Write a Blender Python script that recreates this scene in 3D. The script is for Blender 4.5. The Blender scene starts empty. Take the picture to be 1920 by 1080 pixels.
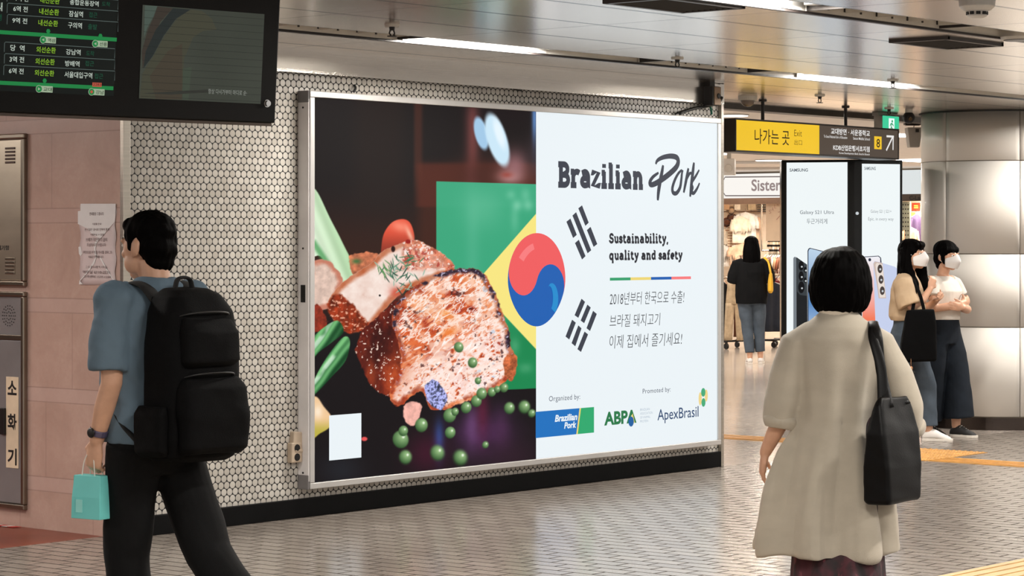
import bpy, bmesh, math, random
import numpy as np
from mathutils import Vector, Matrix

SC = bpy.context.scene
COL = SC.collection
random.seed(7)

# ------------------------------------------------------------------ camera
FOC, HX, HY, EYE = 4585.0, 960.0, 456.0, 1.58          # focal length in pixels of a 1920 wide frame, horizon row, eye height
CA, SA = math.cos(math.radians(40)), math.sin(math.radians(40))
VD = Vector((CA, SA, 0)); RD = Vector((SA, -CA, 0)); ZD = Vector((0, 0, 1))
cam = bpy.data.cameras.new('camera'); camo = bpy.data.objects.new('camera', cam); COL.objects.link(camo)
camo.location = (0, 0, EYE); camo.rotation_euler = (math.radians(90), 0, math.radians(-50))
cam.sensor_width = 36; cam.lens = FOC / 1920 * 36
cam.shift_y = (HY - 540) / 1920
cam.clip_start = .1; cam.clip_end = 200
SC.camera = camo

# ------------------------------------------------------------------ view, world
SC.view_settings.view_transform = 'Standard'; SC.view_settings.look = 'None'
SC.view_settings.exposure = 0.0; SC.view_settings.gamma = 1.0; SC.view_settings.use_curve_mapping = False
SC.cycles.use_denoising = True
SC.cycles.max_bounces = 7; SC.cycles.caustics_reflective = False; SC.cycles.caustics_refractive = False
SC.cycles.sample_clamp_indirect = 6
W = bpy.data.worlds.new('world'); SC.world = W; W.use_nodes = True
W.node_tree.nodes['Background'].inputs[0].default_value = (.80, .755, .70, 1)
W.node_tree.nodes['Background'].inputs[1].default_value = 1.25
TUBE_POWER = 62.0          # watts of each lit module of the ceiling
SHOP_POWER = 150.0

# ------------------------------------------------------------------ small helpers
def C(r, g, b):
    f = lambda c: (c / 255 / 12.92) if c / 255 <= .04045 else ((c / 255 + .055) / 1.055) ** 2.4
    return (f(r), f(g), f(b))

def point(x, y, t):
    """a point seen at pixel (x, y) of the photograph, t metres deep"""
    return Vector((0, 0, EYE)) + t * (VD + (x - HX) / FOC * RD + (HY - y) / FOC * ZD)

class Plane:
    """a flat face in the place: origin, horizontal axis U, vertical axis V; uv() measures the photograph on it"""
    def __init__(s, o, U, V=(0, 0, 1)):
        s.o = Vector(o); s.U = Vector(U).normalized(); s.V = Vector(V).normalized()
        s.N = s.U.cross(s.V).normalized()
    def uv(s, x, y):
        d = VD + (x - HX) / FOC * RD + (HY - y) / FOC * ZD
        e = Vector((0, 0, EYE)); t = (s.o - e).dot(s.N) / d.dot(s.N)
        p = e + t * d - s.o
        return (p.dot(s.U), p.dot(s.V))
    def P(s, u, v, w=0):
        return s.o + u * s.U + v * s.V + w * s.N

def tag(o, label=None, cat=None, group=None, kind=None):
    if label: o['label'] = label
    if cat: o['category'] = cat
    if group: o['group'] = group
    if kind: o['kind'] = kind
    return o

def empty(name, loc=(0, 0, 0), rz=0.0, label=None, cat=None, group=None):
    o = bpy.data.objects.new(name, None); COL.objects.link(o)
    o.location = loc; o.rotation_euler = (0, 0, rz); o.empty_display_size = .1
    return tag(o, label, cat, group)

def copy_tree(o, parent=None):
    c = o.copy(); COL.objects.link(c)
    if parent: c.parent = parent
    for ch in list(o.children): copy_tree(ch, c)
    return c

# ------------------------------------------------------------------ geometry
class G:
    def __init__(s): s.v = []; s.f = []; s.m = []
    def add(s, vs, fs, mi=0):
        n = len(s.v); s.v.extend([tuple(p) for p in vs]); s.f.extend([tuple(i + n for i in f) for f in fs]); s.m.extend([mi] * len(fs)); return s
    def box(s, c, size, M=None, mi=0):
        c = Vector(c); x, y, z = [q / 2 for q in size]
        vs = [Vector((a * x, b * y, d * z)) for a in (-1, 1) for b in (-1, 1) for d in (-1, 1)]
        if M is not None: vs = [M @ p for p in vs]
        return s.add([c + p for p in vs], [(0, 1, 3, 2), (4, 6, 7, 5), (0, 4, 5, 1), (2, 3, 7, 6), (0, 2, 6, 4), (1, 5, 7, 3)], mi)
    def slab(s, pl, poly, w0, w1, mi=0):
        """a prism on a plane: (u, v) outline from w0 to w1"""
        n = len(poly)
        vs = [pl.P(u, v, w0) for u, v in poly] + [pl.P(u, v, w1) for u, v in poly]
        fs = [tuple(range(n))[::-1], tuple(range(n, 2 * n))] + [(i, (i + 1) % n, n + (i + 1) % n, n + i) for i in range(n)]
        return s.add(vs, fs, mi)
    def rect(s, pl, u0, v0, u1, v1, w0, w1, mi=0):
        return s.slab(pl, [(u0, v0), (u1, v0), (u1, v1), (u0, v1)], w0, w1, mi)
    def flat(s, pl, poly, w, mi=0):
        return s.add([pl.P(u, v, w) for u, v in poly], [tuple(range(len(poly)))], mi)
    def disc(s, pl, u, v, r, w, n=20, mi=0, ru=None):
        return s.flat(pl, [(u + (ru or r) * math.cos(2 * math.pi * i / n), v + r * math.sin(2 * math.pi * i / n)) for i in range(n)], w, mi)
    def loft(s, rings, cap=True, mi=0, closed=True):
        n = len(rings[0]); vs = [p for r in rings for p in r]; fs = []
        for k in range(len(rings) - 1):
            for i in range(n if closed else n - 1):
                a, b = k * n + i, k * n + (i + 1) % n
                fs.append((a, b, b + n, a + n))
        if cap and closed:
            fs.append(tuple(range(n))[::-1]); fs.append(tuple(range((len(rings) - 1) * n, len(rings) * n)))
        return s.add(vs, fs, mi)
    def tube(s, pts, rad, n=14, side=None, mi=0, cap=True, round_ends=False):
        """rad: numbers or (a, b) pairs, a along `side`"""
        P = [Vector(p) for p in pts]
        R = [r if isinstance(r, (tuple, list)) else (r, r) for r in (rad if isinstance(rad, (list, tuple)) and not (isinstance(rad, tuple) and len(rad) == 2 and len(P) != 2) else [rad] * len(P))]
        if round_ends:
            d0 = (P[0] - P[1]).normalized(); d1 = (P[-1] - P[-2]).normalized()
            m0, m1 = min(R[0]), min(R[-1])
            P = [P[0] + d0 * m0 * .95, P[0] + d0 * m0 * .7] + P + [P[-1] + d1 * m1 * .7, P[-1] + d1 * m1 * .95]
            R = [(R[0][0] * .3, R[0][1] * .3), (R[0][0] * .72, R[0][1] * .72)] + R + [(R[-1][0] * .72, R[-1][1] * .72), (R[-1][0] * .3, R[-1][1] * .3)]
        rings = []; x = None
        for i, p in enumerate(P):
            d = (P[min(i + 1, len(P) - 1)] - P[max(i - 1, 0)]).normalized()
            if x is None:
                ref = Vector(side) if side is not None else (Vector((1, 0, 0)) if abs(d.x) < .8 else Vector((0, 1, 0)))
            else:
                ref = Vector(side) if side is not None else x
            x = (ref - d * ref.dot(d)).normalized(); y = d.cross(x)
            a, b = R[i]
            rings.append([p + x * (a * math.cos(2 * math.pi * k / n)) + y * (b * math.sin(2 * math.pi * k / n)) for k in range(n)])
        return s.loft(rings, cap, mi)
    def ball(s, c, r, M=None, n=20, m=12, mi=0):
        c = Vector(c); r = r if isinstance(r, (tuple, list)) else (r, r, r)
        rings = []
        for j in range(1, m):
            t = math.pi * j / m
            ring = [Vector((r[0] * math.sin(t) * math.cos(2 * math.pi * k / n), r[1] * math.sin(t) * math.sin(2 * math.pi * k / n), -r[2] * math.cos(t))) for k in range(n)]
            rings.append([c + (M @ p if M is not None else p) for p in ring])
        return s.loft(rings, True, mi)
    def mesh(s, name):
        me = bpy.data.meshes.new(name); me.from_pydata(s.v, [], s.f)
        return me
    def build(s, name, mats, parent=None, smooth=False, bevel=0, seg=2, fix=True, sub=0, solid=0):
        me = s.mesh(name)
        if not isinstance(mats, (list, tuple)): mats = [mats]
        for m in mats: me.materials.append(m)
        if len(mats) > 1: me.polygons.foreach_set('material_index', s.m)
        if fix:
            bm = bmesh.new(); bm.from_mesh(me); bmesh.ops.recalc_face_normals(bm, faces=bm.faces); bm.to_mesh(me); bm.free()
        if smooth: me.polygons.foreach_set('use_smooth', [True] * len(me.polygons))
        o = bpy.data.objects.new(name, me); COL.objects.link(o)
        if parent: o.parent = parent
        if solid:
            b = o.modifiers.new('thick', 'SOLIDIFY'); b.thickness = solid; b.offset = 0
        if sub:
            b = o.modifiers.new('sub', 'SUBSURF'); b.levels = sub; b.render_levels = sub
        if bevel:
            b = o.modifiers.new('bev', 'BEVEL'); b.width = bevel; b.segments = seg; b.limit_method = 'ANGLE'; b.angle_limit = .6
        return o

def nz(P, scale, seed=0, k=7):
    """smooth cheap noise of an (n, 3) array, about -1..1"""
    rs = np.random.RandomState(seed); out = np.zeros(len(P))
    for i in range(k):
        d = rs.normal(size=3); d /= np.linalg.norm(d)
        fr = scale * (.6 + .9 * rs.rand())
        out += np.sin(P @ d * fr + rs.rand() * 6.28 + 1.3 * np.sin(P @ rs.normal(size=3) * fr * .5))
    return out / (k ** .5) / 1.2

def solid(g, name, mat, parent=None, voxel=.006, smooth=6, disp=None, factor=.5):
    """one continuous skin round everything in g"""
    me = g.mesh('tmp'); bm = bmesh.new(); bm.from_mesh(me); bmesh.ops.recalc_face_normals(bm, faces=bm.faces); bm.to_mesh(me); bm.free()
    t = bpy.data.objects.new('tmp', me); COL.objects.link(t)
    m = t.modifiers.new('r', 'REMESH'); m.mode = 'VOXEL'; m.voxel_size = voxel
    if smooth:
        k = t.modifiers.new('s', 'SMOOTH'); k.iterations = smooth; k.factor = factor
    dg = bpy.context.evaluated_depsgraph_get(); dg.update()
    r = bpy.data.meshes.new_from_object(t.evaluated_get(dg))
    bpy.data.objects.remove(t); bpy.data.meshes.remove(me)
    r.name = name; r.materials.clear(); r.materials.append(mat)
    n = len(r.vertices)
    if disp is not None:
        P = np.empty(n * 3); r.vertices.foreach_get('co', P); P = P.reshape(-1, 3)
        N = np.empty(n * 3); r.vertex_normals.foreach_get('vector', N); N = N.reshape(-1, 3)
        P2 = disp(P, N); r.vertices.foreach_set('co', np.ascontiguousarray(P2).ravel())
    r.polygons.foreach_set('use_smooth', [True] * len(r.polygons))
    o = bpy.data.objects.new(name, r); COL.objects.link(o)
    if parent: o.parent = parent
    return o

# ------------------------------------------------------------------ writing
_glyph = {}
def glyphs(s, bold=0.0, shear=0.0, space=1.0):
    key = (s, bold, shear, space)
    if key not in _glyph:
        cu = bpy.data.curves.new('t', 'FONT'); cu.body = s; cu.offset = bold; cu.shear = shear; cu.resolution_u = 4; cu.space_character = space
        ob = bpy.data.objects.new('t', cu); COL.objects.link(ob)
        dg = bpy.context.evaluated_depsgraph_get(); dg.update()
        me = bpy.data.meshes.new_from_object(ob.evaluated_get(dg))
        vs = [tuple(v.co) for v in me.vertices]; fs = [tuple(p.vertices) for p in me.polygons]
        bpy.data.objects.remove(ob); bpy.data.curves.remove(cu); bpy.data.meshes.remove(me)
        _glyph[key] = (vs, fs)
    return _glyph[key]

def write(g, pl, s, u0, v0, u1, v1, w, bold=0.0, shear=0.0, mi=0, space=1.0):
    vs, fs = glyphs(s, bold, shear, space)
    if not vs: return
    xs = [p[0] for p in vs]; ys = [p[1] for p in vs]
    a, b, c, d = min(xs), max(xs), min(ys), max(ys)
    g.add([pl.P(u0 + (p[0] - a) / (b - a) * (u1 - u0), v0 + (p[1] - c) / (d - c) * (v1 - v0), w) for p in vs], fs, mi)

def write_px(g, pl, s, x0, x1, ytop, ybot, w, **k):
    """fit the words s in the box whose left end spans ytop..ybot of the photograph"""
    u0, v0 = pl.uv(x0, ybot); v1 = pl.uv(x0, ytop)[1]; u1 = pl.uv(x1, ybot)[0]
    write(g, pl, s, u0, v0, u1, v1, w, **k)

def stroke(g, pl, pts, wid, w, mi=0):
    """a flat pen stroke through (u, v) points; wid one width or one per point"""
    n = len(pts); wd = wid if isinstance(wid, (list, tuple)) else [wid] * n
    L = []; R = []
    for i in range(n):
        a = Vector(pts[max(i - 1, 0)]); b = Vector(pts[min(i + 1, n - 1)]); d = b - a
        if d.length < 1e-9: d = Vector((1, 0))
        d.normalize(); nn = Vector((-d.y, d.x)) * wd[i] / 2; p = Vector(pts[i])
        L.append(p + nn); R.append(p - nn)
    vs = [pl.P(p.x, p.y, w) for p in L] + [pl.P(p.x, p.y, w) for p in R]
    g.add(vs, [(i, i + 1, n + i + 1, n + i) for i in range(n - 1)], mi)

def curve_pts(P, k=6):
    """Catmull-Rom through the points"""
    P = [Vector(p) for p in P]; out = []
    for i in range(len(P) - 1):
        a, b, c, d = P[max(i - 1, 0)], P[i], P[i + 1], P[min(i + 2, len(P) - 1)]
        for j in range(k):
            t = j / k
            out.append(.5 * ((2 * b) + (c - a) * t + (2 * a - 5 * b + 4 * c - d) * t * t + (3 * b - a - 3 * c + d) * t ** 3))
    out.append(P[-1]); return out

# ------------------------------------------------------------------ materials
def nodes(m):
    m.use_nodes = True; return m.node_tree.nodes, m.node_tree.links
class N:
    """short-hand for building node trees"""
    def __init__(s, m): s.n, s.l = nodes(m); s.b = s.n['Principled BSDF']
    def new(s, t, **k):
        x = s.n.new(t)
        for a, b in k.items(): setattr(x, a, b)
        return x
    def put(s, val, sock):
        if hasattr(val, 'is_output') or isinstance(val, bpy.types.NodeSocket): s.l.new(val, sock)
        else: sock.default_value = val
    def math(s, op, a, b=0.0, c=0.0):
        x = s.new('ShaderNodeMath', operation=op)
        s.put(a, x.inputs[0]); s.put(b, x.inputs[1]); s.put(c, x.inputs[2]); return x.outputs[0]
    def mix(s, f, a, b):
        x = s.new('ShaderNodeMix', data_type='RGBA'); s.put(f, x.inputs[0])
        s.put(a if not isinstance(a, tuple) else (*a[:3], 1), x.inputs[6]); s.put(b if not isinstance(b, tuple) else (*b[:3], 1), x.inputs[7]); return x.outputs[2]
    def pos(s, kind='Object'):
        tc = s.new('ShaderNodeTexCoord'); return tc.outputs[kind]
    def xyz(s, v):
        x = s.new('ShaderNodeSeparateXYZ'); s.l.new(v, x.inputs[0]); return x.outputs
    def noise(s, scale, detail=3, rough=.5, vec=None, dist=0):
        x = s.new('ShaderNodeTexNoise'); x.inputs['Scale'].default_value = scale; x.inputs['Detail'].default_value = detail
        x.inputs['Roughness'].default_value = rough; x.inputs['Distortion'].default_value = dist
        s.l.new(vec if vec is not None else s.pos(), x.inputs['Vector']); return x.outputs[0]
    def ramp(s, f, a, b):
        x = s.new('ShaderNodeMapRange'); s.put(f, x.inputs[0]); x.inputs[1].default_value = a; x.inputs[2].default_value = b; return x.outputs[0]
    def scale(s, v, sc):
        x = s.new('ShaderNodeMapping'); s.l.new(v, x.inputs[0]); x.inputs['Scale'].default_value = sc; return x.outputs[0]
    def bump(s, h, strength=.3, dist=.01):
        x = s.new('ShaderNodeBump'); x.inputs['Strength'].default_value = strength; x.inputs['Distance'].default_value = dist
        s.put(h, x.inputs['Height']); s.l.new(x.outputs[0], s.b.inputs['Normal']); return x
    def base(s, v): s.put((*v, 1) if isinstance(v, tuple) and len(v) == 3 else v, s.b.inputs['Base Color'])

_mats = {}
def mat(name, col, rough=.5, metal=0.0, var=.12, vscale=6.0, bump=0.0, bscale=60.0, stretch=None, spec=.5, coat=0.0, sheen=0.0):
    """plain material with mottled colour and an optional fine relief"""
    if name in _mats: return _mats[name]
    m = bpy.data.materials.new(name); t = N(m)
    vec = t.pos()
    if stretch: vec = t.scale(vec, stretch)
    f = t.noise(vscale, 4, .55, vec)
    lo = tuple(c * (1 - var) for c in col); hi = tuple(min(1, c * (1 + var)) for c in col)
    t.base(t.mix(t.ramp(f, .3, .7), lo, hi))
    t.b.inputs['Roughness'].default_value = rough; t.b.inputs['Metallic'].default_value = metal
    t.b.inputs['Specular IOR Level'].default_value = spec
    if coat: t.b.inputs['Coat Weight'].default_value = coat; t.b.inputs['Coat Roughness'].default_value = .08
    if sheen: t.b.inputs['Sheen Weight'].default_value = sheen
    if bump: t.bump(t.noise(bscale, 3, .6, vec), bump, .004)
    _mats[name] = m; return m

def glow(name, col, strength=1.0, var=0.0, gloss=False):
    """a lit print, screen or lamp"""
    if name in _mats: return _mats[name]
    m = bpy.data.materials.new(name); t = N(m)
    t.base((.004, .004, .004)); t.b.inputs['Roughness'].default_value = .3 if gloss else .6
    t.b.inputs['Specular IOR Level'].default_value = .15 if gloss else .1
    if var:
        f = t.noise(2.0, 2); c = t.mix(t.ramp(f, .3, .7), tuple(x * (1 - var) for x in col), col)
        t.l.new(c, t.b.inputs['Emission Color'])
    else: t.b.inputs['Emission Color'].default_value = (*col, 1)
    t.b.inputs['Emission Strength'].default_value = strength
    _mats[name] = m; return m
# ================================================================== THE SETTING
WALL_Y, WALL_X0, WALL_X1, CEIL = 10.0, 8.68, 14.21, 2.706
TR0, TRP, TRW = 8.965, 2.66, .25                # light troughs in the ceiling: first row, spacing, width

# floor of small clay pavers
def paver_mat():
    m = bpy.data.materials.new('pavers'); t = N(m)
    p = t.xyz(t.pos())
    cb = t.new('ShaderNodeCombineXYZ'); t.l.new(p[1], cb.inputs[0]); t.l.new(p[0], cb.inputs[1])
    br = t.new('ShaderNodeTexBrick'); t.l.new(cb.outputs[0], br.inputs['Vector'])
    br.inputs['Scale'].default_value = 1; br.inputs['Brick Width'].default_value = .212; br.inputs['Row Height'].default_value = .108
    br.inputs['Mortar Size'].default_value = .0062; br.inputs['Mortar Smooth'].default_value = .1; br.inputs['Bias'].default_value = 0
    br.inputs['Color1'].default_value = (*C(124, 115, 107), 1); br.inputs['Color2'].default_value = (*C(143, 134, 125), 1); br.inputs['Mortar'].default_value = (*C(24, 21, 20), 1)
    dirt = t.ramp(t.noise(.9, 5, .6), .3, .75)
    fine = t.ramp(t.noise(30, 4, .7), .2, .8)
    c = t.mix(dirt, br.outputs[0], t.mix(.30, br.outputs[0], C(120, 108, 98)))
    c = t.mix(t.math('MULTIPLY', fine, .12), c, C(166, 157, 148))
    t.base(c)
    r = t.math('ADD', t.math('MULTIPLY', fine, .05), t.math('MULTIPLY', br.outputs['Fac'], .4))
    t.put(t.math('ADD', r, .19), t.b.inputs['Roughness'])
    t.put(t.math('MULTIPLY', t.math('SUBTRACT', 1.0, br.outputs['Fac']), .5), t.b.inputs['Specular IOR Level'])
    # each paver sits a little differently
    wv = t.new('ShaderNodeTexVoronoi'); wv.inputs['Scale'].default_value = 6
    t.l.new(t.pos(), wv.inputs['Vector'])
    h = t.math('ADD', t.math('MULTIPLY', t.math('SUBTRACT', 1.0, br.outputs['Fac']), 1.0), t.math('MULTIPLY', t.noise(5, 2), .3))
    t.bump(h, .3, .004)
    return m
def face(name, pts, m, kind='structure', parent=None):
    g = G(); g.add(pts, [tuple(range(len(pts)))]); o = g.build(name, m, parent, fix=False)
    if parent is None: o['kind'] = kind
    return o

pav = paver_mat()
g = G()
for x0, y0, x1, y1 in [(-8, -14, 34, 9.97), (-8, 9.97, 8.68, 10.16), (8.68, 9.97, 14.15, 10.0)]:
    g.add([(x0, y0, 0), (x1, y0, 0), (x1, y1, 0), (x0, y1, 0)], [(0, 1, 2, 3)])
g.build('floor', pav)['kind'] = 'structure'

def mall_floor():
    m = bpy.data.materials.new('polished floor'); t = N(m)
    p = t.xyz(t.pos())
    def joint(a, per):
        f = t.math('FRACT', t.math('DIVIDE', a, per)); d = t.math('ABSOLUTE', t.math('SUBTRACT', f, .5))
        return t.math('GREATER_THAN', d, .5 - .004 / per)
    j = t.math('MAXIMUM', joint(p[0], .6), joint(p[1], .6))
    n = t.ramp(t.noise(1.6, 6, .6), .3, .7); n2 = t.ramp(t.noise(18, 4, .7), .3, .7)
    c = t.mix(n, C(160, 148, 138), C(180, 170, 160)); c = t.mix(t.math('MULTIPLY', n2, .3), c, C(186, 174, 162))
    t.base(t.mix(t.math('MULTIPLY', j, .8), c, C(120, 98, 80)))
    t.put(t.math('ADD', .10, t.math('MULTIPLY', n2, .10)), t.b.inputs['Roughness'])
    t.bump(t.noise(3, 2), .06, .01)
    return m
face('floor_hall', [(14.15, 9.97, .0), (60, 9.97, .0), (60, 60, .0), (14.15, 60, .0)], mall_floor())
face('floor_side', [(-8, 10.16, 0), (8.68, 10.16, 0), (8.68, 40, 0), (-8, 40, 0)], mat('red floor tile', C(122, 58, 40), .35, var=.2, vscale=3, bump=.1))

# wall of round penny tiles
def penny_mat():
    m = bpy.data.materials.new('penny tiles'); t = N(m)
    p = t.xyz(t.pos()); P, H = .0437, .0437 * .866
    x = t.math('DIVIDE', p[0], P); z = t.math('DIVIDE', p[2], 2 * H)
    def lattice(ox, oz):
        fx = t.math('ADD', x, ox); fz = t.math('ADD', z, oz)
        a = t.math('MULTIPLY', t.math('SUBTRACT', t.math('FRACT', fx), .5), P)
        b = t.math('MULTIPLY', t.math('SUBTRACT', t.math('FRACT', fz), .5), 2 * H)
        d = t.math('SQRT', t.math('ADD', t.math('MULTIPLY', a, a), t.math('MULTIPLY', b, b)))
        i = t.math('ADD', t.math('FLOOR', fx), t.math('MULTIPLY', t.math('FLOOR', fz), 57.3))
        return d, t.math('ADD', i, ox * 311)
    d1, i1 = lattice(0, 0); d2, i2 = lattice(.5, .5)
    d = t.math('MINIMUM', d1, d2); sel = t.math('LESS_THAN', d1, d2)
    idn = t.math('ADD', t.math('MULTIPLY', i1, sel), t.math('MULTIPLY', i2, t.math('SUBTRACT', 1.0, sel)))
    wn = t.new('ShaderNodeTexWhiteNoise', noise_dimensions='1D'); t.l.new(idn, wn.inputs['W'])
    tile = t.ramp(d, .0206, .0194)
    c = t.mix(wn.outputs[0], C(172, 166, 157), C(194, 189, 181))
    c = t.mix(t.math('MULTIPLY', t.ramp(t.noise(2.5, 4), .4, .75), .25), c, C(180, 166, 152))
    t.base(t.mix(tile, C(16, 15, 15), c))
    t.put(t.math('SUBTRACT', .75, t.math('MULTIPLY', tile, .47)), t.b.inputs['Roughness'])
    dome = t.math('ADD', tile, t.math('MULTIPLY', t.ramp(d, .020, .010), .25))
    t.bump(dome, .5, .003)
    return m
face('wall_back', [(WALL_X0, WALL_Y, 0), (WALL_X1, WALL_Y, 0), (WALL_X1, WALL_Y, 2.72), (WALL_X0, WALL_Y, 2.72)], penny_mat())
m_end = mat('pale wall paint', C(196, 190, 182), .5)
face('wall_end', [(WALL_X1, WALL_Y, 0), (WALL_X1, 16, 0), (WALL_X1, 16, 2.9), (WALL_X1, WALL_Y, 2.9)], m_end)
black = mat('black skirting paint', C(5, 5, 6), .6, var=.3, vscale=9, bump=.15, spec=.1)
g = G(); g.box(((8.70 + 14.20) / 2, 9.988, .054), (5.5, .03, .108)); g.build('baseboard_back', black, bevel=.004)['kind'] = 'structure'
# torn lower edge of the black paint on the bottom tiles is part of the skirting

# brushed steel: fascia over the tiles, ceiling
def steel(name, col, rough, waves=.25, joints=False):
    m = bpy.data.materials.new(name); t = N(m)
    p = t.xyz(t.pos())
    grain = t.noise(3, 3, .6, t.scale(t.pos(), (1, 60, 60)))
    c = t.mix(t.ramp(grain, .3, .7), tuple(q * .93 for q in col), col)
    big = t.noise(1.3, 2, .5)
    if joints:
        fx = t.math('FRACT', t.math('DIVIDE', t.math('SUBTRACT', p[0], 8.65), 1.308))
        jx = t.math('GREATER_THAN', t.math('ABSOLUTE', t.math('SUBTRACT', fx, .5)), .4945)
        ly = t.math('MULTIPLY', t.math('FRACT', t.math('DIVIDE', t.math('SUBTRACT', p[1], TR0 + TRW), TRP)), TRP)
        fy = t.math('FRACT', t.math('DIVIDE', ly, .6025))
        jy = t.math('GREATER_THAN', t.math('ABSOLUTE', t.math('SUBTRACT', fy, .5)), .477)
        j = t.math('MAXIMUM', t.math('MULTIPLY', jx, .75), jy)
        c = t.mix(j, c, C(26, 22, 20))
        # every panel takes its own slightly different tone
        ix = t.math('FLOOR', t.math('DIVIDE', t.math('SUBTRACT', p[0], 8.65), 1.308)); iy = t.math('FLOOR', t.math('DIVIDE', p[1], .6025))
        wn = t.new('ShaderNodeTexWhiteNoise', noise_dimensions='2D'); cb = t.new('ShaderNodeCombineXYZ'); t.l.new(ix, cb.inputs[0]); t.l.new(iy, cb.inputs[1]); t.l.new(cb.outputs[0], wn.inputs['Vector'])
        c = t.mix(t.math('MULTIPLY', wn.outputs[0], .12), c, C(150, 138, 126))
        t.put(t.math('SUBTRACT', 1.0, t.math('MULTIPLY', j, .9)), t.b.inputs['Metallic'])
        h = t.math('SUBTRACT', t.math('MULTIPLY', big, waves), t.math('MULTIPLY', j, .4))
    else:
        t.b.inputs['Metallic'].default_value = 1.0
        h = t.math('MULTIPLY', big, waves)
    t.base(c); t.b.inputs['Roughness'].default_value = rough
    t.bump(t.math('ADD', h, t.math('MULTIPLY', grain, .02)), .5, .02)
    return m
steel_c = steel('ceiling steel', C(232, 222, 212), .21, .12, True)
steel_f = steel('fascia steel', C(205, 200, 194), .22, .3)
steel_b = mat('brushed stainless', C(178, 172, 162), .28, 1.0, .1, 3, .1, 40, (1, 1, 25))
g = G(); g.box(((8.66 + 14.21) / 2, 9.985, (2.56 + 2.71) / 2), (14.21 - 8.66, .04, .15)); g.build('trim_1', steel_f)['kind'] = 'structure'
g = G(); g.box((8.69, 9.992, 1.28), (.05, .03, 2.56)); g.build('trim_2', steel_b, bevel=.003)['kind'] = 'structure'
g = G(); g.box((14.2, 9.99, 1.28), (.03, .04, 2.56)); g.build('trim_3', steel_b, bevel=.003)['kind'] = 'structure'

# ceiling strips between the light troughs
g = G(); X0, X1 = -8, 34
edges = [TR0 + TRW + k * TRP for k in range(-9, 1)]           # the far edge of each trough
ys = [(-16, edges[0] - TRW)] + [(edges[i], edges[i + 1] - TRW) for i in range(len(edges) - 1)] + [(edges[-1], 11.3)]
for a, b in ys: g.add([(X0, a, CEIL), (X1, a, CEIL), (X1, b, CEIL), (X0, b, CEIL)], [(3, 2, 1, 0)])
g.build('ceiling', steel_c, fix=False)['kind'] = 'structure'
trough_m = mat('trough enamel', C(216, 212, 204), .45, 0, .08, 5)
g = G()
for e in edges:
    a, b = e - TRW, e
    for q in ([(X0, a, CEIL), (X1, a, CEIL), (X1, a, 2.80), (X0, a, 2.80)], [(X0, b, CEIL), (X1, b, CEIL), (X1, b, 2.80), (X0, b, 2.80)], [(X0, a, 2.80), (X1, a, 2.80), (X1, b, 2.80), (X0, b, 2.80)]):
        g.add(q, [(0, 1, 2, 3)])
g.build('ceiling_troughs', trough_m, fix=False)['kind'] = 'structure'
g = G()
for e in edges: g.box(((X0 + X1) / 2, e + .006, CEIL - .004), (X1 - X0, .03, .012))
g.build('ceiling_trims', mat('trough lip', C(40, 34, 32), .4, .3))['kind'] = 'structure'

# shutter slot and the ceiling of the shopping hall beyond it
g = G(); g.box((24, 11.36, 2.69), (20, .12, .06)); g.box((24, 11.56, 2.70), (20, .12, .05)); g.build('trim_4', mat('shutter rail', C(92, 86, 80), .45, .7), bevel=.004)['kind'] = 'structure'
hall_c = mat('hall ceiling paint', C(236, 228, 220), .6, var=.04)
face('ceiling_hall', [(14.21, 11.3, 2.715), (60, 11.3, 2.715), (60, 60, 2.715), (14.21, 60, 2.715)], hall_c)
face('wall_hall', [(44, 8, 0), (44, 60, 0), (44, 60, 2.8), (44, 8, 2.8)], m_end)

# marble cladding on the end of the tiled wall
def marble():
    m = bpy.data.materials.new('pink marble'); t = N(m)
    p = t.xyz(t.pos())
    zf = t.math('FRACT', t.math('DIVIDE', t.math('ADD', p[2], .285), .4935)); band = t.math('LESS_THAN', zf, .165)
    j1 = t.math('LESS_THAN', t.math('ABSOLUTE', t.math('SUBTRACT', zf, .165)), .006); j2 = t.math('LESS_THAN', zf, .012)
    row = t.math('FLOOR', t.math('DIVIDE', t.math('ADD', p[2], .285), .4935))
    yf = t.math('FRACT', t.math('ADD', t.math('DIVIDE', t.math('SUBTRACT', p[1], 10.24), .62), t.math('MULTIPLY', row, .36)))
    j3 = t.math('MULTIPLY', t.math('LESS_THAN', yf, .007), t.math('SUBTRACT', 1.0, band))
    n = t.ramp(t.noise(4, 6, .65, None, .6), .25, .75); n2 = t.ramp(t.noise(40, 5, .7), .3, .7)
    c = t.mix(n, C(170, 142, 130), C(196, 168, 156)); c = t.mix(t.math('MULTIPLY', n2, .35), c, C(176, 138, 124))
    c = t.mix(t.math('MULTIPLY', band, .45), c, C(196, 170, 162))
    j = t.math('MAXIMUM', j3, t.math('MAXIMUM', j1, j2))
    t.base(t.mix(t.math('MULTIPLY', j, .38), c, C(120, 94, 86)))
    t.put(t.math('SUBTRACT', .34, t.math('MULTIPLY', band, .1)), t.b.inputs['Roughness'])
    t.bump(t.math('SUBTRACT', 1.0, j), .25, .003)
    return m
face('wall_left', [(8.68, 16, 0), (8.68, WALL_Y, 0), (8.68, WALL_Y, 2.72), (8.68, 16, 2.72)], marble())
face('wall_side', [(-8, 24, 0), (8.68, 24, 0), (8.68, 24, 2.9), (-8, 24, 2.9)], mat('side wall paint', C(150, 128, 118), .5))
face('ceiling_side', [(-8, 11.3, 2.715), (8.68, 11.3, 2.715), (8.68, 24, 2.715), (-8, 24, 2.715)], hall_c)

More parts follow.
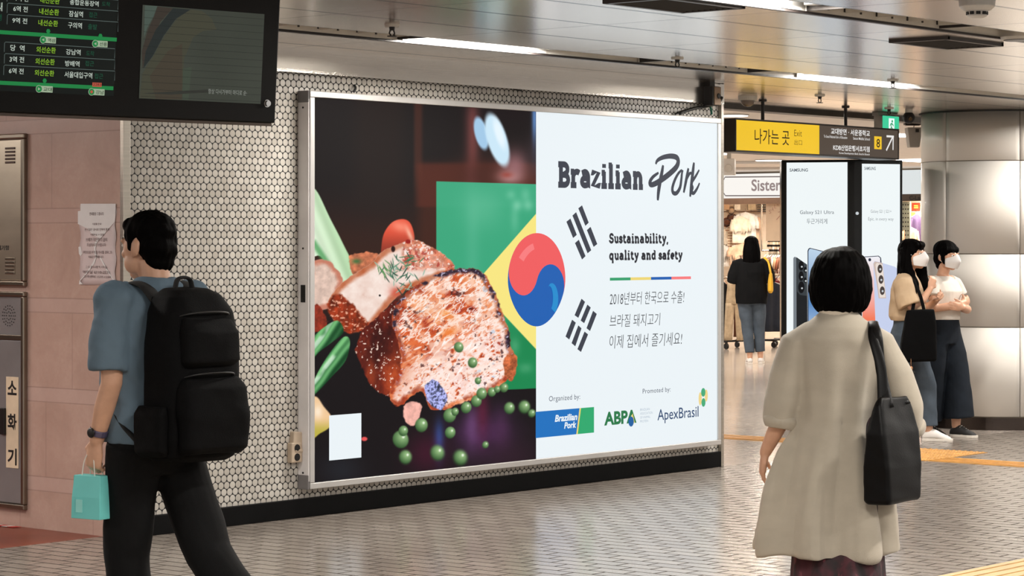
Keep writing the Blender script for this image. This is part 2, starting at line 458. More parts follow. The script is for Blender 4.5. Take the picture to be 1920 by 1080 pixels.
# round column of curved white enamel panels
def column_mat():
    m = bpy.data.materials.new('column enamel'); t = N(m)
    n = t.ramp(t.noise(.8, 3), .3, .7)
    t.base(t.mix(n, C(214, 208, 200), C(222, 217, 210))); t.b.inputs['Roughness'].default_value = .5
    t.b.inputs['Coat Weight'].default_value = .12; t.b.inputs['Coat Roughness'].default_value = .1
    return m
COLC = point(1864, HY, 21.25); COLC.z = 0; CR = .627
cm = column_mat(); seam = mat('column seam', C(120, 108, 92), .4)
col = empty('column', COLC); col['kind'] = 'structure'
a_view = math.atan2(-COLC.y, -COLC.x)                             # towards the viewer
rows = [(.115, .865), (.873, 1.485), (1.493, 2.275), (2.283, 2.70)]
for z0, z1 in rows:
    for k in range(6):
        a0 = a_view - math.radians(40) + k * math.pi / 3 + .006; a1 = a0 + math.pi / 3 - .012
        A = [a0 + (a1 - a0) * i / 16 for i in range(17)]
        g = G(); 
        ring = lambda r, z: [Vector((r * math.cos(q), r * math.sin(q), z)) for q in A]
        o_ = ring(CR, z0); g.loft([o_, ring(CR, z1)], cap=False, closed=False)
        p_ = g.build('column_panel', cm, col, smooth=True, fix=False); p_.modifiers.new('t', 'SOLIDIFY').thickness = .012
g = G(); g.tube([(0, 0, 0), (0, 0, 2.706)], [CR - .012] * 2, 64); g.build('column_core', seam, col, smooth=False)
g = G(); g.tube([(0, 0, 0), (0, 0, .105)], [CR + .004] * 2, 64); g.build('column_plinth', mat('dark plinth steel', C(70, 62, 58), .22, .9), col)
g = G(); g.tube([(0, 0, 2.694), (0, 0, 2.704)], [CR + .02] * 2, 64); g.build('column_collar', mat('black gasket', C(14, 14, 14), .5), col)

# ribbed and studded tactile paving
tact = mat('tactile yellow', C(184, 134, 66), .5, var=.2, vscale=8, bump=.2)
tact2 = mat('tactile pale yellow', C(192, 158, 108), .5, var=.15, vscale=8, bump=.2)
def tactile(label, m, x0, y0, x1, y1, along, studs=False):
    g = G(); g.box(((x0 + x1) / 2, (y0 + y1) / 2, .0015), (x1 - x0, y1 - y0, .005))
    if studs:
        n, k = round((x1 - x0) / .05), round((y1 - y0) / .05)
        for i in range(n):
            for j in range(k):
                g.tube([(x0 + .025 + i * .05, y0 + .025 + j * .05, .003), (x0 + .025 + i * .05, y0 + .025 + j * .05, .009)], [.014, .010], 8)
    else:
        w = (y1 - y0) if along == 'x' else (x1 - x0)
        for i in range(4):
            o = -w / 2 + w * (i + .5) / 4
            if along == 'x': g.box(((x0 + x1) / 2, (y0 + y1) / 2 + o, .0055), (x1 - x0, .035, .006))
            else: g.box(((x0 + x1) / 2 + o, (y0 + y1) / 2, .0055), (.035, y1 - y0, .006))
    o = g.build('tactile_paving', m); tag(o, label, 'tactile paving')
tactile('ribbed pale yellow guide strip crossing the bottom right corner of the pavers', tact2, 4, 5.57, 24, 5.9, 'x')
tactile('studded orange warning square on the pavers beside the two masked women', tact, 15.52, 9.1, 16.42, 9.75, 'y', True)
tactile('ribbed orange guide strip running right from the studded square', tact, 15.52, 3.0, 15.84, 9.09, 'y')
tactile('ribbed guide strip let into the polished floor past the end of the tiled wall', tact, 16.24, 10.75, 16.56, 16, 'y')

# ================================================================== CEILING FITTINGS
tube_m = glow('fluorescent tube', (1.0, .97, .92), 14.0)
refl_m = mat('white reflector', C(225, 222, 216), .3, .5, .04)
louv_m = mat('louvre blade', C(206, 202, 194), .45, 0, .1)
house_m = mat('fitting housing', C(60, 56, 54), .4, .6)
def light_module(label, x0, x1, row, lit, group=None):
    yc = TR0 + TRW / 2 + row * TRP; L = x1 - x0
    t = empty('ceiling_light', ((x0 + x1) / 2, yc, CEIL), 0, label, 'ceiling light', group)
    g = G(); g.box((0, 0, .085), (L, TRW - .02, .012)); g.box((0, -TRW / 2 + .012, .045), (L, .008, .085)); g.box((0, TRW / 2 - .012, .045), (L, .008, .085))
    g.build('reflector', refl_m if lit else louv_m, t)
    if lit:
        for s in (-.045, .045):
            g = G(); g.tube([(-L / 2 + .06, s, .045), (L / 2 - .06, s, .045)], [.014] * 2, 12); g.build('tube', tube_m, t, smooth=True)
        for e in (-1, 1):
            g = G(); g.box((e * (L / 2 - .03), 0, .045), (.05, .13, .05)); g.build('lamp_holder', refl_m, t, bevel=.004)
        la = bpy.data.lights.new('tube_glow', 'AREA'); la.shape = 'RECTANGLE'; la.size = L - .12; la.size_y = .16; la.energy = TUBE_POWER * L; la.color = (1, .95, .88)
        lo = bpy.data.objects.new('tube_glow', la); COL.objects.link(lo); lo.parent = t; lo.location = (0, 0, .02)
    else:
        n = int(L / .075)
        for i in range(0, n, 4):
            g = G(); g.box((-L / 2 + .04 + i * (L - .08) / (n - 1), 0, .04), (.006, TRW - .05, .05)); b = g.build('blade', louv_m, t)
        for i in range(0, n, 2):
            g = G(); g.box((-L / 2 + .04 + i * (L - .08) / (n - 1), TRW / 2 - .018, .05), (.012, .006, .06)); g.build('slot', house_m, t)
        for e in (-1, 1):
            g = G(); g.box((e * (L / 2 - .008), 0, .045), (.016, TRW - .03, .085)); g.build('end_plate', house_m, t)
    return t
light_module('lit fluorescent ceiling light close above the lightbox advert', 10.02, 11.28, 0, True)
light_module('unlit louvred ceiling fitting between the hanging train display and the lit tubes', 8.71, 9.99, 0, False)
light_module('unlit louvred ceiling fitting over the right end of the lightbox advert', 12.2, 13.4, 0, False)
light_module('lit fluorescent ceiling light in front of the hanging yellow exit sign', 13.98, 15.6, 0, True)
light_module('lit fluorescent ceiling light above the round white column', 17.9, 19.4, 0, True)
light_module('lit fluorescent ceiling light cut by the top edge of the picture', 8.55, 9.98, -1, True)
light_module('unlit louvred ceiling fitting at the top beside the cut off lit tubes', 10.02, 11.3, -1, False)
# the same rows go on beyond the frame
for row in (-1, -2, -3, -4):
    for x in ([14.2, 18.1] if row == -1 else [0.7, 4.6, 8.5, 12.4, 16.3]):
        light_module('lit fluorescent ceiling light in a row outside the picture', x, x + 1.3, row, True, 'ceiling lights outside the picture')
for x in (0.9, 4.9): light_module('lit fluorescent ceiling light in a row outside the picture', x, x + 1.3, 0, True, 'ceiling lights outside the picture')

dark_m = mat('blackened metal', C(24, 22, 22), .45, .3)
def on_ceiling(x, y): 
    d = VD + (x - HX) / FOC * RD + (HY - y) / FOC * ZD; t = (CEIL - EYE) / d.z
    return Vector((0, 0, EYE)) + d * t
def sprinkler(x, y, label):
    p = on_ceiling(x, y); t = empty('sprinkler', p, 0, label, 'sprinkler')
    g = G(); g.tube([(0, 0, 0), (0, 0, -.012)], [.04, .036], 20); g.build('escutcheon', louv_m, t, smooth=False)
    g = G(); g.tube([(0, 0, -.01), (0, 0, -.03)], [.016, .013], 12)
    for a in (-1, 1): g.tube([(a * .012, 0, -.028), (a * .02, 0, -.045), (a * .006, 0, -.06)], [.004] * 3, 8)
    g.build('frame_arms', dark_m, t)
    g = G(); g.tube([(0, 0, -.058), (0, 0, -.062)], [.026, .024], 16); g.build('deflector', dark_m, t)
sprinkler(735, 46, 'dark sprinkler head in the steel ceiling left of the lit tubes over the advert')
sprinkler(1270, 108, 'dark sprinkler head in the steel ceiling above the right half of the advert')
sprinkler(1674, 149, 'dark sprinkler head in the steel ceiling right of the lit tubes by the yellow sign')
sprinkler(1537, 178, 'small sprinkler head in the ceiling between the two rods of the yellow sign')
sprinkler(1667, 202, 'sprinkler head in the ceiling just above the green exit sign')
def vent(x, y, label):
    p = on_ceiling(x, y); t = empty('ceiling_vent', p, 0, label, 'vent')
    g = G()
    for sx, sy, cx, cy in ((.62, .03, 0, -.17), (.62, .03, 0, .17), (.03, .37, -.3, 0), (.03, .37, .3, 0)): g.box((cx, cy, -.008), (sx, sy, .02))
    g.build('frame', house_m, t, bevel=.003)
    g = G(); g.box((0, 0, -.002), (.56, .32, .006))
    for i in range(9): g.box((0, -.14 + i * .035, -.008), (.56, .008, .014), Matrix.Rotation(.5, 3, 'X'))
    g.build('grille', dark_m, t)
vent(1775, 78, 'dark framed square air vent in the ceiling above the round column')
vent(1265, 5, 'dark air vent cut by the top edge above the white half of the advert')
p = on_ceiling(1832, 0); t = empty('smoke_detector', p, 0, 'white domed smoke detector at the top right of the ceiling', 'smoke detector')
wp = mat('white plastic', C(214, 212, 208), .4, var=.04)
g = G(); g.tube([(0, 0, 0), (0, 0, -.03), (0, 0, -.05)], [.085, .082, .06], 28); g.build('base', wp, t, smooth=False, bevel=.003)
g = G(); g.tube([(0, 0, -.045), (0, 0, -.075), (0, 0, -.082)], [.05, .045, .03], 24); g.build('sensor_cap', wp, t)
g = G()
for i in range(10):
    a = i * math.pi / 5; g.box((.047 * math.cos(a), .047 * math.sin(a), -.062), (.006, .02, .014), Matrix.Rotation(a, 3, 'Z'))
g.build('slot', dark_m, t)
p = on_ceiling(1911, 70); t = empty('ceiling_speaker', p, 0, 'flat round grey ceiling speaker at the right edge of the picture', 'speaker')
g = G(); g.tube([(0, 0, 0), (0, 0, -.015)], [.11, .1], 28); g.build('rim', louv_m, t); g = G(); g.tube([(0, 0, -.012), (0, 0, -.018)], [.085, .085], 24); g.build('grille', house_m, t)
# dome camera reflected in the steel above the yellow sign
p = on_ceiling(1402, 181); t = empty('dome_camera', p, 0, 'small clear dome camera on the ceiling left of the yellow sign', 'camera')
g = G(); g.tube([(0, 0, 0), (0, 0, -.03)], [.075, .07], 24); g.build('base', louv_m, t)
g = G(); g.ball((0, 0, -.03), (.055, .055, .05), n=24); g.build('dome', mat('smoked dome', C(110, 98, 90), .1, var=.05), t, smooth=True)
p = on_ceiling(1704, 205); t = empty('round_speaker', p, 0, 'dark ball shaped camera under the ceiling beside the green exit sign', 'camera')
t.name = 'ball_camera'
g = G(); g.tube([(0, 0, 0), (0, 0, -.03)], [.03, .03], 16); g.build('stem', louv_m, t); g = G(); g.ball((0, 0, -.07), .052, n=24); g.build('ball', dark_m, t, smooth=True)
g = G(); g.tube([(-.035, -.035, -.08), (-.045, -.043, -.085)], [.018, .016], 14); g.build('lens', mat('lens glass', C(20, 18, 24), .08), t)
# ================================================================== THE LIT ADVERT ON THE TILED WALL
FY = 9.915
bp = Plane((10.04, FY, .203), (1, 0, 0))                       # u right, v up, N towards the viewer
bp_w, bp_h = 4.012, 2.216
bb = empty('advert_lightbox', (12.05, WALL_Y, 0), 0, 'large backlit food advert in a silver frame on the tiled wall', 'advertising lightbox')
T = lambda o: o                                                 # parts below are given in place, then hung under bb
alu = mat('frame aluminium', C(198, 196, 194), .35, .7, .06, 3)
alu_side = mat('frame side aluminium', C(226, 221, 220), .5, 0, .1, 4, .1, 80)
seal_m = mat('grey corner plastic', C(120, 116, 116), .5)
def under(o, root):
    o.parent = root; o.matrix_parent_inverse = (Matrix.Translation(root.location) @ Matrix.Rotation(root.rotation_euler.z, 4, 'Z')).inverted(); return o
g = G(); g.box((12.05, (FY + .012 + WALL_Y) / 2, 1.31), (4.03, WALL_Y - FY - .016, 2.27)); under(g.build('case', alu_side, bevel=.004), bb)
F = .036
g = G()
for u0, v0, u1, v1 in ((-F, -F, bp_w + F, 0), (-F, bp_h, bp_w + F, bp_h + F), (-F, 0, 0, bp_h), (bp_w, 0, bp_w + F, bp_h)):
    g.rect(bp, u0, v0, u1, v1, -.02, .012)
under(g.build('front_frame', alu, bevel=.004), bb)
for v0, v1 in ((-F - .002, .045), (bp_h - .03, bp_h + F + .002)):
    g = G(); g.box((10.0, 9.955, .203 + (v0 + v1) / 2), (.012, .085, v1 - v0)); under(g.build('corner_cap', seal_m, bevel=.003), bb)
g = G(); g.box((10.001, 9.955, 1.31), (.01, .086, 2.2)); under(g.build('side_panel', alu_side, bevel=.003), bb)
g = G(); g.box((9.996, 9.955, 1.29), (.006, .035, .10)); 
for i in range(7): g.box((9.992, 9.955, 1.255 + i * .012), (.004, .022, .004))
under(g.build('side_vent', dark_m), bb)
g = G()
for z in (.26, 1.55, 2.36): g.tube([(9.998, 9.955, z), (9.993, 9.955, z)], [.006, .006], 10)
under(g.build('screw', dark_m), bb)

# white half of the face
white_em = glow('lit white acrylic', C(238, 246, 250), .97)
g = G(); g.rect(bp, bp.uv(1005, 500)[0], 0, bp_w, bp_h, -.012, 0); under(g.build('white_panel', white_em, fix=False), bb)

# the printed food picture: dots of colour on a fine grid, as a print is
def print_picture():
    uA, uB = 0.0, bp.uv(1005, 500)[0]
    nx, ny = 400, 640
    u = np.linspace(uA, uB, nx); v = np.linspace(0, bp_h, ny); U, Vv = np.meshgrid(u, v)
    X = bp.o.x + U; Z = bp.o.z + Vv
    dv = X * CA + FY * SA; x = HX + FOC * (X * SA - FY * CA) / dv; y = HY - FOC * (Z - EYE) / dv      # where each dot was measured
    x = x.ravel(); y = y.ravel(); n = len(x)
    PQ = np.stack([x, y * 1.0, np.zeros(n)], 1)
    rs = np.random.RandomState(3)
    def vnoise(sx, sy, seed, octs=4, rough=.55):
        out = np.zeros(n); amp = 1; tot = 0
        for o in range(octs):
            r = np.random.RandomState(seed + o * 17); tab = r.rand(256, 256)
            a = x / sx * 2 ** o + 31.7 * o; b = y / sy * 2 ** o + 11.3 * o
            ia = np.floor(a).astype(int); ib = np.floor(b).astype(int); fa = a - ia; fb = b - ib
            fa = fa * fa * (3 - 2 * fa); fb = fb * fb * (3 - 2 * fb)
            q = lambda i, j: tab[i % 256, j % 256]
            out += amp * ((q(ia, ib) * (1 - fa) + q(ia + 1, ib) * fa) * (1 - fb) + (q(ia, ib + 1) * (1 - fa) + q(ia + 1, ib + 1) * fa) * fb)
            tot += amp; amp *= rough
        return out / tot
    def vn2(X_, Y_, sx, sy, seed):
        nonlocal x, y
        x0_, y0_ = x, y; x, y = X_ + 900, Y_ + 900; o_ = vnoise(sx, sy, seed, 4, .55); x, y = x0_, y0_; return o_
    ss = lambda a, b, t: (lambda q: q * q * (3 - 2 * q))(np.clip((t - a) / (b - a), 0, 1))
    img = np.zeros((n, 3))
    def lay(col, a): 
        a = np.clip(a, 0, 1)[:, None]; c = np.array(col, float) if not isinstance(col, np.ndarray) else col
        img[:] = img * (1 - a) + c * a
    def sd(poly, wob=0, wsc=14, seed=5):
        """signed distance to a polygon, negative inside"""
        P = np.array(poly, float); d2 = np.full(n, 1e12); ins = np.zeros(n, bool)
        for i in range(len(P)):
            ax, ay = P[i]; bx, by = P[(i + 1) % len(P)]
            ex, ey = bx - ax, by - ay; t = np.clip(((x - ax) * ex + (y - ay) * ey) / (ex * ex + ey * ey + 1e-9), 0, 1)
            d2 = np.minimum(d2, (x - ax - t * ex) ** 2 + (y - ay - t * ey) ** 2)
            c = ((ay > y) != (by > y)) & (x < (bx - ax) * (y - ay) / (by - ay + 1e-12) + ax); ins ^= c
        d = np.sqrt(d2); d = np.where(ins, -d, d)
        if wob: d = d + (vnoise(wsc, wsc, seed, 3) - .5) * 2 * wob
        return d
    def ell(cx, cy, rx, ry, ang=0):
        a = math.radians(ang); dx = x - cx; dy = y - cy
        p = (dx * math.cos(a) + dy * math.sin(a)) / rx; q = (-dx * math.sin(a) + dy * math.cos(a)) / ry
        return np.sqrt(p * p + q * q)
    blob = lambda cx, cy, rx, ry, ang=0, soft=1.0: np.exp(-(ell(cx, cy, rx, ry, ang) ** 2) * soft)
    smooth_poly = lambda P, k=5: [tuple(p) for p in curve_pts(list(P) + [P[0]], k)[:-1]]
    # dim room behind the plate
    n1 = vnoise(90, 160, 1); n2 = vnoise(30, 30, 2)
    img[:] = (27, 22, 23); lay((58, 30, 22), ss(330, 480, y) * .75 * (1 - ss(560, 620, y))); lay((66, 33, 24), ss(770, 800, x) * ss(290, 330, y) * (1 - ss(560, 600, y)) * .85)
    lay((86, 40, 30), ss(772, 790, x) * ss(300, 312, y) * (1 - ss(384, 392, y)) * .8)
    lay((36, 26, 24), ss(640, 690, x) * (1 - ss(735, 775, x)) * (1 - ss(360, 420, y)) * .7)
    lay((92, 46, 34), ss(772, 781, x) * (1 - ss(786, 797, x)) * (1 - ss(300, 380, y)) * .55)
    lay((122, 66, 64), np.exp(-((x - 886) / 13) ** 2) * ss(150, 230, y) * .85); lay((70, 36, 30), blob(905, 330, 50, 40) * .8)
    lay((30, 22, 24), blob(960, 205, 45, 30) * .8)
    lay((150, 104, 108), blob(965, 312, 26, 30) * .9); lay((196, 150, 150), blob(955, 332, 22, 12) * .7); lay((150, 60, 50), blob(950, 328, 12, 6) * .7)
    lay((160, 198, 228), 1 - ss(.75, 1.1, ell(902, 250, 13, 34, -14))); lay((200, 228, 244), 1 - ss(.78, 1.08, ell(932, 262, 20, 55, -17)))
    lay((228, 242, 250), 1 - ss(.3, 1.0, ell(936, 250, 12, 42, -17))); lay((96, 140, 200), np.exp(-((x - 1002) / 5) ** 2) * blob(1002, 225, 30, 60) * .9); lay((60, 48, 52), blob(1000, 290, 14, 40) * .6)
    # dark plate below, with coloured reflections
    low = ss(600, 680, y); lay((22, 17, 20), low * .95)
    lay((70, 38, 74), blob(905, 815, 60, 45) * .9 * (.5 + n2)); lay((120, 78, 130), blob(885, 800, 14, 40) * .6); lay((90, 50, 90), blob(940, 800, 16, 36) * .5)
    lay((50, 92, 170), blob(823, 825, 9, 34) * .8); lay((86, 22, 50), blob(800, 850, 40, 40) * .55); lay((120, 30, 60), blob(905, 770, 12, 50) * .5); lay((56, 30, 44), blob(960, 860, 60, 40) * .5)
    lay((34, 36, 42), blob(640, 880, 40, 30) * .8)
    # green field of the flag over the picture, and the yellow lozenge
    gm = (1 - ss(-.6, .6, sd([(818, 340), (1010, 345.5), (1010, 728), (940, 731), (818, 740)])))
    lit = np.clip(img.mean(1) / 110, 0, 1)[:, None]; gcol = np.array((44, 156, 112)) * (1 - .35 * lit) + np.array((150, 214, 190)) * .35 * lit
    gcol = gcol + (np.array((26, 132, 78)) - gcol) * ss(560, 640, y)[:, None]
    gcol = gcol + (np.array((120, 200, 165)) - gcol) * np.clip(blob(905, 390, 40, 40) * .35 + blob(958, 365, 9, 9) * .5 + blob(985, 365, 9, 12) * .5 + blob(970, 385, 9, 10) * .7 + blob(990, 385, 9, 10) * .7 + blob(965, 410, 8, 26) * .4, 0, 1)[:, None]
    gcol = gcol + (np.array((100, 175, 130)) - gcol) * (np.clip(blob(985, 690, 14, 10) + blob(965, 650, 10, 18), 0, 1) * .5 * (n2 + .4))[:, None]
    lay(gcol, gm)
    lay((243, 226, 128), 1 - ss(-.7, .7, sd([(890, 532), (1010, 395), (1010, 660)])))
    # leek, orange piece, far meat
    d = sd(smooth_poly([(580, 345), (596, 362), (618, 408), (642, 455), (664, 508), (640, 540), (618, 505), (600, 480), (580, 470)]))
    f = vnoise(200, 9, 21, 3) * .0 + np.clip((x - 589 - (y - 355) * .35) / 60 + .6, 0, 1)
    c = np.array((226, 240, 216)) * (1 - f)[:, None] + np.array((168, 206, 158)) * f[:, None]; c = c - (30 * np.sin((x - (y - 355) * .42) / 4))[:, None] * .35
    lay(c, 1 - ss(-1, 1.2, d)); lay((64, 142, 76), (1 - ss(0, 9, np.abs(sd([(588, 455), (612, 492), (640, 535), (641, 538)]) - 1))) * .75)
    d = sd(smooth_poly([(580, 494), (612, 487), (640, 520), (636, 548), (622, 575), (600, 582), (580, 598)]), 3, 10)
    mm = vnoise(8, 8, 8); lay(np.array((226, 196, 180)) * (.82 + .3 * mm)[:, None], 1 - ss(-1, 1.5, d)); lay((186, 96, 70), (1 - ss(1, 9, np.abs(d + 3))) * .7 * (1 - ss(-1, 1.5, d)))
    d = sd(smooth_poly([(655, 480), (676, 474), (704, 474), (715, 486), (690, 505), (662, 515)]), 3, 8); lay(np.array((206, 120, 84)) * (.6 + .7 * mm)[:, None], 1 - ss(-1, 1.5, d)); lay((60, 110, 60), blob(668, 490, 9, 5) * .9)
    d = sd(smooth_poly([(580, 570), (600, 575), (612, 598), (606, 616), (580, 622)]), 4, 7); lay(np.array((150, 52, 34)) * (.5 + .9 * mm)[:, None], 1 - ss(-1, 1.5, d))
    d = sd(smooth_poly([(714, 474), (719, 440), (735, 417), (756, 411), (770, 420), (777, 447), (768, 462), (745, 462), (726, 474)]))
    c = np.array((226, 84, 60)) + (np.array((244, 134, 108)) - np.array((226, 84, 60))) * (blob(750, 425, 18, 10, 20)[:, None]); c = c * (1 - .35 * ss(425, 474, y))[:, None]; lay(c, 1 - ss(-1, 1.2, d)); lay((250, 196, 170), blob(768, 440, 4, 16, -24) * .8)
    # meat
    ridge = lambda sx, sy, s: 1 - np.abs(2 * vnoise(sx, sy, s, 4, .6) - 1)
    def meat(poly, wob, stops, sx, sy, seed, wet=.8):
        d = sd(smooth_poly(poly, 4), wob, 9, seed); a = 1 - ss(-1.2, 1.2, d)
        q = np.clip(.25 + .9 * (vnoise(sx, sy, seed + 1, 5, .62) - .25) , 0, 1)
        S = np.array(stops, float); k = q * (len(S) - 1); i = np.clip(np.floor(k).astype(int), 0, len(S) - 2); c = S[i] + (S[i + 1] - S[i]) * (k - i)[:, None]
        lay(c, a); return d, a
    back = [(612, 570), (632, 540), (662, 515), (695, 494), (714, 474), (742, 460), (772, 450), (802, 460), (832, 478), (852, 503), (815, 522), (770, 540), (740, 560), (712, 592), (690, 616), (648, 622), (626, 598)]
    d, a = meat(back, 2, [(196, 150, 130), (232, 206, 194), (244, 226, 216), (250, 240, 234)], 22, 22, 31)
    sear = (1 - ss(2, 11, np.abs(d + 3))) * a; lay((178, 84, 44), sear * .85 * (.4 + n2))
    d2 = sd(smooth_poly([(612, 570), (632, 552), (655, 566), (676, 590), (693, 612), (650, 624), (624, 600)]), 3, 8)
    wv = vnoise(7, 10, 77, 4); lay(np.array((166, 58, 28)) * (.36 + .95 * wv)[:, None], (1 - ss(-2, 3, d2))); lay((250, 190, 160), (1 - ss(-2, 3, d2)) * ss(.62, .72, vnoise(5, 4, 91, 3)) * .8)
    rough_ = ss(748, 760, x) * (1 - ss(500, 512, y)) * a; lay(np.array((220, 130, 100)) * (.55 + .8 * vnoise(7, 7, 55))[:, None], rough_ * .75); lay((250, 234, 226), rough_ * ss(.56, .64, vnoise(5, 5, 57)) * .9); lay((170, 60, 50), rough_ * ss(.6, .68, vnoise(6, 6, 59)) * .8)
    lay((206, 90, 70), blob(742, 548, 12, 10) * .9)
    # herbs
    for k in range(46):
        cx, cy = rs.normal(752, 16), rs.normal(512, 18); an = rs.uniform(-80, 80)
        col = [(58, 104, 82), (96, 142, 116), (34, 66, 54), (150, 184, 164)][k % 4]
        lay(col, (1 - ss(.6, 1.2, ell(cx, cy, 1.3, rs.uniform(5, 12), an))) * .9)
    for k in range(12): lay((88, 140, 84), (1 - ss(.6, 1.2, ell(rs.normal(718, 7), rs.normal(506, 8), 1.2, 9, rs.uniform(-60, 10)))) * .9)
    for k in range(10): lay((74, 122, 84), (1 - ss(.6, 1.2, ell(rs.normal(768, 8), rs.normal(486, 6), 1.2, 8, rs.uniform(40, 90)))) * .9)
    lay((150, 30, 26), 1 - ss(.8, 1.2, ell(765, 453, 5, 4))); lay((40, 16, 14), 1 - ss(.7, 1.2, ell(737, 467, 4, 6))); lay((24, 20, 20), 1 - ss(.8, 1.2, ell(712, 554, 2, 2)))
    side = [(666, 655), (676, 625), (700, 600), (722, 582), (748, 566), (770, 640), (776, 700), (748, 762), (726, 742), (700, 728), (684, 700)]
    d, a = meat(side, 3, [(22, 8, 9), (58, 17, 15), (104, 30, 20), (160, 60, 34), (222, 120, 84)], 16, 26, 41); lay((36, 12, 14), a * blob(705, 655, 26, 50, 25) * .6); lay((196, 84, 40), a * blob(740, 700, 20, 46, 12) * .6 * (.5 + mm)); lay((178, 76, 40), a * blob(697, 700, 9, 26, -10) * .6)
    lay((252, 226, 210), a * ss(.70, .76, vnoise(4, 5, 63, 3)) * .9)
    top = [(741, 572), (765, 545), (796, 524), (830, 510), (862, 503), (895, 505), (915, 522), (930, 552), (944, 592), (954, 622), (958, 650), (966, 672), (960, 700), (940, 722), (905, 740), (876, 752), (850, 762), (832, 768), (806, 764), (792, 734), (770, 744), (745, 762), (730, 738), (752, 690), (746, 640), (735, 605)]
    d, a = meat(top, 3.5, [(92, 24, 14), (158, 50, 26), (208, 92, 48), (232, 138, 90), (246, 190, 156), (252, 226, 208)], 30, 22, 51)
    zone = a * ss(-2, -14, d)
    ax = (x - 855) * .80 - (y - 640) * .60; ay = (x - 855) * .60 + (y - 640) * .80                   # fibres run up to the right
    tabn = lambda sx, sy, s_: (lambda X_, Y_: vn2(X_, Y_, sx, sy, s_))(ax, ay)
    r1 = 1 - np.abs(2 * tabn(26, 10, 71) - 1); r2 = 1 - np.abs(2 * tabn(15, 7, 73) - 1); r3 = 1 - np.abs(2 * vnoise(11, 9, 74, 3) - 1)
    patch = vnoise(48, 40, 83, 3)
    lay((226, 104, 52), zone * ss(.50, .66, patch) * .55); lay((246, 170, 120), zone * (1 - ss(.34, .46, patch)) * .5)
    lay((150, 38, 26), zone * (1 - ss(.45, .68, r1)) * .62); lay((120, 30, 24), zone * (1 - ss(.35, .6, r3)) * .45 * ss(590, 660, y))
    lay((253, 236, 226), zone * ss(.84, .95, r1) * .88); lay((255, 246, 242), zone * ss(.88, .965, r2) * .85 * ss(.36, .5, vnoise(40, 34, 78, 2))); lay((252, 232, 226), zone * ss(.52, .80, r3) * .85 * ss(620, 700, y + (x - 830) * .55)); lay((252, 226, 212), zone * ss(.5, .72, vnoise(22, 18, 76, 3)) * .6); lay((176, 60, 60), zone * (1 - ss(.10, .26, r3)) * .6 * ss(640, 700, y + (x - 830) * .5)); lay((150, 190, 225), zone * ss(.74, .80, vnoise(13, 12, 79, 2)) * .45 * ss(880, 905, x))
    lay((54, 20, 22), zone * ss(.70, .78, vnoise(10, 9, 85)) * .7)
    lay((244, 204, 176), zone * blob(806, 575, 26, 34, 40) * .45 * ss(.4, .6, r1)); lay((236, 130, 60), zone * blob(842, 622, 18, 8, -20) * .9); lay((240, 150, 78), zone * blob(838, 590, 14, 7, 30) * .8); lay((206, 90, 44), zone * blob(745, 690, 26, 40, 20) * .7)
    for k in range(26): lay((255, 250, 246), zone * (1 - ss(.5, 1.1, ell(rs.uniform(775, 930), rs.uniform(570, 720), rs.uniform(5, 16), rs.uniform(1, 2.2), rs.uniform(-70, -20)))) * .8)
    crust = a * (1 - ss(0, 9, np.abs(d + 4))); crz = np.clip(1 - ss(610, 660, y) + ss(925, 940, x) * (1 - ss(640, 680, y)), 0, 1); lay(np.array((50, 36, 50)) * (.4 + 1.3 * vnoise(5, 5, 87))[:, None], crust * crz * (.95 * ss(.42, .55, vnoise(16, 16, 88, 2)) + .25)); lay((140, 44, 26), crust * (1 - crz) * .7 * ss(.35, .6, vnoise(12, 12, 90, 2))); lay((206, 200, 226), crust * ss(.66, .72, vnoise(4, 4, 89, 2)) * ss(690, 720, 1420 - y) * .8)
    ck = sd(smooth_poly([(796, 724), (812, 712), (826, 722), (838, 746), (828, 768), (812, 762), (800, 748)]), 2, 6); lay(np.array((120, 124, 168)) * (.2 + 1.5 * ridge(6, 6, 93) ** 2)[:, None], 1 - ss(-1, 1.5, ck))
    tail = sd(smooth_poly([(950, 664), (968, 668), (968, 690), (960, 714), (948, 706), (944, 680)]), 2, 6); lay(np.array((210, 110, 66)) * (.45 + .9 * vnoise(6, 6, 95))[:, None], 1 - ss(-1, 1.5, tail))
    chunk = sd(smooth_poly([(756, 762), (772, 752), (790, 760), (786, 782), (774, 798), (758, 786)]), 2, 6); lay(np.array((240, 178, 164)) * (.75 + .4 * mm)[:, None], 1 - ss(-1, 1.5, chunk))
    # spring onion and cut onion at the left
    for P, s in (([(580, 640), (602, 618), (632, 601), (644, 622), (622, 642), (598, 660), (580, 678)], 0), ([(580, 735), (596, 698), (618, 662), (644, 632), (656, 640), (648, 676), (622, 706), (600, 730), (586, 742)], 8)):
        d = sd(smooth_poly(P)); pp_ = x * .80 + y * .60 + 6 * vnoise(40, 40, 97, 2); st = np.clip(.5 + .38 * np.sin(pp_ / 9 + s) + .22 * np.sin(pp_ / 2.3), 0, 1); c = np.array((14, 62, 30)) + (np.array((118, 188, 120)) - np.array((14, 62, 30))) * (st ** 1.4)[:, None]
        lay(c, 1 - ss(-1, 1.2, d)); lay((226, 244, 226), (1 - ss(-1, 1.2, d)) * ss(.80, 1, np.sin(pp_ / 9 + s)) * .7 * ss(.35, .6, vnoise(18, 26, 99, 2)))
    d = sd(smooth_poly([(580, 744), (594, 745), (606, 762), (621, 782), (618, 800), (600, 812), (580, 820)])); c = np.array((236, 196, 150)) + (np.array((186, 172, 70)) - np.array((236, 196, 150))) * ss(780, 812, y)[:, None]; lay(c, 1 - ss(-1, 2, d)); lay((252, 236, 214), blob(596, 772, 8, 12) * .8)
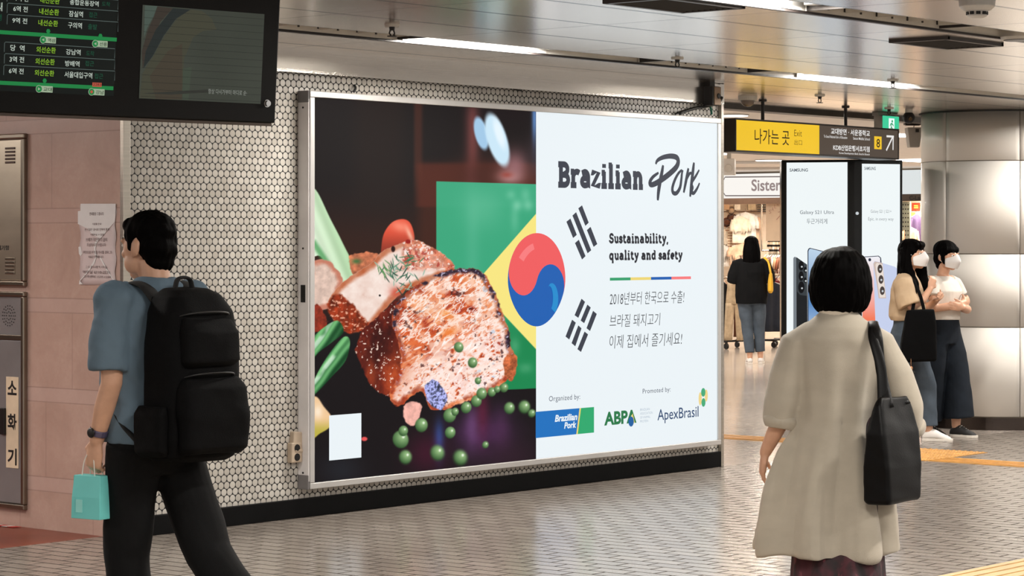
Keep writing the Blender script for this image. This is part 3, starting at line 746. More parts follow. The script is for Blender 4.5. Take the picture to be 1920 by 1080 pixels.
    # peas
    for cx, cy, r, sf in ((751, 824, 15, 0), (756, 808, 9, 0), (760, 857, 12, .3), (790, 797, 12, 0), (820, 849, 13, .4), (863, 858, 13, .5), (844, 811, 10, 0), (843, 779, 12, 0), (853, 772, 7, 0), (874, 764, 10, 0), (893, 752, 10, 0), (903, 738, 10, 0), (896, 714, 6, 0), (955, 765, 10, .2), (983, 763, 11, .3), (997, 775, 7, .3), (886, 680, 9, 0), (860, 651, 9, 0), (922, 735, 8, 0), (945, 727, 8, 0), (910, 834, 6, .4), (932, 730, 6, 0)):
        e = ell(cx, cy, r, r * 1.12, rs.uniform(-20, 20)); aa = 1 - ss(.85 - sf * .4, 1.12 + sf * .5, e)
        lit = np.clip(1.1 - np.hypot(x - cx - r * .25, y - cy + r * .35) / (r * 1.3), 0, 1)
        lay(np.array((48, 84, 44)) + (np.array((170, 206, 146)) - np.array((48, 84, 44))) * (lit * .85)[:, None], aa); lay((244, 250, 236), (1 - ss(.3, 1.2, ell(cx + r * .35, cy - r * .35, r * .22, r * .26))) * .8)
    lay((226, 84, 84), 1 - ss(.7, 1.2, ell(683, 823, 6, 4)))
    # blank white card (its code is left out)
    # colour to light
    s = np.clip(img, 0, 255) / 255; lin = np.where(s <= .04045, s / 12.92, ((s + .055) / 1.055) ** 2.4)
    me = bpy.data.meshes.new('printed_picture')
    idx = np.arange(nx * ny).reshape(ny, nx); q = np.stack([idx[:-1, :-1], idx[:-1, 1:], idx[1:, 1:], idx[1:, :-1]], -1).reshape(-1, 4)
    me.vertices.add(nx * ny); co = np.stack([X.ravel(), np.full(n, FY - .0006), Z.ravel()], 1); me.vertices.foreach_set('co', co.ravel())
    me.loops.add(q.size); me.loops.foreach_set('vertex_index', q.ravel()); me.polygons.add(len(q)); me.polygons.foreach_set('loop_start', np.arange(0, q.size, 4)); me.update(calc_edges=True); me.validate()
    at = me.color_attributes.new('print', 'FLOAT_COLOR', 'POINT'); at.data.foreach_set('color', np.concatenate([lin, np.ones((n, 1))], 1).ravel())
    m = bpy.data.materials.new('lit print'); t = N(m); a = t.new('ShaderNodeVertexColor'); a.layer_name = 'print'
    t.base((.004, .004, .004)); t.b.inputs['Specular IOR Level'].default_value = .02; t.b.inputs['Roughness'].default_value = .5; t.l.new(a.outputs[0], t.b.inputs['Emission Color']); t.b.inputs['Emission Strength'].default_value = 1.05
    me.materials.append(m); o = bpy.data.objects.new('printed_picture', me); COL.objects.link(o); return o
under(print_picture(), bb)['label'] = 'printed picture of glazed meat, peas and leeks'
card = G(); card.slab(bp, [bp.uv(617, 780), bp.uv(677, 780), bp.uv(677, 862), bp.uv(617, 862)], .0005, .002); 
cu = [bp.uv(617, 863.5), bp.uv(677, 857.5), bp.uv(677, 774.5), bp.uv(617, 780.5)]
card = G(); card.rect(bp, cu[0][0], cu[0][1], cu[1][0], cu[2][1], .0008, .002); under(card.build('blank_card', white_em), bb)

ink = glow('navy ink', C(58, 62, 74), 1.0); bk = glow('black ink', C(38, 40, 48), 1.0)
red_e = glow('lit red', C(240, 92, 94), 1.0); blue_e = glow('lit blue', C(20, 94, 178), 1.0); blue2 = glow('lit light blue', C(30, 140, 206), 1.0)
pink_e = glow('lit pink', C(248, 124, 126), 1.0); grn = glow('lit green', C(46, 158, 106), 1.0); yel = glow('lit yellow', C(238, 214, 116), 1.0)
w1 = .0015
# red and blue roundel
g = G(); c0 = bp.uv(1006.5, 524.5); R = (bp.uv(1006.5, 437)[1] - bp.uv(1006.5, 612)[1]) / 2
A0 = math.radians(-20)
def rot(px, py):
    qx, qy = px * math.cos(A0) - py * math.sin(A0), px * math.sin(A0) + py * math.cos(A0)
    return (c0[0] + R * qx * .97 * (1 - .13 * max(0, -qy) ** 1.5), c0[1] + R * qy)
full = [(math.cos(2 * math.pi * i / 64), math.sin(2 * math.pi * i / 64)) for i in range(64)]
g.flat(bp, [rot(*p) for p in full], w1, 0)
red_half = [(math.cos(math.pi * i / 32), math.sin(math.pi * i / 32)) for i in range(33)]
wave = [(-.5 - .5 * math.cos(math.pi * i / 16), -.5 * math.sin(math.pi * i / 16)) for i in range(1, 17)] + [(.5 - .5 * math.cos(math.pi * i / 16), .5 * math.sin(math.pi * i / 16)) for i in range(1, 16)]
g.flat(bp, [rot(*p) for p in red_half + wave], w1 + .0006, 1)
gl = [(.93 * math.cos(a), .93 * math.sin(a)) for a in [math.radians(q) for q in range(105, 141, 5)]] + [(.72 * math.cos(a), .8 * math.sin(a)) for a in [math.radians(q) for q in range(140, 104, -5)]]
g.flat(bp, [(c0[0] + R * (p[0] + .1), c0[1] + R * (p[1] - .12)) for p in gl], w1 + .0012, 2)
gl2 = [(.5 + .22 * math.cos(a), -.42 + .34 * math.sin(a)) for a in [math.radians(q) for q in range(-60, 120, 10)]] + [(.42 + .12 * math.cos(a), -.4 + .26 * math.sin(a)) for a in [math.radians(q) for q in range(120, -61, -10)]]
g.flat(bp, [(c0[0] + R * p[0], c0[1] + R * p[1]) for p in gl2], w1 + .0012, 3)
under(g.build('roundel', [blue_e, red_e, pink_e, blue2], fix=False), bb)
# bar marks
z7 = lambda x, y: bp.uv(1000 + x / 3.178, 260 + y / 3.178); z8 = lambda x, y: bp.uv(1000 + x / 3, 520 + y / 3); z4 = lambda x, y: bp.uv(1000 + x / 5.333, 700 + y / 5.333)
for mp_, marks in ((z7, ([(196, 495), (220, 476), (258, 573), (236, 592)], [(247, 622), (270, 602), (310, 700), (289, 720)], [(232, 458), (254, 438), (344, 665), (322, 683)], [(267, 415), (289, 397), (329, 500), (309, 520)], [(318, 545), (340, 525), (380, 628), (358, 645)])),
                   (z8, ([(270, 120), (290, 138), (252, 228), (231, 213)], [(217, 238), (238, 255), (201, 350), (180, 333)], [(303, 153), (322, 170), (285, 258), (265, 243)], [(252, 270), (270, 287), (235, 388), (214, 370)], [(335, 188), (356, 206), (318, 302), (298, 286)], [(287, 305), (307, 321), (267, 420), (247, 404)]))):
    g = G()
    for q in marks: g.flat(bp, [mp_(*p) for p in q], w1)
    under(g.build('bar_mark', ink, fix=False), bb)

# a slab letter set drawn with a broad pen
def arc(cx, cy, rx, ry, a0, a1, k=10): return [(cx + rx * math.cos(math.radians(a0 + (a1 - a0) * i / k)), cy + ry * math.sin(math.radians(a0 + (a1 - a0) * i / k))) for i in range(k + 1)]
def slab_font(s):
    """strokes of letters on a unit x-height 1, cap 1.42, pen about .24; returns (strokes, width)"""
    x = 0; out = []
    L = {}
    h = .5; top = 1 - .11; bot = .11
    def serif(cx, y, w=.2): return [(cx - w, y), (cx + w, y)]
    L['B'] = ([[(.22, 0), (.22, 1.42)], [(0, .1), (.5, .1)] + arc(.5, .4, .3, .3, -90, 90), [(.22, .70), (.5, .70)] , [(0, 1.32), (.46, 1.32)] + arc(.46, 1.03, .28, .29, 90, -90)], .92)
    L['r'] = ([[(.2, 0), (.2, 1)], [(0, .9), (.28, .9)], [(0, .1), (.46, .1)], arc(.5, .55, .3, .36, 180, 50)], .72)
    L['a'] = ([[(.1, .82)] + arc(.36, .58, .26, .33, 110, 0) + [(.62, .1), (.78, .1)], [(.62, .5)] + arc(.34, .32, .24, .22, 80, 280) + [(.5, .12), (.62, .24)]], .84)
    L['z'] = ([[(.06, .72), (.06, .9), (.56, .9), (.06, .1), (.6, .1), (.6, .28)]], .7)
    L['i'] = ([[(.22, 0), (.22, .98)], [(.02, .9), (.3, .9)], [(0, .1), (.46, .1)], [(.22, 1.2), (.22, 1.44)]], .5)
    L['l'] = ([[(.22, 0), (.22, 1.45)], [(.02, 1.36), (.3, 1.36)], [(0, .1), (.46, .1)]], .5)
    L['n'] = ([[(.2, 0), (.2, 1)], [(0, .9), (.28, .9)], [(0, .1), (.4, .1)], [(.2, .6)] + arc(.44, .58, .22, .32, 150, 0) + [(.66, 0)], [(.5, .1), (.86, .1)]], .92)
    L['S'] = ([[(.66, 1.02), (.66, 1.24)], [(.64, 1.14)] + arc(.4, 1.02, .27, .30, 30, 260, 12) + arc(.38, .40, .3, .31, 75, -160, 14), [(.06, .22), (.06, .44)]], .8)
    L['u'] = ([[(0, .9), (.2, .9), (.2, .42)] + arc(.42, .4, .22, .3, 180, 330) , [(.44, .9), (.64, .9), (.64, .1), (.8, .1)]], .86)
    L['s'] = ([[(.5, .66), (.5, .86)], [(.48, .8)] + arc(.3, .71, .2, .2, 40, 255, 10) + arc(.3, .31, .22, .21, 75, -150, 12), [(.05, .12), (.05, .34)]], .62)
    L['t'] = ([[(.2, 1.28), (.2, .36)] + arc(.42, .36, .22, .26, 180, 320), [(0, .9), (.52, .9)]], .62)
    L['b'] = ([[(0, 1.36), (.2, 1.36), (.2, .02)], [(.2, .5)] + arc(.46, .5, .26, .4, 170, -170, 20)], .82)
    L['d'] = ([[(.4, 1.36), (.62, 1.36), (.62, .1), (.8, .1)], arc(.36, .5, .26, .4, 10, 350, 20)], .86)
    L['q'] = ([[(.62, 1.0), (.62, -.42)], [(.46, -.36), (.78, -.36)], arc(.36, .5, .26, .4, 10, 350, 20)], .84)
    L['y'] = ([[(0, .9), (.3, .9)], [(.5, .9), (.8, .9)], [(.14, .9), (.42, .12)], [(.66, .9), (.36, -.1), (.24, -.32), (.02, -.32)]], .82)
    L['f'] = ([[(.22, 0), (.22, 1.1)] + arc(.44, 1.1, .22, .28, 180, 60), [(0, .9), (.5, .9)], [(0, .1), (.46, .1)]], .6)
    L['e'] = ([[(.1, .52), (.62, .52)] + arc(.36, .52, .27, .39, 0, 310, 18)], .74)
    L[','] = ([[(.14, .18), (.14, 0), (.04, -.24)]], .3); L[' '] = ([], .36)
    for ch in s:
        st, w = L[ch]
        for q in st: out.append([(p[0] + x, p[1]) for p in q])
        x += w + .08
    return out, x - .08
def slab_write(g, pl, s, u0, v0, u1, vx, pen, w):
    """baseline v0, x-height to vx"""
    st, W_ = slab_font(s); k = (u1 - u0) / W_; h = vx - v0
    for i, q in enumerate(st): stroke(g, pl, [(u0 + p[0] * k, v0 + p[1] * h) for p in q], pen, w + .00015 * (i % 5))
g = G()
a = z7(147, 284); b = z7(656, 284); slab_write(g, bp, 'Brazilian', a[0], a[1], b[0], a[1] + (z7(147, 142)[1] - a[1]) / 1.42, .040, w1)
under(g.build('headline_lettering', ink, fix=False), bb)
g = G()
pen_n = 0
def pen(P, wmin, wmax, f=z7):
    Q = curve_pts([f(*p) for p in P], 6); n = len(Q)
    global pen_n
    pen_n += 1
    stroke(g, bp, Q, [wmin + (wmax - wmin) * (math.sin(math.pi * min(1, (i + .5) / n)) ** .6)  for i in range(n)], w1 + .0003 * pen_n)
pen([(728, 152), (738, 130), (770, 112), (815, 104), (852, 112), (862, 138), (850, 170), (815, 205), (770, 240), (725, 268), (698, 274), (694, 256), (712, 228), (745, 203)], .012, .042)
pen([(772, 158), (764, 205), (752, 265), (744, 320), (740, 368)], .014, .038)
pen([(884, 186), (862, 208), (840, 250), (827, 295), (832, 322), (852, 324), (872, 292), (880, 245), (884, 206), (890, 188)], .012, .030)
pen([(922, 176), (915, 215), (906, 262), (894, 322)], .014, .030); pen([(904, 268), (916, 232), (932, 206), (946, 212)], .012, .022)
pen([(955, 142), (948, 200), (940, 270), (932, 346)], .014, .034); pen([(986, 186), (966, 222), (938, 268), (946, 290), (940, 316), (954, 324), (974, 296), (988, 264)], .010, .028)
under(g.build('script_lettering', ink, fix=False), bb)
g = G()
a = z7(452, 622); b = z7(803, 622); slab_write(g, bp, 'Sustainability,', a[0], a[1], b[0], a[1] + (z7(452, 564)[1] - a[1]) / 1.45, .0165, w1)
a = z7(452, 722); b = z7(888, 722); slab_write(g, bp, 'quality and safety', a[0], a[1], b[0], a[1] + (z7(452, 668)[1] - a[1]) / 1.4, .0165, w1)
under(g.build('slogan_lettering', bk, fix=False), bb)
g = G()
for i, (xa, xb) in enumerate(((455, 578), (578, 700), (700, 822), (822, 938))):
    p0 = z7(xa, 846); p1 = z7(xb, 846); v0 = z7(455, 846)[1]; v1 = z7(455, 829)[1]; g.add([bp.P(p0[0], v0, w1), bp.P(p1[0], v0, w1), bp.P(p1[0], v1, w1), bp.P(p0[0], v1, w1)], [(0, 1, 2, 3)], i)
under(g.build('colour_rule', [grn, yel, blue_e, pink_e], fix=False), bb)
def wr(g, s, f, x0, x1, yt, yb, **k):
    a = f(x0, yb); write(g, bp, s, a[0], a[1], f(x1, yb)[0], f(x0, yt)[1], w1, **k)
for s_, x1_, ya_, yb_ in (('2018년부터 한국으로 수출!', 848, 84, 158), ('브라질 돼지고기', 714, 210, 282), ('이제 집에서 즐기세요!', 836, 326, 402)):
    g = G(); wr(g, s_, z8, 428, x1_, ya_, yb_, bold=-.008, shear=.12); under(g.build('handwritten_lettering', bk, fix=False), bb)
for s_, *q_ in (('Organized by:', 155, 466, 229, 297), ('Promoted by:', 1092, 1370, 156, 218)): g = G(); wr(g, s_, z4, *q_, space=1.05); under(g.build('credit_lettering', glow('grey ink', C(92, 98, 112), 1.0), fix=False), bb)
g = G(); v0, v1 = z4(20, 648)[1], z4(20, 385)[1]
um = lambda x: z4(x, 500)[0]
g.add([bp.P(um(22), v0, w1), bp.P(um(428), v0, w1), bp.P(um(460), v1, w1), bp.P(um(22), v1, w1), bp.P(um(442), v0, w1), bp.P(um(605), v0, w1), bp.P(um(605), v1, w1), bp.P(um(475), v1, w1)], [(0, 1, 2, 3)], 0)
g.add([bp.P(um(428), v0, w1), bp.P(um(442), v0, w1), bp.P(um(475), v1, w1), bp.P(um(460), v1, w1)], [(0, 1, 2, 3)], 1)
g.add([bp.P(um(442), v0, w1), bp.P(um(605), v0, w1), bp.P(um(605), v1, w1), bp.P(um(475), v1, w1)], [(0, 1, 2, 3)], 2)
n0 = len(g.v)
a = z4(212, 487); write(g, bp, 'Brazilian', a[0], a[1], z4(437, 480)[0], z4(212, 417)[1], w1 + .001, bold=.035, shear=.2, mi=3)
a = z4(305, 555); write(g, bp, 'Pork', a[0], a[1], z4(427, 550)[0], z4(305, 490)[1], w1 + .001, bold=.035, shear=.2, mi=3)
under(g.build('organizer_logo', [glow('logo blue', C(24, 112, 190), 1.0), yel, glow('logo green', C(44, 168, 110), 1.0), white_em], fix=False), bb)
g = G(); a = z4(707, 523); write(g, bp, 'ABPA', a[0], a[1], z4(1030, 500)[0], z4(707, 388)[1], w1, bold=.04)
q = lambda x, y: z4(x, y)
g.add([bp.P(*q(p[0], p[1]), w1 + .001) for p in ((948, 500), (990, 400), (1012, 495), (985, 497), (975, 470))], [(0, 1, 2, 3, 4)], 1)
uc = q(974, 482); g.disc(bp, uc[0], uc[1], .034, w1 + .002, 16, 2, ru=.03)
under(g.build('association_logo', [glow('logo deep green', C(38, 120, 72), 1.0), yel, glow('logo deep blue', C(30, 96, 160), 1.0)], fix=False), bb)
g = G()
for i, s in enumerate(('BRAZILIAN', 'ASSOCIATION', 'OF ANIMAL', 'PROTEIN')): wr(g, s, z4, 1066, [1162, 1190, 1168, 1146][i], 352 + i * 39, 376 + i * 39)
under(g.build('association_lettering', glow('pale grey ink', C(176, 190, 204), 1.0), fix=False), bb)
g = G(); wr(g, 'ApexBrasil', z4, 1240, 1650, 362, 506, bold=.004); under(g.build('promoter_lettering', glow('promoter navy', C(44, 72, 112), 1.0), fix=False), bb)
g = G()
for cx, cy, rx, ry, mi in ((1697, 190, .026, .030, 0), (1727, 222, .019, .042, 1), (1667, 254, .019, .046, 1), (1699, 291, .024, .030, 0)):
    c = z4(cx, cy); g.disc(bp, c[0], c[1], ry, w1 + (.0005 if mi == 0 else 0), 20, mi, ru=rx)
under(g.build('promoter_emblem', [glow('emblem green', C(70, 170, 120), 1.0), glow('emblem yellow', C(240, 214, 140), 1.0)], fix=False), bb)

# ================================================================== WALL FITTINGS
wpl = Plane((0, WALL_Y, 0), (1, 0, 0))
beige = mat('aged beige plastic', C(178, 160, 140), .45, bump=.1)
o = Vector((*wpl.uv(548, 848), 0)); o = Vector((o.x, WALL_Y, o.y))
t = empty('wall_socket', o, 0, 'beige double power socket on the tiles at the left edge of the lightbox', 'power socket')
g = G(); g.box((0, -.02, 0), (.085, .04, .115)); g.build('body', beige, t, bevel=.006)
for z in (.026, -.026):
    g = G(); g.tube([(0, -.038, z), (0, -.043, z)], [.023, .021], 20); g.tube([(0, -.0425, z), (0, -.044, z)], [.016, .016], 16); g.build('outlet', dark_m, t)
o = Vector((wpl.uv(552, 828)[0], WALL_Y, wpl.uv(552, 828)[1]))
t = empty('cable_cover', o, 0, 'tilted beige cable cover just above the double power socket', 'cable cover')
g = G(); g.box((0, -.018, -.002), (.085, .036, .12), Matrix.Rotation(.10, 3, 'Y')); g.box((0, -.038, -.05), (.07, .012, .02), Matrix.Rotation(.10, 3, 'Y')); g.build('cover', beige, t, bevel=.008)
# the dark box and its lead at the right end of the fascia
pb = lambda x, y, w=0: (wpl.uv(x, y)[0], WALL_Y - w, wpl.uv(x, y)[1])
c = pb(1319, 181, .07)
t = empty('alarm_box', c, 0, 'dark box with tan front plate under the ceiling above the right lightbox corner', 'alarm box')
g = G(); g.box((0, 0, 0), (.09, .085, .135)); g.build('case', mat('dark box paint', C(30, 28, 32), .45), t, bevel=.006)
g = G(); g.box((-.01, .01, .094), (.06, .05, .06)); g.build('bracket', dark_m, t, bevel=.004)
g = G(); g.box((.005, -.046, 0), (.075, .01, .125)); g.build('front_plate', mat('tan plastic', C(166, 140, 116), .45), t, bevel=.003)
g = G(); g.tube([(.012, -.05, .0), (.012, -.058, .0)], [.02, .017], 16); g.build('knockout', dark_m, t)
cable_m = mat('black cable', C(16, 16, 17), .5)
def cable(label, pts, r, m=cable_m, name='cable'):
    g = G(); g.tube([tuple(p) for p in curve_pts(pts, 6)], [r] * ((len(pts) - 1) * 6 + 1), 8); tag(g.build(name, m, smooth=True), label, 'cable')
cable('thick black cable sagging from the dark alarm box across the top of the tiles', [pb(1325, 184, .13), pb(1329, 193, .08), pb(1320, 199, .03), pb(1300, 203, .02), pb(1280, 209, .02), pb(1270, 212, .03), pb(1269, 216, .03)], .011)
cable('thin black cable running right along the ceiling from the dark alarm box', [pb(1318, 154, .06), pb(1335, 155, .05), pb(1345, 157, .05)], .007)
cable('short green cable hanging beside the black one above the lightbox', [pb(1325, 200, .03), pb(1327, 206, .03), pb(1330, 214, .02)], .008, mat('green cable', C(20, 100, 80), .5))
cable('small black cable end sticking out above the left part of the lightbox', [pb(662, 160, .01), pb(660, 166, .03), pb(656, 173, .03)], .007)
cable('small black cable stub on the tiles above the middle of the lightbox', [pb(960, 166, .01), pb(967, 168, .02), pb(973, 169, .02)], .009)

# ================================================================== CABINETS AND NOTICE ON THE MARBLE
mp = Plane((8.68, 10.0, 0), (0, -1, 0))                         # u grows towards the corner (to the right in the picture)
dirty_st = mat('polished cabinet steel', C(206, 196, 178), .3, 1.0, .12, 2, .08, 6, (1, 1, 3))
frame_st = mat('cabinet frame steel', C(142, 134, 122), .28, 1.0, .1, 4)
grey_st = mat('grey cabinet steel', C(134, 131, 132), .35, .35, .12, 3)
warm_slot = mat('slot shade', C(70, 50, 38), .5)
def cabinet(name, label, cat, y_top, y_bot, xr=52):
    u1 = mp.uv(xr, y_top)[0]; v1 = mp.uv(xr, y_top)[1]; v0 = mp.uv(xr, y_bot)[1]; u0 = u1 - .62
    root = empty(name, mp.P((u0 + u1) / 2, 0, 0), 0, label, cat); root.location.z = v0
    g = G(); F = .028
    for a in ((u0, v0, u1, v0 + F), (u0, v1 - F, u1, v1), (u0, v0 + F, u0 + F, v1 - F), (u1 - F, v0 + F, u1, v1 - F)): g.rect(mp, *a, 0, .03)
    under(g.build('frame', frame_st, bevel=.006), root); return root, u0 + F, v0 + F, u1 - F, v1 - F
r, u0, v0, u1, v1 = cabinet('equipment_cabinet', 'polished steel wall cabinet with louvres, upper one on the pink marble', 'cabinet', 250, 537)
g = G(); g.rect(mp, u0 + .004, v0 + .004, u1 - .004, v1 - .004, 0, .014); under(g.build('door', dirty_st, bevel=.004), r)
for yt in (276, 483):
    for i in range(5):
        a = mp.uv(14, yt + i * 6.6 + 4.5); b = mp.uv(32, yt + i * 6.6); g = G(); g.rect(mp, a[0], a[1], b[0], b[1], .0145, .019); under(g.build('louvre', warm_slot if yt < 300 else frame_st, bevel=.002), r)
g = G(); a = mp.uv(0, 469); write(g, mp, 'TV 중계기함', a[0] - .10, a[1], mp.uv(21, 469)[0], mp.uv(0, 460)[1], .0155, bold=.01); under(g.build('lettering', cable_m, fix=False), r)
r, u0, v0, u1, v1 = cabinet('extinguisher_cabinet', 'grey steel fire extinguisher cabinet below the polished one on the marble', 'cabinet', 547, 956)
vm = mp.uv(30, 632)[1]
g = G(); g.rect(mp, u0, vm + .01, u1, v1, 0, .012); 
g2 = G(); cx, cy = mp.uv(20, 592)
for rr, k in ((.004, 1), (.022, 8), (.04, 14), (.056, 18)):
    for i in range(k):
        a = 2 * math.pi * i / k; g2.disc(mp, cx + rr * math.cos(a) * 1.0, cy + rr * math.sin(a), .004, .0135, 8)
sp_ = under(g.build('speaker_panel', grey_st, bevel=.003), r); under(g2.build('perforation', dark_m, fix=False), r)
g = G(); g.rect(mp, u0, vm - .015, u1, vm + .012, 0, .022); under(g.build('rail', frame_st, bevel=.003), r)
g = G(); g.rect(mp, u0 + .003, v0 + .003, mp.uv(2, 800)[0] - .004, vm - .018, 0, .014); g.rect(mp, mp.uv(2, 800)[0], v0 + .003, u1 - .003, vm - .018, 0, .014); under(g.build('door', grey_st, bevel=.004), r)
a = mp.uv(16, 876); b = mp.uv(39, 707); g = G(); g.rect(mp, a[0], a[1], b[0], b[1], .0142, .017); pq = under(g.build('plaque', mat('cream plaque', C(214, 196, 170), .4)), r)
for ch, y0, y1 in (('소', 714, 740), ('화', 776, 806), ('기', 841, 871)):
    g = G(); q0 = mp.uv(19, y1); q1 = mp.uv(36, y0); write(g, mp, ch, q0[0], q0[1], q1[0], q1[1], .0178, bold=.03); under(g.build('plaque_lettering', cable_m, fix=False), r)
a = mp.uv(7, 814); b = mp.uv(16, 765); g = G(); g.rect(mp, a[0], a[1], b[0], b[1], .0142, .03); under(g.build('handle', dark_m, bevel=.004), r)
# paper notice under clear tape
paper = mat('notice paper', C(205, 190, 190), .5, var=.06, bump=.1, bscale=12)
r = empty('paper_notice', mp.P(*mp.uv(184, 535)), 0, 'printed paper notice taped to the pink marble beside the tiled wall', 'notice')
g = G(); n = 8; q = lambda x, y: mp.uv(x, y)
rings = []
for j in range(13):
    y = 385 + (534 - 385) * j / 12; rings.append([mp.P(*q(151 + (218 - 151) * i / n + (1.5 * math.sin(j * 1.7) if i in (0, n) else 0), y), .004 + .002 * math.sin(i * 1.3 + j)) for i in range(n + 1)])
g.loft(rings, cap=False, closed=False); under(g.build('sheet', paper, smooth=True, fix=False, solid=.0015), r)
tape = mat('milky tape', C(226, 224, 224), .18, var=.05)
for P in ([(153, 382), (219, 382), (218, 408), (217, 416), (203, 432), (190, 448), (176, 440), (165, 428), (148, 420), (148, 396), (153, 395)], [(189, 448), (183, 456), (181, 466), (182, 476), (186, 483), (184, 484), (179, 476), (178, 462), (180, 454), (186, 446)], [(182, 478), (176, 492), (163, 512), (151, 526), (150, 533), (157, 533), (152, 527), (166, 512), (179, 494), (184, 480)], [(190, 480), (200, 500), (212, 520), (220, 528), (219, 535), (213, 533), (213, 524), (200, 504), (189, 484)], [(149, 463), (153, 462), (156, 476), (153, 480), (150, 476)]):
    g = G(); g.slab(mp, [q(*p) for p in P][::-1], .0065, .0075); under(g.build('tape', tape), r)
g = G()
for s, x0, x1, y0, y1 in (('안내말씀 드립니다', 170, 197, 398, 404), ('시설물 안내', 175, 192, 418, 422), ('본 시설은 공사로 인하여 통제', 161, 207, 428, 433), ('이용하실 수 없음', 172, 197, 438, 442), ('쓰레기 무단투기 금지', 163, 203, 446, 453), ('조심하시기 바랍니다', 165, 201, 456, 462), ('무단으로 부착물 게시할 경우, 과', 158, 212, 470, 476), ('태료가 부과됩니다', 168, 196, 479, 484), ('그 외 문의사항 역 사무실', 163, 202, 498, 503), ('역무실 6110-2231', 157, 208, 507, 513), ('고객센터 1577-1234', 159, 210, 516, 521)):
    g = G(); a = q(x0, y1); write(g, mp, s, a[0], a[1], q(x1, y1)[0], q(x0, y0)[1], .009, bold=.012); under(g.build('notice_print', mat('notice ink', C(120, 104, 104), .6), fix=False), r)
# striped edging at the foot of the marble
g = G()
for i in range(8): g.add([(8.655 - dx, 10.82 + i * .05 + dy + .02 * (dx > 0), .004) for dx, dy in ((0, 0), (0, .05), (.045, .05), (.045, 0))], [(0, 1, 2, 3)], i % 2)
o = g.build('striped_tape', [mat('tape red', C(190, 50, 44), .5), mat('tape white', C(214, 206, 200), .5)], solid=.002, fix=False); tag(o, 'red and white striped tape on the red floor at the foot of the marble', 'tape')
# ================================================================== HANGING EXIT SIGN
ep = Plane((ORG_X := 15.2, 10.72, 2.2), (1, 0, 0))
eu = lambda x, y: ep.uv(x, y)
U0, U1 = eu(1378, 250)[0], eu(1685, 270)[0]; V0, V1 = eu(1378, 284.5)[1], eu(1378, 221)[1]
o = ep.P((U0 + U1) / 2, V0, -.11)
es = empty('hanging_exit_sign', o, 0, 'yellow and brown hanging exit sign with a white arrow and number 8', 'exit sign')
sgn_dark = mat('sign frame', C(40, 35, 33), .4, .3)
g = G(); g.rect(ep, U0, V0, U1, V1, -.22, -.004); under(g.build('case', sgn_dark, bevel=.006), es)
g = G(); fr = .014
for a in ((U0, V0, U1, V0 + fr), (U0, V1 - fr, U1, V1), (U0, V0 + fr, U0 + fr, V1 - fr), (U1 - fr, V0 + fr, U1, V1 - fr)): g.rect(ep, *a, -.004, .006)
under(g.build('front_frame', sgn_dark, bevel=.003), es)
us = eu(1536, 260)[0]
g = G(); g.rect(ep, U0 + fr, V0 + fr, us, V1 - fr, -.003, .001); under(g.build('yellow_panel', glow('sign yellow', C(246, 200, 50), 1.0, .06), fix=False), es)
g = G(); g.rect(ep, us, V0 + fr, U1 - fr, V1 - fr, -.003, .001); under(g.build('brown_panel', glow('sign brown', C(84, 73, 64), 1.0, .05), fix=False), es)
ez = lambda x, y: (1330 + x / 4.8, 180 + y / 4.8)
def es_txt(name, m, items, w=.003):
    for s, x0, x1, yt, yb, b in items:
        g = G(); a = ez(x0, yb); p0 = eu(*a); write(g, ep, s, p0[0], p0[1], eu(*ez(x1, yb))[0], eu(*ez(x0, yt))[1], w, bold=b); under(g.build(name, m, fix=False), es)
sign_black = glow('sign black', C(40, 32, 26), 1.0); sign_white = glow('sign white', C(236, 234, 232), 1.0)
es_txt('black_lettering', sign_black, [('나가는 곳', 405, 718, 292, 428, .004), ('Exit', 762, 830, 304, 361, -.01), ('出口', 762, 832, 392, 440, -.008)])
es_txt('white_lettering', sign_white, [('교대방면 · 서운중학교', 1092, 1442, 288, 344, .018), ('KDB산업은행서초지점', 1112, 1440, 436, 488, .02), ('To Seoul National Univ. of Education', 1028, 1238, 350, 374, .004), ('Seoun Middle School', 1292, 1442, 368, 392, .004), ('Korea Development Bank Seocho Branch', 1165, 1440, 503, 526, .004)])
g = G(); a = eu(*ez(1483, 477)); b = eu(*ez(1548, 366)); g.rect(ep, a[0], a[1], b[0], b[1], .0012, .003); under(g.build('number_tile', glow('sign yellow', (0, 0, 0))), es)
es_txt('number', sign_black, [('8', 1501, 1532, 385, 463, .01)], .004)
g = G(); e_ = lambda x, y: eu(*ez(x, y))
stroke(g, ep, [e_(1590, 490), e_(1648, 368)], .017, .003); stroke(g, ep, [e_(1592, 362), e_(1658, 366)], .017, .003); stroke(g, ep, [e_(1652, 360), e_(1650, 486)], .015, .0032)
under(g.build('arrow', sign_white, fix=False), es)
for x in (1452, 1607):
    u = eu(x, 230)[0]; g = G(); p = ep.P(u, V1, -.11); g.tube([p, (p.x, p.y, CEIL)], [.014, .014], 14); g.tube([(p.x, p.y, CEIL - .015), (p.x, p.y, CEIL)], [.03, .034], 18); under(g.build('hanging_rod', sgn_dark, smooth=False), es)

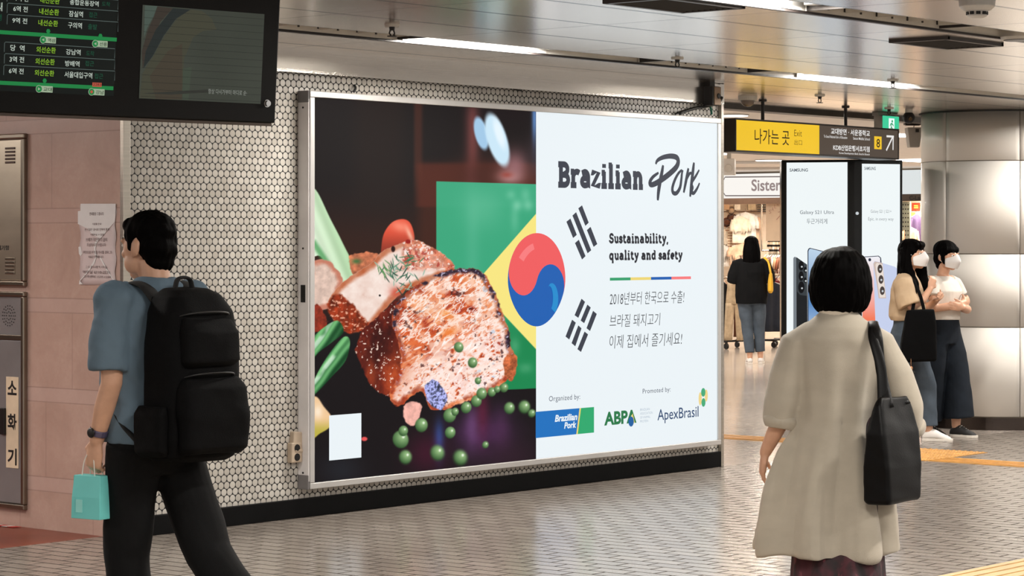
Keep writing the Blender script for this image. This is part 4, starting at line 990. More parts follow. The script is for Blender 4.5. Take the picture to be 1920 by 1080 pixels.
# ================================================================== GREEN EXIT LAMP, SPEAKER
gp = Plane((18, 11.05, 0), (1, 0, 0)); a = gp.uv(1655, 247); b = gp.uv(1685, 219)
t = empty('green_exit_lamp', gp.P((a[0] + b[0]) / 2, b[1], -.05), 0, 'green and white running figure exit lamp above the right end of the yellow sign', 'exit lamp')
g = G(); g.rect(gp, a[0], a[1], b[0], b[1], -.09, -.002); g.rect(gp, a[0] - .03, b[1], b[0] + .04, CEIL, -.09, -.03); under(g.build('case', mat('pale grey case', C(176, 172, 164), .4), bevel=.005), t)
g = G(); g.rect(gp, a[0], a[1], b[0], b[1], -.001, .003); under(g.build('green_face', glow('exit green', C(64, 196, 148), 1.1)), t)
g = G(); c = gp.uv(1671, 234); g.rect(gp, c[0] - .045, c[1] - .07, c[0] + .045, c[1] + .055, .0032, .005); under(g.build('white_door', glow('exit white', C(232, 250, 244), 1.1)), t)
g = G(); g.disc(gp, c[0] + .008, c[1] + .03, .012, .0056, 14)
for P in ([(0, .015), (-.008, -.02)], [(-.008, -.02), (.014, -.035), (.006, -.06)], [(-.008, -.02), (-.02, -.045), (-.036, -.046)], [(0, .012), (.022, .0), (.026, -.012)], [(0, .012), (-.02, .004), (-.026, -.012)]): stroke(g, gp, [(c[0] + p[0], c[1] + p[1]) for p in P], .011, .0056)
under(g.build('running_figure', glow('exit dark green', C(20, 150, 100), 1.0), fix=False), t)
gs = mat('grey speaker plastic', C(158, 152, 144), .45, var=.05)
c = point(1713, 258, 22.3)
t = empty('wall_speaker', c, math.radians(-50), 'grey tapered loudspeaker hanging on a wire left of the round column', 'speaker')
g = G(); g.loft([[(-.045, -.06, -.09), (.045, -.06, -.09), (.05, .06, -.09), (-.05, .06, -.09)], [(-.068, -.08, .09), (.068, -.08, .09), (.07, .08, .09), (-.07, .08, .09)]]); g.build('case', gs, t, bevel=.006)
g = G(); g.box((.02, -.083, .06), (.03, .01, .03)); g.build('badge', house_m, t)
g = G(); g.tube([(.0, 0, .09), (.03, 0, .205)], [.003, .003], 8); g.build('wire', dark_m, t)
c = point(1711, 216, 22.3); c.z = CEIL
t = empty('black_bracket', c, math.radians(-50), 'black flat bracket on the ceiling above the grey tapered loudspeaker', 'bracket')
g = G(); g.box((0, 0, -.024), (.15, .1, .048)); g.box((0, 0, -.05), (.13, .06, .006)); g.build('plate', dark_m, t, bevel=.004)

# ================================================================== TRAIN DISPLAY HANGING AT THE UPPER LEFT
dU = (math.cos(math.radians(48.3)) * VD + math.sin(math.radians(48.3)) * RD); hn = dU.cross(Vector((0, 0, 1)))
dV = math.cos(math.radians(4.2)) * Vector((0, 0, 1)) + math.sin(math.radians(4.2)) * hn
dp = Plane(point(516, 231, 10.2), dU, dV); d_uv = dp.uv
dW = 1.72; dH = .58
td = empty('train_display', dp.P(-dW / 2, dH, -.12), 0, 'black hanging train arrival display with green and white Korean text', 'information display')
blk = mat('display bezel', C(9, 9, 10), .45, var=.1, spec=.2); 
g = G(); g.rect(dp, -dW, 0, 0, dH, -.22, 0); under(g.build('case', blk, bevel=.006), td)
g = G(); g.rect(dp, -dW + .01, -.014, -.012, .0, -.21, -.004); under(g.build('underside', mat('display underside', C(92, 82, 76), .4, .4), bevel=.004), td)
for u in (-.45, -1.3):
    g = G(); p = dp.P(u, dH, -.12); g.tube([p, (p.x, p.y, CEIL)], [.02, .02], 12); under(g.build('hanger', house_m), td)
glass = mat('display glass', C(14, 15, 15), .06, var=.05)
q = lambda x, y: d_uv(x, y)
zz = lambda x, y: d_uv(x / 4.908, y / 4.908)
a = zz(1085, 0); b = zz(1035, 885)
uR = b[0]; g = G(); g.rect(dp, -dW + .05, b[1], uR + .005, dH - .03, .0, .0012); under(g.build('text_screen', glow('dark screen', C(13, 19, 17), 1.0, .3, True), fix=False), td)
s_white = glow('screen white', C(200, 212, 200), .9); s_lime = glow('screen lime', C(142, 190, 52), .9); s_dim = glow('screen dim green', C(30, 76, 56), 1.0); s_green = glow('screen green', C(36, 132, 70), .9); s_grey = glow('screen rule', C(98, 112, 108), .8); s_badge = glow('screen badge', C(170, 190, 160), .8); s_red = glow('screen red', C(200, 92, 72), .8)
def rows_txt(name, m, items, w, bold=.008):
    for s, x0, x1, yt, yb in items:
        g = G(); p0 = zz(x0, yb); p1 = zz(x1, yb); write(g, dp, s, p0[0], p0[1], p1[0], zz(x0, yt)[1], w, bold=bold); under(g.build(name, m, fix=False), td)
rows_txt('white_text', s_white, [('4역 전', 128, 258, -42, 8), ('종합운동장역', 640, 905, -8, 42), ('6역 전', 120, 252, 52, 104), ('잠실역', 631, 760, 97, 152), ('9역 전', 111, 247, 160, 212), ('구의역', 623, 750, 202, 257), ('당  역', 92, 222, 410, 466), ('강남역', 604, 738, 449, 502), ('3역 전', 85, 218, 516, 570), ('방배역', 596, 728, 556, 608), ('6역 전', 79, 214, 624, 676), ('서울대입구역', 590, 846, 656, 712), ('내', -14, 18, 20, 102)], .002)
rows_txt('lime_text', s_lime, [('내선순환', 368, 545, -30, 26), ('내선순환', 358, 540, 74, 130), ('내선순환', 350, 530, 178, 234), ('외선순환', 332, 510, 426, 482), ('외선순환', 323, 500, 534, 590), ('외선순환', 316, 495, 640, 694)], .002)
rows_txt('dim_text', s_dim, [('도착', 935, 1010, 14, 56), ('접근', 815, 892, 110, 158), ('출발', 806, 890, 218, 268), ('도착', 790, 864, 466, 512), ('접근', 780, 862, 558, 606), ('접근', 866, 945, 674, 722), ('행', -16, 12, 128, 190)], .002)
g = G()
def frame_line(x0, y0, x1, y1, hgt):
    p = zz(x0, y0); u1 = zz(x1, y1)[0]; v0 = zz(x0, y0 + hgt)[1]
    stroke(g, dp, [(p[0], v0), (p[0], p[1] - .004), (p[0] + .004, p[1]), (u1, p[1]), (u1, v0)], .0022, .0018)
for y in (-78, 28, 132): g = G(); frame_line(66, y, 1085, y + 92, 92); under(g.build('row_frame', s_grey, fix=False), td)
for y in (386, 492, 598): g = G(); frame_line(40 if y < 500 else 34, y, 1055, y + 80, 92); under(g.build('row_frame', s_grey, fix=False), td)
for ya, items in ((293, ((440, 297, 392, 366, 430, 510, '역삼', 'L'), (920, 340, 872, 402, 905, 985, '선릉', 'L'))), (760, ((407, 752, 355, 818, 388, 480, '교대', 'R'), (None, 0, 838, 845, 870, 957, '강남', 'O')))):
    g = G(); p = zz(-60, ya + 2); e = zz(1040 if ya > 500 else 1072, ya + 60)
    g.rect(dp, -dW + .06, p[1] - .006, e[0], p[1] + .009, .0013, .0022); under(g.build('line_bar', s_green, fix=False), td)
    for mx, my, cx, cy, bx0, bx1, s, kind in items:
        g = G()
        if mx: c = zz(mx, my); g.disc(dp, c[0], c[1] + .004, .0095, .003, 6, 0)
        b0 = zz(bx0, cy + 30); b1 = zz(bx1, cy + 30)[0]; hv = zz(bx0, cy - 28)[1]
        g.rect(dp, b0[0] - .012, b0[1], b1, hv, .0023, .003, 1)
        c = zz(cx, cy); g.disc(dp, c[0], c[1], .0145, .0034, 20, 1); g.disc(dp, c[0], c[1], .0125, .0038, 20, 2)
        if kind == 'O': g.disc(dp, c[0], c[1], .006, .0042, 14, 3)
        else:
            k = -1 if kind == 'L' else 1; g.flat(dp, [(c[0] + k * .006, c[1]), (c[0] - k * .005, c[1] + .006), (c[0] - k * .005, c[1] - .006)], .0042, 1)
        write(g, dp, s, b0[0] + .003, b0[1] + .004, b1 - .003, hv - .005, .0036, bold=.01, mi=4)
        if kind == 'O':
            r0 = zz(845, 806); g.rect(dp, r0[0], r0[1] + .004, zz(930, 806)[0], zz(845, 758)[1], .003, .0034, 3); write(g, dp, '2283', r0[0] + .003, r0[1] + .008, zz(925, 806)[0], zz(845, 764)[1], .004, mi=4)
        under(g.build('station_badge', [s_green, s_badge, s_green, s_red, glow('badge ink', C(24, 40, 30), 1.0)], fix=False), td)
# the video screen at the right
z3 = lambda x, y: d_uv(x / 3.4286, y / 3.4286)
a = z3(893, 632); b = z3(1705, 640); vt = z3(930, 32)[1]; g = G()
g.rect(dp, a[0], a[1], z3(1690, 300)[0], vt, .0, .0012); under(g.build('video_screen', glow('dim video', C(62, 66, 58), 1.0, .25, True), fix=False), td)
g = G()
vs = lambda P: [z3(*p) for p in P]
def vpoly(P, mi, w): g.flat(dp, vs(P), w, mi)
vpoly([(930, 34), (1010, 40), (985, 105), (945, 180), (925, 240)], 0, .0016)
vpoly([(1010, 42), (1110, 52), (1030, 140), (960, 300), (915, 440), (910, 330), (950, 190), (990, 105)], 1, .0018)
vpoly([(1110, 52), (1225, 62), (1130, 120), (1050, 230), (980, 360), (920, 440), (935, 330), (1000, 190)], 2, .002)
vpoly([(1225, 60), (1300, 72), (1360, 120), (1390, 190), (1300, 200), (1240, 240), (1180, 380), (1168, 640), (895, 630), (915, 470), (990, 350), (1060, 225), (1140, 115)], 3, .0022)
vpoly([(960, 490), (1075, 330), (1170, 280), (1168, 640), (1000, 636)], 4, .0024); vpoly([(1175, 440), (1230, 430), (1210, 640), (1170, 640)], 5, .0024); vpoly([(905, 600), (1330, 575), (1400, 590), (1100, 608)], 6, .0028)
under(g.build('video_image', [glow('video teal', C(72, 84, 76), 1.0), glow('video brown', C(58, 52, 46), 1.0), glow('video navy', C(40, 45, 44), 1.0), glow('video olive', C(66, 66, 54), 1.0), glow('video rust', C(66, 60, 50), 1.0), glow('video sage', C(63, 71, 60), 1.0), glow('video shade', C(50, 51, 46), 1.0)], fix=False), td)
g = G()
for k in range(13):
    y = 66 + k * 46; p = z3(925 - k * 2, y); stroke(g, dp, [p, (z3(1690, 300)[0], p[1])], .0011, .003)
under(g.build('scan_line', glow('video line', C(34, 36, 34), 1.0), fix=False), td)
g = G(); p = z3(1335, 602); write(g, dp, '항상 다시가부터 마디로 순·', p[0], p[1], z3(1585, 602)[0], z3(1335, 570)[1], .0034, bold=.004); under(g.build('caption', glow('video caption', C(136, 140, 132), 1.0), fix=False), td)
c = z3(1716, 665); g = G(); g.disc(dp, c[0], c[1], .016, .002, 20); o_ = dp.P(c[0], c[1], 0); g.tube([dp.P(c[0], c[1], 0), dp.P(c[0], c[1], .012)], [.013, .012], 18); under(g.build('lock', mat('chrome lock', C(190, 190, 190), .15, 1.0), smooth=False), td)

# ================================================================== THE PHONE ADVERT TOTEM
kL = .968 * RD - .25 * VD; kR = .93 * RD + .367 * VD
kc = point(1603, HY, 20.75); kc.z = 0                               # the ridge between its two faces
lp = Plane(kc, kL); rp = Plane(kc, kR)
KH = 2.29
kt = empty('advert_totem', kc, 0, 'black two faced totem with lit white smartphone adverts between the women', 'advertising totem')
gloss = mat('black glass', C(8, 9, 10), .15, var=.1, spec=.25)
uL = lp.uv(1465, 400)[0]; uRr = rp.uv(1692, 400)[0]
A = lp.P(uL, 0); B = rp.P(uRr, 0); back = .30 * VD + .02 * RD
fp = [A, kc, B, B + back, A + back]
g = G(); g.loft([[p + Vector((0, 0, .06)) for p in fp], [p + Vector((0, 0, KH)) for p in fp]]); under(g.build('body', gloss, bevel=.006), kt)
g = G(); mid = sum(fp, Vector()) / 5; g.loft([[mid + (p - mid) * .94 for p in fp], [mid + (p - mid) * .94 + Vector((0, 0, .06)) for p in fp]]); under(g.build('plinth', dark_m), kt)
scr_w = glow('lit white screen', C(240, 247, 248), 1.0)
# left face
L0, L1 = lp.uv(1475, 400)[0], lp.uv(1589, 400)[0]; Lt = lp.uv(1475, 305)[1]; Lb = .13
g = G(); g.rect(lp, L0, Lb, L1, Lt, .001, .004); under(g.build('screen', scr_w), kt)
R0, R1 = rp.uv(1616, 400)[0], rp.uv(1687, 400)[0]; Rt = rp.uv(1616, 307)[1]
g = G(); g.rect(rp, R0, Lb, R1, Rt, .001, .004); under(g.build('screen', scr_w), kt)
k5 = lambda x, y: (1450 + x / 3, 280 + y / 3)
tx = glow('grey screen text', C(96, 104, 112), 1.0)
def ktxt(name, pl, items):
    for s, x0, x1, yt, yb, bo in items:
        g = G(); p = pl.uv(*k5(x0, yb)); write(g, pl, s, p[0], p[1], pl.uv(*k5(x1, yb))[0], pl.uv(*k5(x0, yt))[1], .0055, bold=bo); under(g.build(name, tx, fix=False), kt)
ktxt('screen_text', lp, [('SAMSUNG', 92, 195, 108, 126, .02), ('Galaxy S21 Ultra', 150, 342, 344, 370, 0), ('두근거리게', 188, 304, 390, 420, 0)])
ktxt('screen_text', rp, [('SAMSUNG', 510, 574, 98, 116, .014), ('Galaxy S21 | S21+', 546, 662, 340, 362, -.012), ('Epic, in every way', 532, 674, 382, 406, -.012)])
def kpoly(g, pl, P, mi, w, clip=None):
    g.flat(pl, [pl.uv(*k5(*p)) for p in P], w, mi)
def grad(name, c0, c1, c2, z0, z1):
    """a print that runs through three colours up its height"""
    m = bpy.data.materials.new(name); t = N(m); z = t.xyz(t.pos())[2]; f = t.ramp(z, z0, z1)
    r = t.new('ShaderNodeValToRGB'); t.l.new(f, r.inputs[0]); e = r.color_ramp.elements; e[0].color = (*c0, 1); e[1].color = (*c2, 1); k = e.new(.5); k.color = (*c1, 1)
    t.base((.02, .02, .02)); t.l.new(r.outputs[0], t.b.inputs['Emission Color']); t.b.inputs['Emission Strength'].default_value = 1; return m
bkp = glow('phone black', C(28, 31, 34), 1.0); bkp2 = glow('phone graphite', C(58, 64, 68), 1.0); rim_ = glow('phone rim', C(120, 128, 134), 1.0); len_ = glow('phone lens', C(12, 14, 18), 1.0); glint = glow('phone glint', C(200, 206, 210), 1.0); hole = glow('phone dark blue', C(36, 44, 66), 1.0)
g = G(); yb = 1330
kpoly(g, lp, [(113, 612), (118, 605), (126, 605), (134, 616), (134, yb), (113, yb)], 1, .006); kpoly(g, lp, [(130, 606), (190, 648), (192, 800), (194, yb), (132, yb)], 0, .0064); kpoly(g, lp, [(133, 612), (186, 646), (191, 800), (190, 825), (150, 818), (134, 800)], 2, .0068)
for x, y, r in ((157, 655, .036), (157, 713, .036), (158, 776, .044), (180, 677, .022), (179, 735, .02)): c = lp.uv(*k5(x, y)); g.disc(lp, c[0], c[1], r * 1.15, .0072, 18, 3, ru=r * .62); g.disc(lp, c[0] + .006, c[1] - .008, .008, .0076, 8, 4)
under(g.build('dark_phone_print', [bkp, rim_, bkp2, len_, glint], fix=False), kt)
g = G()
kpoly(g, lp, [(193, 572), (197, 560), (206, 554), (420, 606), (420, yb), (194, yb)], 1, .008); kpoly(g, lp, [(198, 574), (202, 563), (210, 559), (418, 610), (418, yb), (199, yb)], 0, .0084)
c = lp.uv(*k5(296, 588)); g.disc(lp, c[0], c[1], .012, .0088, 12, 1)
zL = lp.uv(*k5(296, 560))[1]
under(g.build('blue_phone_print', [grad('blue screen', C(206, 220, 236), C(70, 130, 190), C(186, 210, 232), .6, zL), hole], fix=False), kt)
g = G()
kpoly(g, rp, [(499, 604), (590, 598), (604, 610), (640, 960), (640, yb), (499, yb)], 1, .006); kpoly(g, rp, [(499, 608), (588, 602), (599, 612), (604, yb), (499, yb)], 0, .0064); c = rp.uv(*k5(540, 621)); g.disc(rp, c[0], c[1], .014, .0068, 10, 1)
under(g.build('peach_phone_print', [grad('peach screen', C(232, 240, 246), C(238, 110, 70), C(234, 236, 242), .4, rp.uv(*k5(540, 600))[1]), hole], fix=False), kt)
g = G()
kpoly(g, rp, [(560, 640), (568, 628), (600, 636), (680, 660), (706, 680), (706, yb), (584, yb)], 0, .007); kpoly(g, rp, [(560, 645), (568, 630), (612, 640), (632, 838), (590, 838), (580, 760)], 1, .0075); kpoly(g, rp, [(572, 650), (580, 638), (612, 648), (628, 832), (596, 834)], 2, .008)
for x, y in ((597, 672), (603, 732), (610, 795)): c = rp.uv(*k5(x, y)); g.disc(rp, c[0], c[1], .037, .0084, 18, 3, ru=.024); g.disc(rp, c[0] + .003, c[1] - .004, .01, .0088, 8, 4)
under(g.build('lilac_phone_print', [glow('phone lilac', C(198, 208, 236), 1.0), glow('phone pale gold', C(206, 186, 176), 1.0), glow('phone cream', C(232, 220, 210), 1.0), glow('phone lens brown', C(70, 60, 58), 1.0), glint], fix=False), kt)
g = G(); c = lp.uv(1607, 400); p = rp.P(.015, rp.uv(1607, 400)[1], 0); g.ball(p + rp.N * .012, .014, n=14, m=8); under(g.build('sensor', glint, smooth=True), kt)
# soft light the screens cast
for pl, u0, u1 in ((lp, L0, L1), (rp, R0, R1)):
    pass

# ================================================================== THE SHOPPING HALL
dl_m = glow('downlight lens', (1.0, .96, .90), 5.0)
def downlight(x, y, r, label, power):
    d = VD + (x - HX) / FOC * RD + (HY - y) / FOC * ZD; p = Vector((0, 0, EYE)) + d * ((2.712 - EYE) / d.z)
    t = empty('downlight', p, 0, label, 'ceiling light')
    g = G(); g.tube([(0, 0, 0), (0, 0, -.008)], [r * 1.08, r * 1.06], 36); g.build('ring', wp, t); g = G(); g.tube([(0, 0, -.006), (0, 0, -.012)], [r, r * .98], 36); g.build('lens', dl_m, t)
    la = bpy.data.lights.new('downlight_glow', 'AREA'); la.shape = 'DISK'; la.size = r * 2; la.energy = power; la.color = (1, .88, .74); lo = bpy.data.objects.new('downlight_glow', la); COL.objects.link(lo); lo.parent = t; lo.location = (0, 0, -.03); return t
downlight(1375, 215.5, .13, 'round lit downlight in the hall ceiling left of the yellow sign', 40)
downlight(1444, 300, .2, 'round lit downlight far in the hall, just over the shop sign', 60)
# linear lamp just past the shutter
def hall_point(x, y): 
    d = VD + (x - HX) / FOC * RD + (HY - y) / FOC * ZD; return Vector((0, 0, EYE)) + d * ((2.712 - EYE) / d.z)
a = hall_point(1475, 206); b = hall_point(1589, 214.5)
t = empty('linear_light', (a + b) / 2, math.atan2(b.y - a.y, b.x - a.x), 'thin linear ceiling lamp seen between the rods of the yellow sign', 'ceiling light')
g = G(); g.box((0, 0, -.015), ((b - a).length, .10, .03)); g.build('diffuser', dl_m, t); g = G(); g.box((0, 0, -.004), ((b - a).length + .04, .13, .008)); g.build('tray', wp, t)
# unseen lamps added to brighten the hall
for i, (x, y) in enumerate([(18, 13.5), (22, 13.5), (26, 14), (21, 18), (25, 18), (29, 17), (29, 22.5), (24, 23), (19, 20)]):
    t = empty('hall_fill_light', (x, y, 2.712), 0, 'added square lamp brightening the hall, hidden behind the tiled wall and sign', 'ceiling light', 'added hall lamps out of view')
    g = G(); g.box((0, 0, -.01), (.6, .6, .02)); g.build('panel', dl_m, t)
    la = bpy.data.lights.new('panel_glow', 'AREA'); la.size = .55; la.energy = 84; la.color = (1, .96, .91); lo = bpy.data.objects.new('panel_glow', la); COL.objects.link(lo); lo.parent = t; lo.location = (0, 0, -.03)
for i, (x, y) in enumerate([(5.0, 11.9), (7.0, 12.4), (3.0, 12.6), (6.0, 14.5)]):  # out of view lamps, added to light the marble end
    t = empty('side_fill_light', (x, y, 2.712), 0, 'added square lamp in the side passage that brightens the marble', 'ceiling light', 'added side passage lamps out of view')
    g = G(); g.box((0, 0, -.01), (.6, .6, .02)); g.build('panel', dl_m, t)
    la = bpy.data.lights.new('panel_glow', 'AREA'); la.size = .55; la.energy = 30; la.color = (1, .92, .84); lo = bpy.data.objects.new('panel_glow', la); COL.objects.link(lo); lo.parent = t; lo.location = (0, 0, -.03)
# round ceiling ring, projector
c = hall_point(1412, 309); g = G(); n = 48
g.loft([[c + Vector((r * math.cos(2 * math.pi * k / n), r * math.sin(2 * math.pi * k / n), z)) for k in range(n)] for r, z in ((1.5, 0), (1.5, -.03), (1.32, -.03), (1.32, 0))], cap=False); g.build('trim_5', wp, smooth=False)['kind'] = 'structure'
c = point(1367, 313, 30); t = empty('ceiling_projector', c, math.radians(-60), 'pale grey box hanging from the hall ceiling above the shop sign', 'projector')
g = G(); g.box((0, 0, 0), (.15, .22, .20)); g.build('case', wp, t, bevel=.01); g = G(); g.box((0, 0, .16), (.05, .05, .16)); g.build('bracket', louv_m, t); g = G(); g.tube([(0, -.11, -.02), (0, -.13, -.02)], [.05, .045], 18); g.build('front_ring', louv_m, t)

# ---- the clothes shop
FX = 31.8
sp = Plane((FX, 22, 0), (0, -1, 0)); su = lambda x, y: sp.uv(x, y)
cream = mat('cream shop wall', C(240, 224, 204), .6, var=.05); 
uA = su(1330, 400)[0]; uB = su(1600, 400)[0]
face('wall_shop', [tuple(sp.P(uA - 2.6, 0, -2.6)), tuple(sp.P(uB + 1, 0, -2.6)), tuple(sp.P(uB + 1, 2.7, -2.6)), tuple(sp.P(uA - 2.6, 2.7, -2.6))], cream)
face('wall_shop_left', [tuple(sp.P(uA - 2.6, 0, 0)), tuple(sp.P(uA - 2.6, 0, -2.6)), tuple(sp.P(uA - 2.6, 2.7, -2.6)), tuple(sp.P(uA - 2.6, 2.7, 0))], cream)
face('ceiling_shop', [tuple(sp.P(uA - 2.6, 2.45, 0)), tuple(sp.P(uB + 1, 2.45, 0)), tuple(sp.P(uB + 1, 2.45, -2.6)), tuple(sp.P(uA - 2.6, 2.45, -2.6))], cream)
for i in range(4):
    p = sp.P(uA + .1 + i * .75, 2.44, -1.0 - .5 * (i % 2)); t = empty('shop_spot_light', p, 0, 'warm spot lamp inside the clothes shop behind its sign', 'ceiling light', 'shop lamps behind the sign')
    g = G(); g.tube([(0, 0, 0), (0, 0, -.05)], [.05, .06], 18); g.build('housing', wp, t); g = G(); g.tube([(0, 0, -.045), (0, 0, -.055)], [.05, .05], 18); g.build('lens', dl_m, t)
    la = bpy.data.lights.new('spot_glow', 'AREA'); la.shape = 'DISK'; la.size = .3; la.energy = SHOP_POWER / 4; la.color = (1, .91, .80); lo = bpy.data.objects.new('spot_glow', la); COL.objects.link(lo); lo.parent = t; lo.location = (0, 0, -.07)
# sign board
vb, vt = su(1350, 372)[1], su(1350, 327)[1]
t = empty('shop_sign', sp.P((uA + uB) / 2, vb, 0), 0, 'long white backlit shop sign board with rounded grey lettering', 'shop sign')
g = G(); g.rect(sp, uA, vb, uB, vt, -.2, 0); under(g.build('board', glow('lit shop sign', C(250, 246, 240), 1.0), bevel=.005), t)
k6 = lambda x, y: (1340 + x / 6.35, 310 + y / 6.35)
g = G(); ti = lambda x, y: su(*k6(x, y))
P = [ti(1200, 360), ti(130, 362), ti(112, 335), ti(88, 318), ti(88, 185), ti(110, 170), ti(126, 140), ti(1200, 132)]; stroke(g, sp, P, .017, .004); under(g.build('outline', glow('shop line', C(104, 92, 90), 1.0), fix=False), t)
g = G(); a = su(*k6(440, 308)); 
from_u = a[0]; write(g, sp, 'Sisters', a[0], a[1], su(1473, 358)[0], su(*k6(440, 168))[1], .006, bold=.02); under(g.build('shop_lettering', glow('shop letters', C(150, 134, 132), 1.0), fix=False), t)
beam_m = mat('shop beam', C(150, 116, 92), .5)
g = G(); g.rect(sp, uA, su(1350, 383)[1], uB, vb, -.25, -.05); o = g.build('trim_6', beam_m); o['kind'] = 'structure'
# sale poster
pp = lambda w: Plane(sp.P(0, 0, -w), sp.U)
q1 = pp(.3); a = q1.uv(1436, 452); b = q1.uv(1480, 374)
t = empty('sale_poster', q1.P((a[0] + b[0]) / 2, a[1], 0), 0, 'cream sale poster hanging under the shop sign beside the totem', 'poster')
g = G(); g.rect(q1, a[0], a[1], b[0], b[1], -.01, 0); under(g.build('sheet', mat('poster cream', C(232, 206, 176), .6, var=.04)), t)
g = G(); 
for ch, x, y in (('S', 1444, 397), ('A', 1449, 392), ('L', 1454, 387), ('E', 1459, 381)): c = q1.uv(x, y); write(g, q1, ch, c[0] - .02, c[1] - .03, c[0] + .02, c[1] + .03, .003, bold=-.005)
stroke(g, q1, [q1.uv(1456, 412), q1.uv(1464, 403)], .012, .003); stroke(g, q1, [q1.uv(1459, 398), q1.uv(1464, 397)], .01, .003)
under(g.build('sale_lettering', mat('poster ink', C(190, 140, 120), .6), fix=False), t)

# ---- clothes on hangers
chrome = mat('rail chrome', C(190, 176, 160), .2, 1.0)
def cloth(name, col): return mat('cloth ' + name, col, .85, var=.18, vscale=14, bump=.3, bscale=180, spec=.2, sheen=.2)
def garment(x, y, t_, w, L, yaw, col, label, kind='top', group=None, seed=0, name=None, d=.04, wire=0):
    """clothes hanging from a rail point seen at (x, y); yaw 0 faces the viewer"""
    p = point(x, y, t_); r = empty(name or {'top': 'hanging_shirt', 'trousers': 'hanging_trousers', 'coat': 'hanging_coat'}[kind], p, math.radians(-50 + yaw), label, 'clothes', group)
    rs = random.Random(seed); n = 28
    if kind == 'trousers':
        g = G()
        rings = [[(hw * math.cos(a), d * (1 + .3 * math.sin(5 * a + z * 6)) * math.sin(a), z) for a in [2 * math.pi * k / n for k in range(n)]] for hw, z in ((w * .33, -.06), (w * .35, -.10), (w * .40, -.22), (w * .44, -.34), (w * .44, -.38))]
        g.loft(rings); g.build('waist', col, r, smooth=True)
        for s in (-1, 1):
            g = G(); rings = []
            for j in range(9):
                f = j / 8; z = -.36 - (L - .36) * f; cx = s * w * (.22 + .10 * f); hw = w * (.235 - .02 * f)
                rings.append([(cx + hw * math.cos(a), (d + .008 * math.sin(3 * a + j)) * (1 + .25 * math.sin(4 * a + s)) * math.sin(a), z) for a in [2 * math.pi * k / n for k in range(n)]])
            g.loft(rings); g.build('trouser_leg', col, r, smooth=True)
        g = G(); g.box((0, 0, -.05), (w * .6, .02, .03)); g.build('clip_hanger', wp, r, bevel=.004)
    else:
        g = G(); rings = []
        prof = [(.10, -.045), (.16, -.055), (.46, -.10), (.50, -.13), (.50, -.2), (.47, -.35), (.48, -L * .6), (.5, -L * .85), (.52, -L)]
        for j, (hw, z) in enumerate(prof):
            ph = rs.random() * .6
            rings.append([(w * hw * math.cos(a), (d * (.5 if j < 2 else 1)) * (1 + (.05 + .06 * j) * math.sin(6 * a + ph)) * math.sin(a), z) for a in [2 * math.pi * k / n for k in range(n)]])
        g.loft(rings); g.build('body', col, r, smooth=True)
        for s in (-1, 1):
            sl = L * .55 if kind == 'coat' else L * .38
            g = G(); g.tube([(s * w * .44, 0, -.11), (s * w * .54, .005, -.11 - sl * .5), (s * w * .56, .01, -.11 - sl)], [(w * .10, .04), (w * .09, .038), (w * .085, .034)], 14, side=(1, 0, 0)); g.build('sleeve', col, r, smooth=True)
        g = G(); g.tube([(-w * .42, 0, -.09), (0, 0, -.045), (w * .42, 0, -.09)], [.008] * 3, 8); g.build('hanger', wp, r)
    if wire:
        g = G(); g.tube([(0, 0, 0), (0, 0, 2.44 - p.z)], [.003, .003], 6); g.build('wire', chrome, r)
    g = G(); g.tube([(0, 0, -.045), (0, 0, .0), (.0, .015, .02), (0, .03, .0)], [.003] * 4, 6); g.build('hook', chrome, r); return r
K = {k: cloth(k, C(*v)) for k, v in dict(cream=(238, 222, 200), white=(240, 234, 226), tan=(196, 158, 122), brown=(120, 78, 56), black=(22, 21, 22), navy=(30, 34, 44), maroon=(112, 30, 32), beige=(186, 164, 134), peach=(226, 186, 156), rust=(150, 84, 58), grey=(120, 112, 106)).items()}
def stripes(name, a, b, per):
    m = bpy.data.materials.new(name); t = N(m); z = t.xyz(t.pos())[2]; f = t.math('GREATER_THAN', t.math('FRACT', t.math('DIVIDE', z, per)), .45); t.base(t.mix(f, a, b)); t.b.inputs['Roughness'].default_value = .85; return m
st_bw = stripes('black and white stripe', C(26, 24, 24), C(240, 226, 206), .075); st_fine = stripes('fine stripe', C(190, 150, 120), C(244, 226, 200), .045)
# against the back wall and above
garment(1398, 393, 41.12, .36, .55, 0, K['white'], 'white blouse hanging high on the shop wall right of the hats', seed=1)
garment(1388, 400, 41.0, .30, .50, 20, K['cream'], 'cream top hanging high between the hats and the white blouse', seed=2)
garment(1408, 396, 41.24, .28, .55, -10, K['peach'], 'peach coloured top hanging high right of the white blouse', seed=3)
garment(1371, 418, 41.2, .20, .62, 0, st_fine, 'finely striped long top hanging below the brown hats', seed=4)
garment(1360, 425, 41.2, .24, .5, 10, K['cream'], 'cream top at the left edge of the shop under the hats', seed=5)
garment(1353, 453, 41.15, .26, .42, 0, K['white'], 'white printed top hung low at the left edge of the shop', seed=6)
garment(1391, 452, 41.0, .4, .40, 0, K['peach'], 'peach folded top behind the head of the woman in black', seed=7)
garment(1451, 436, 38.75, .17, .34, 0, st_bw, 'black and white striped top hanging beside the totem', seed=8, wire=1)
garment(1462, 436, 38.8, .14, .34, 0, K['maroon'], 'dark maroon top just right of the striped top', seed=9, wire=1)
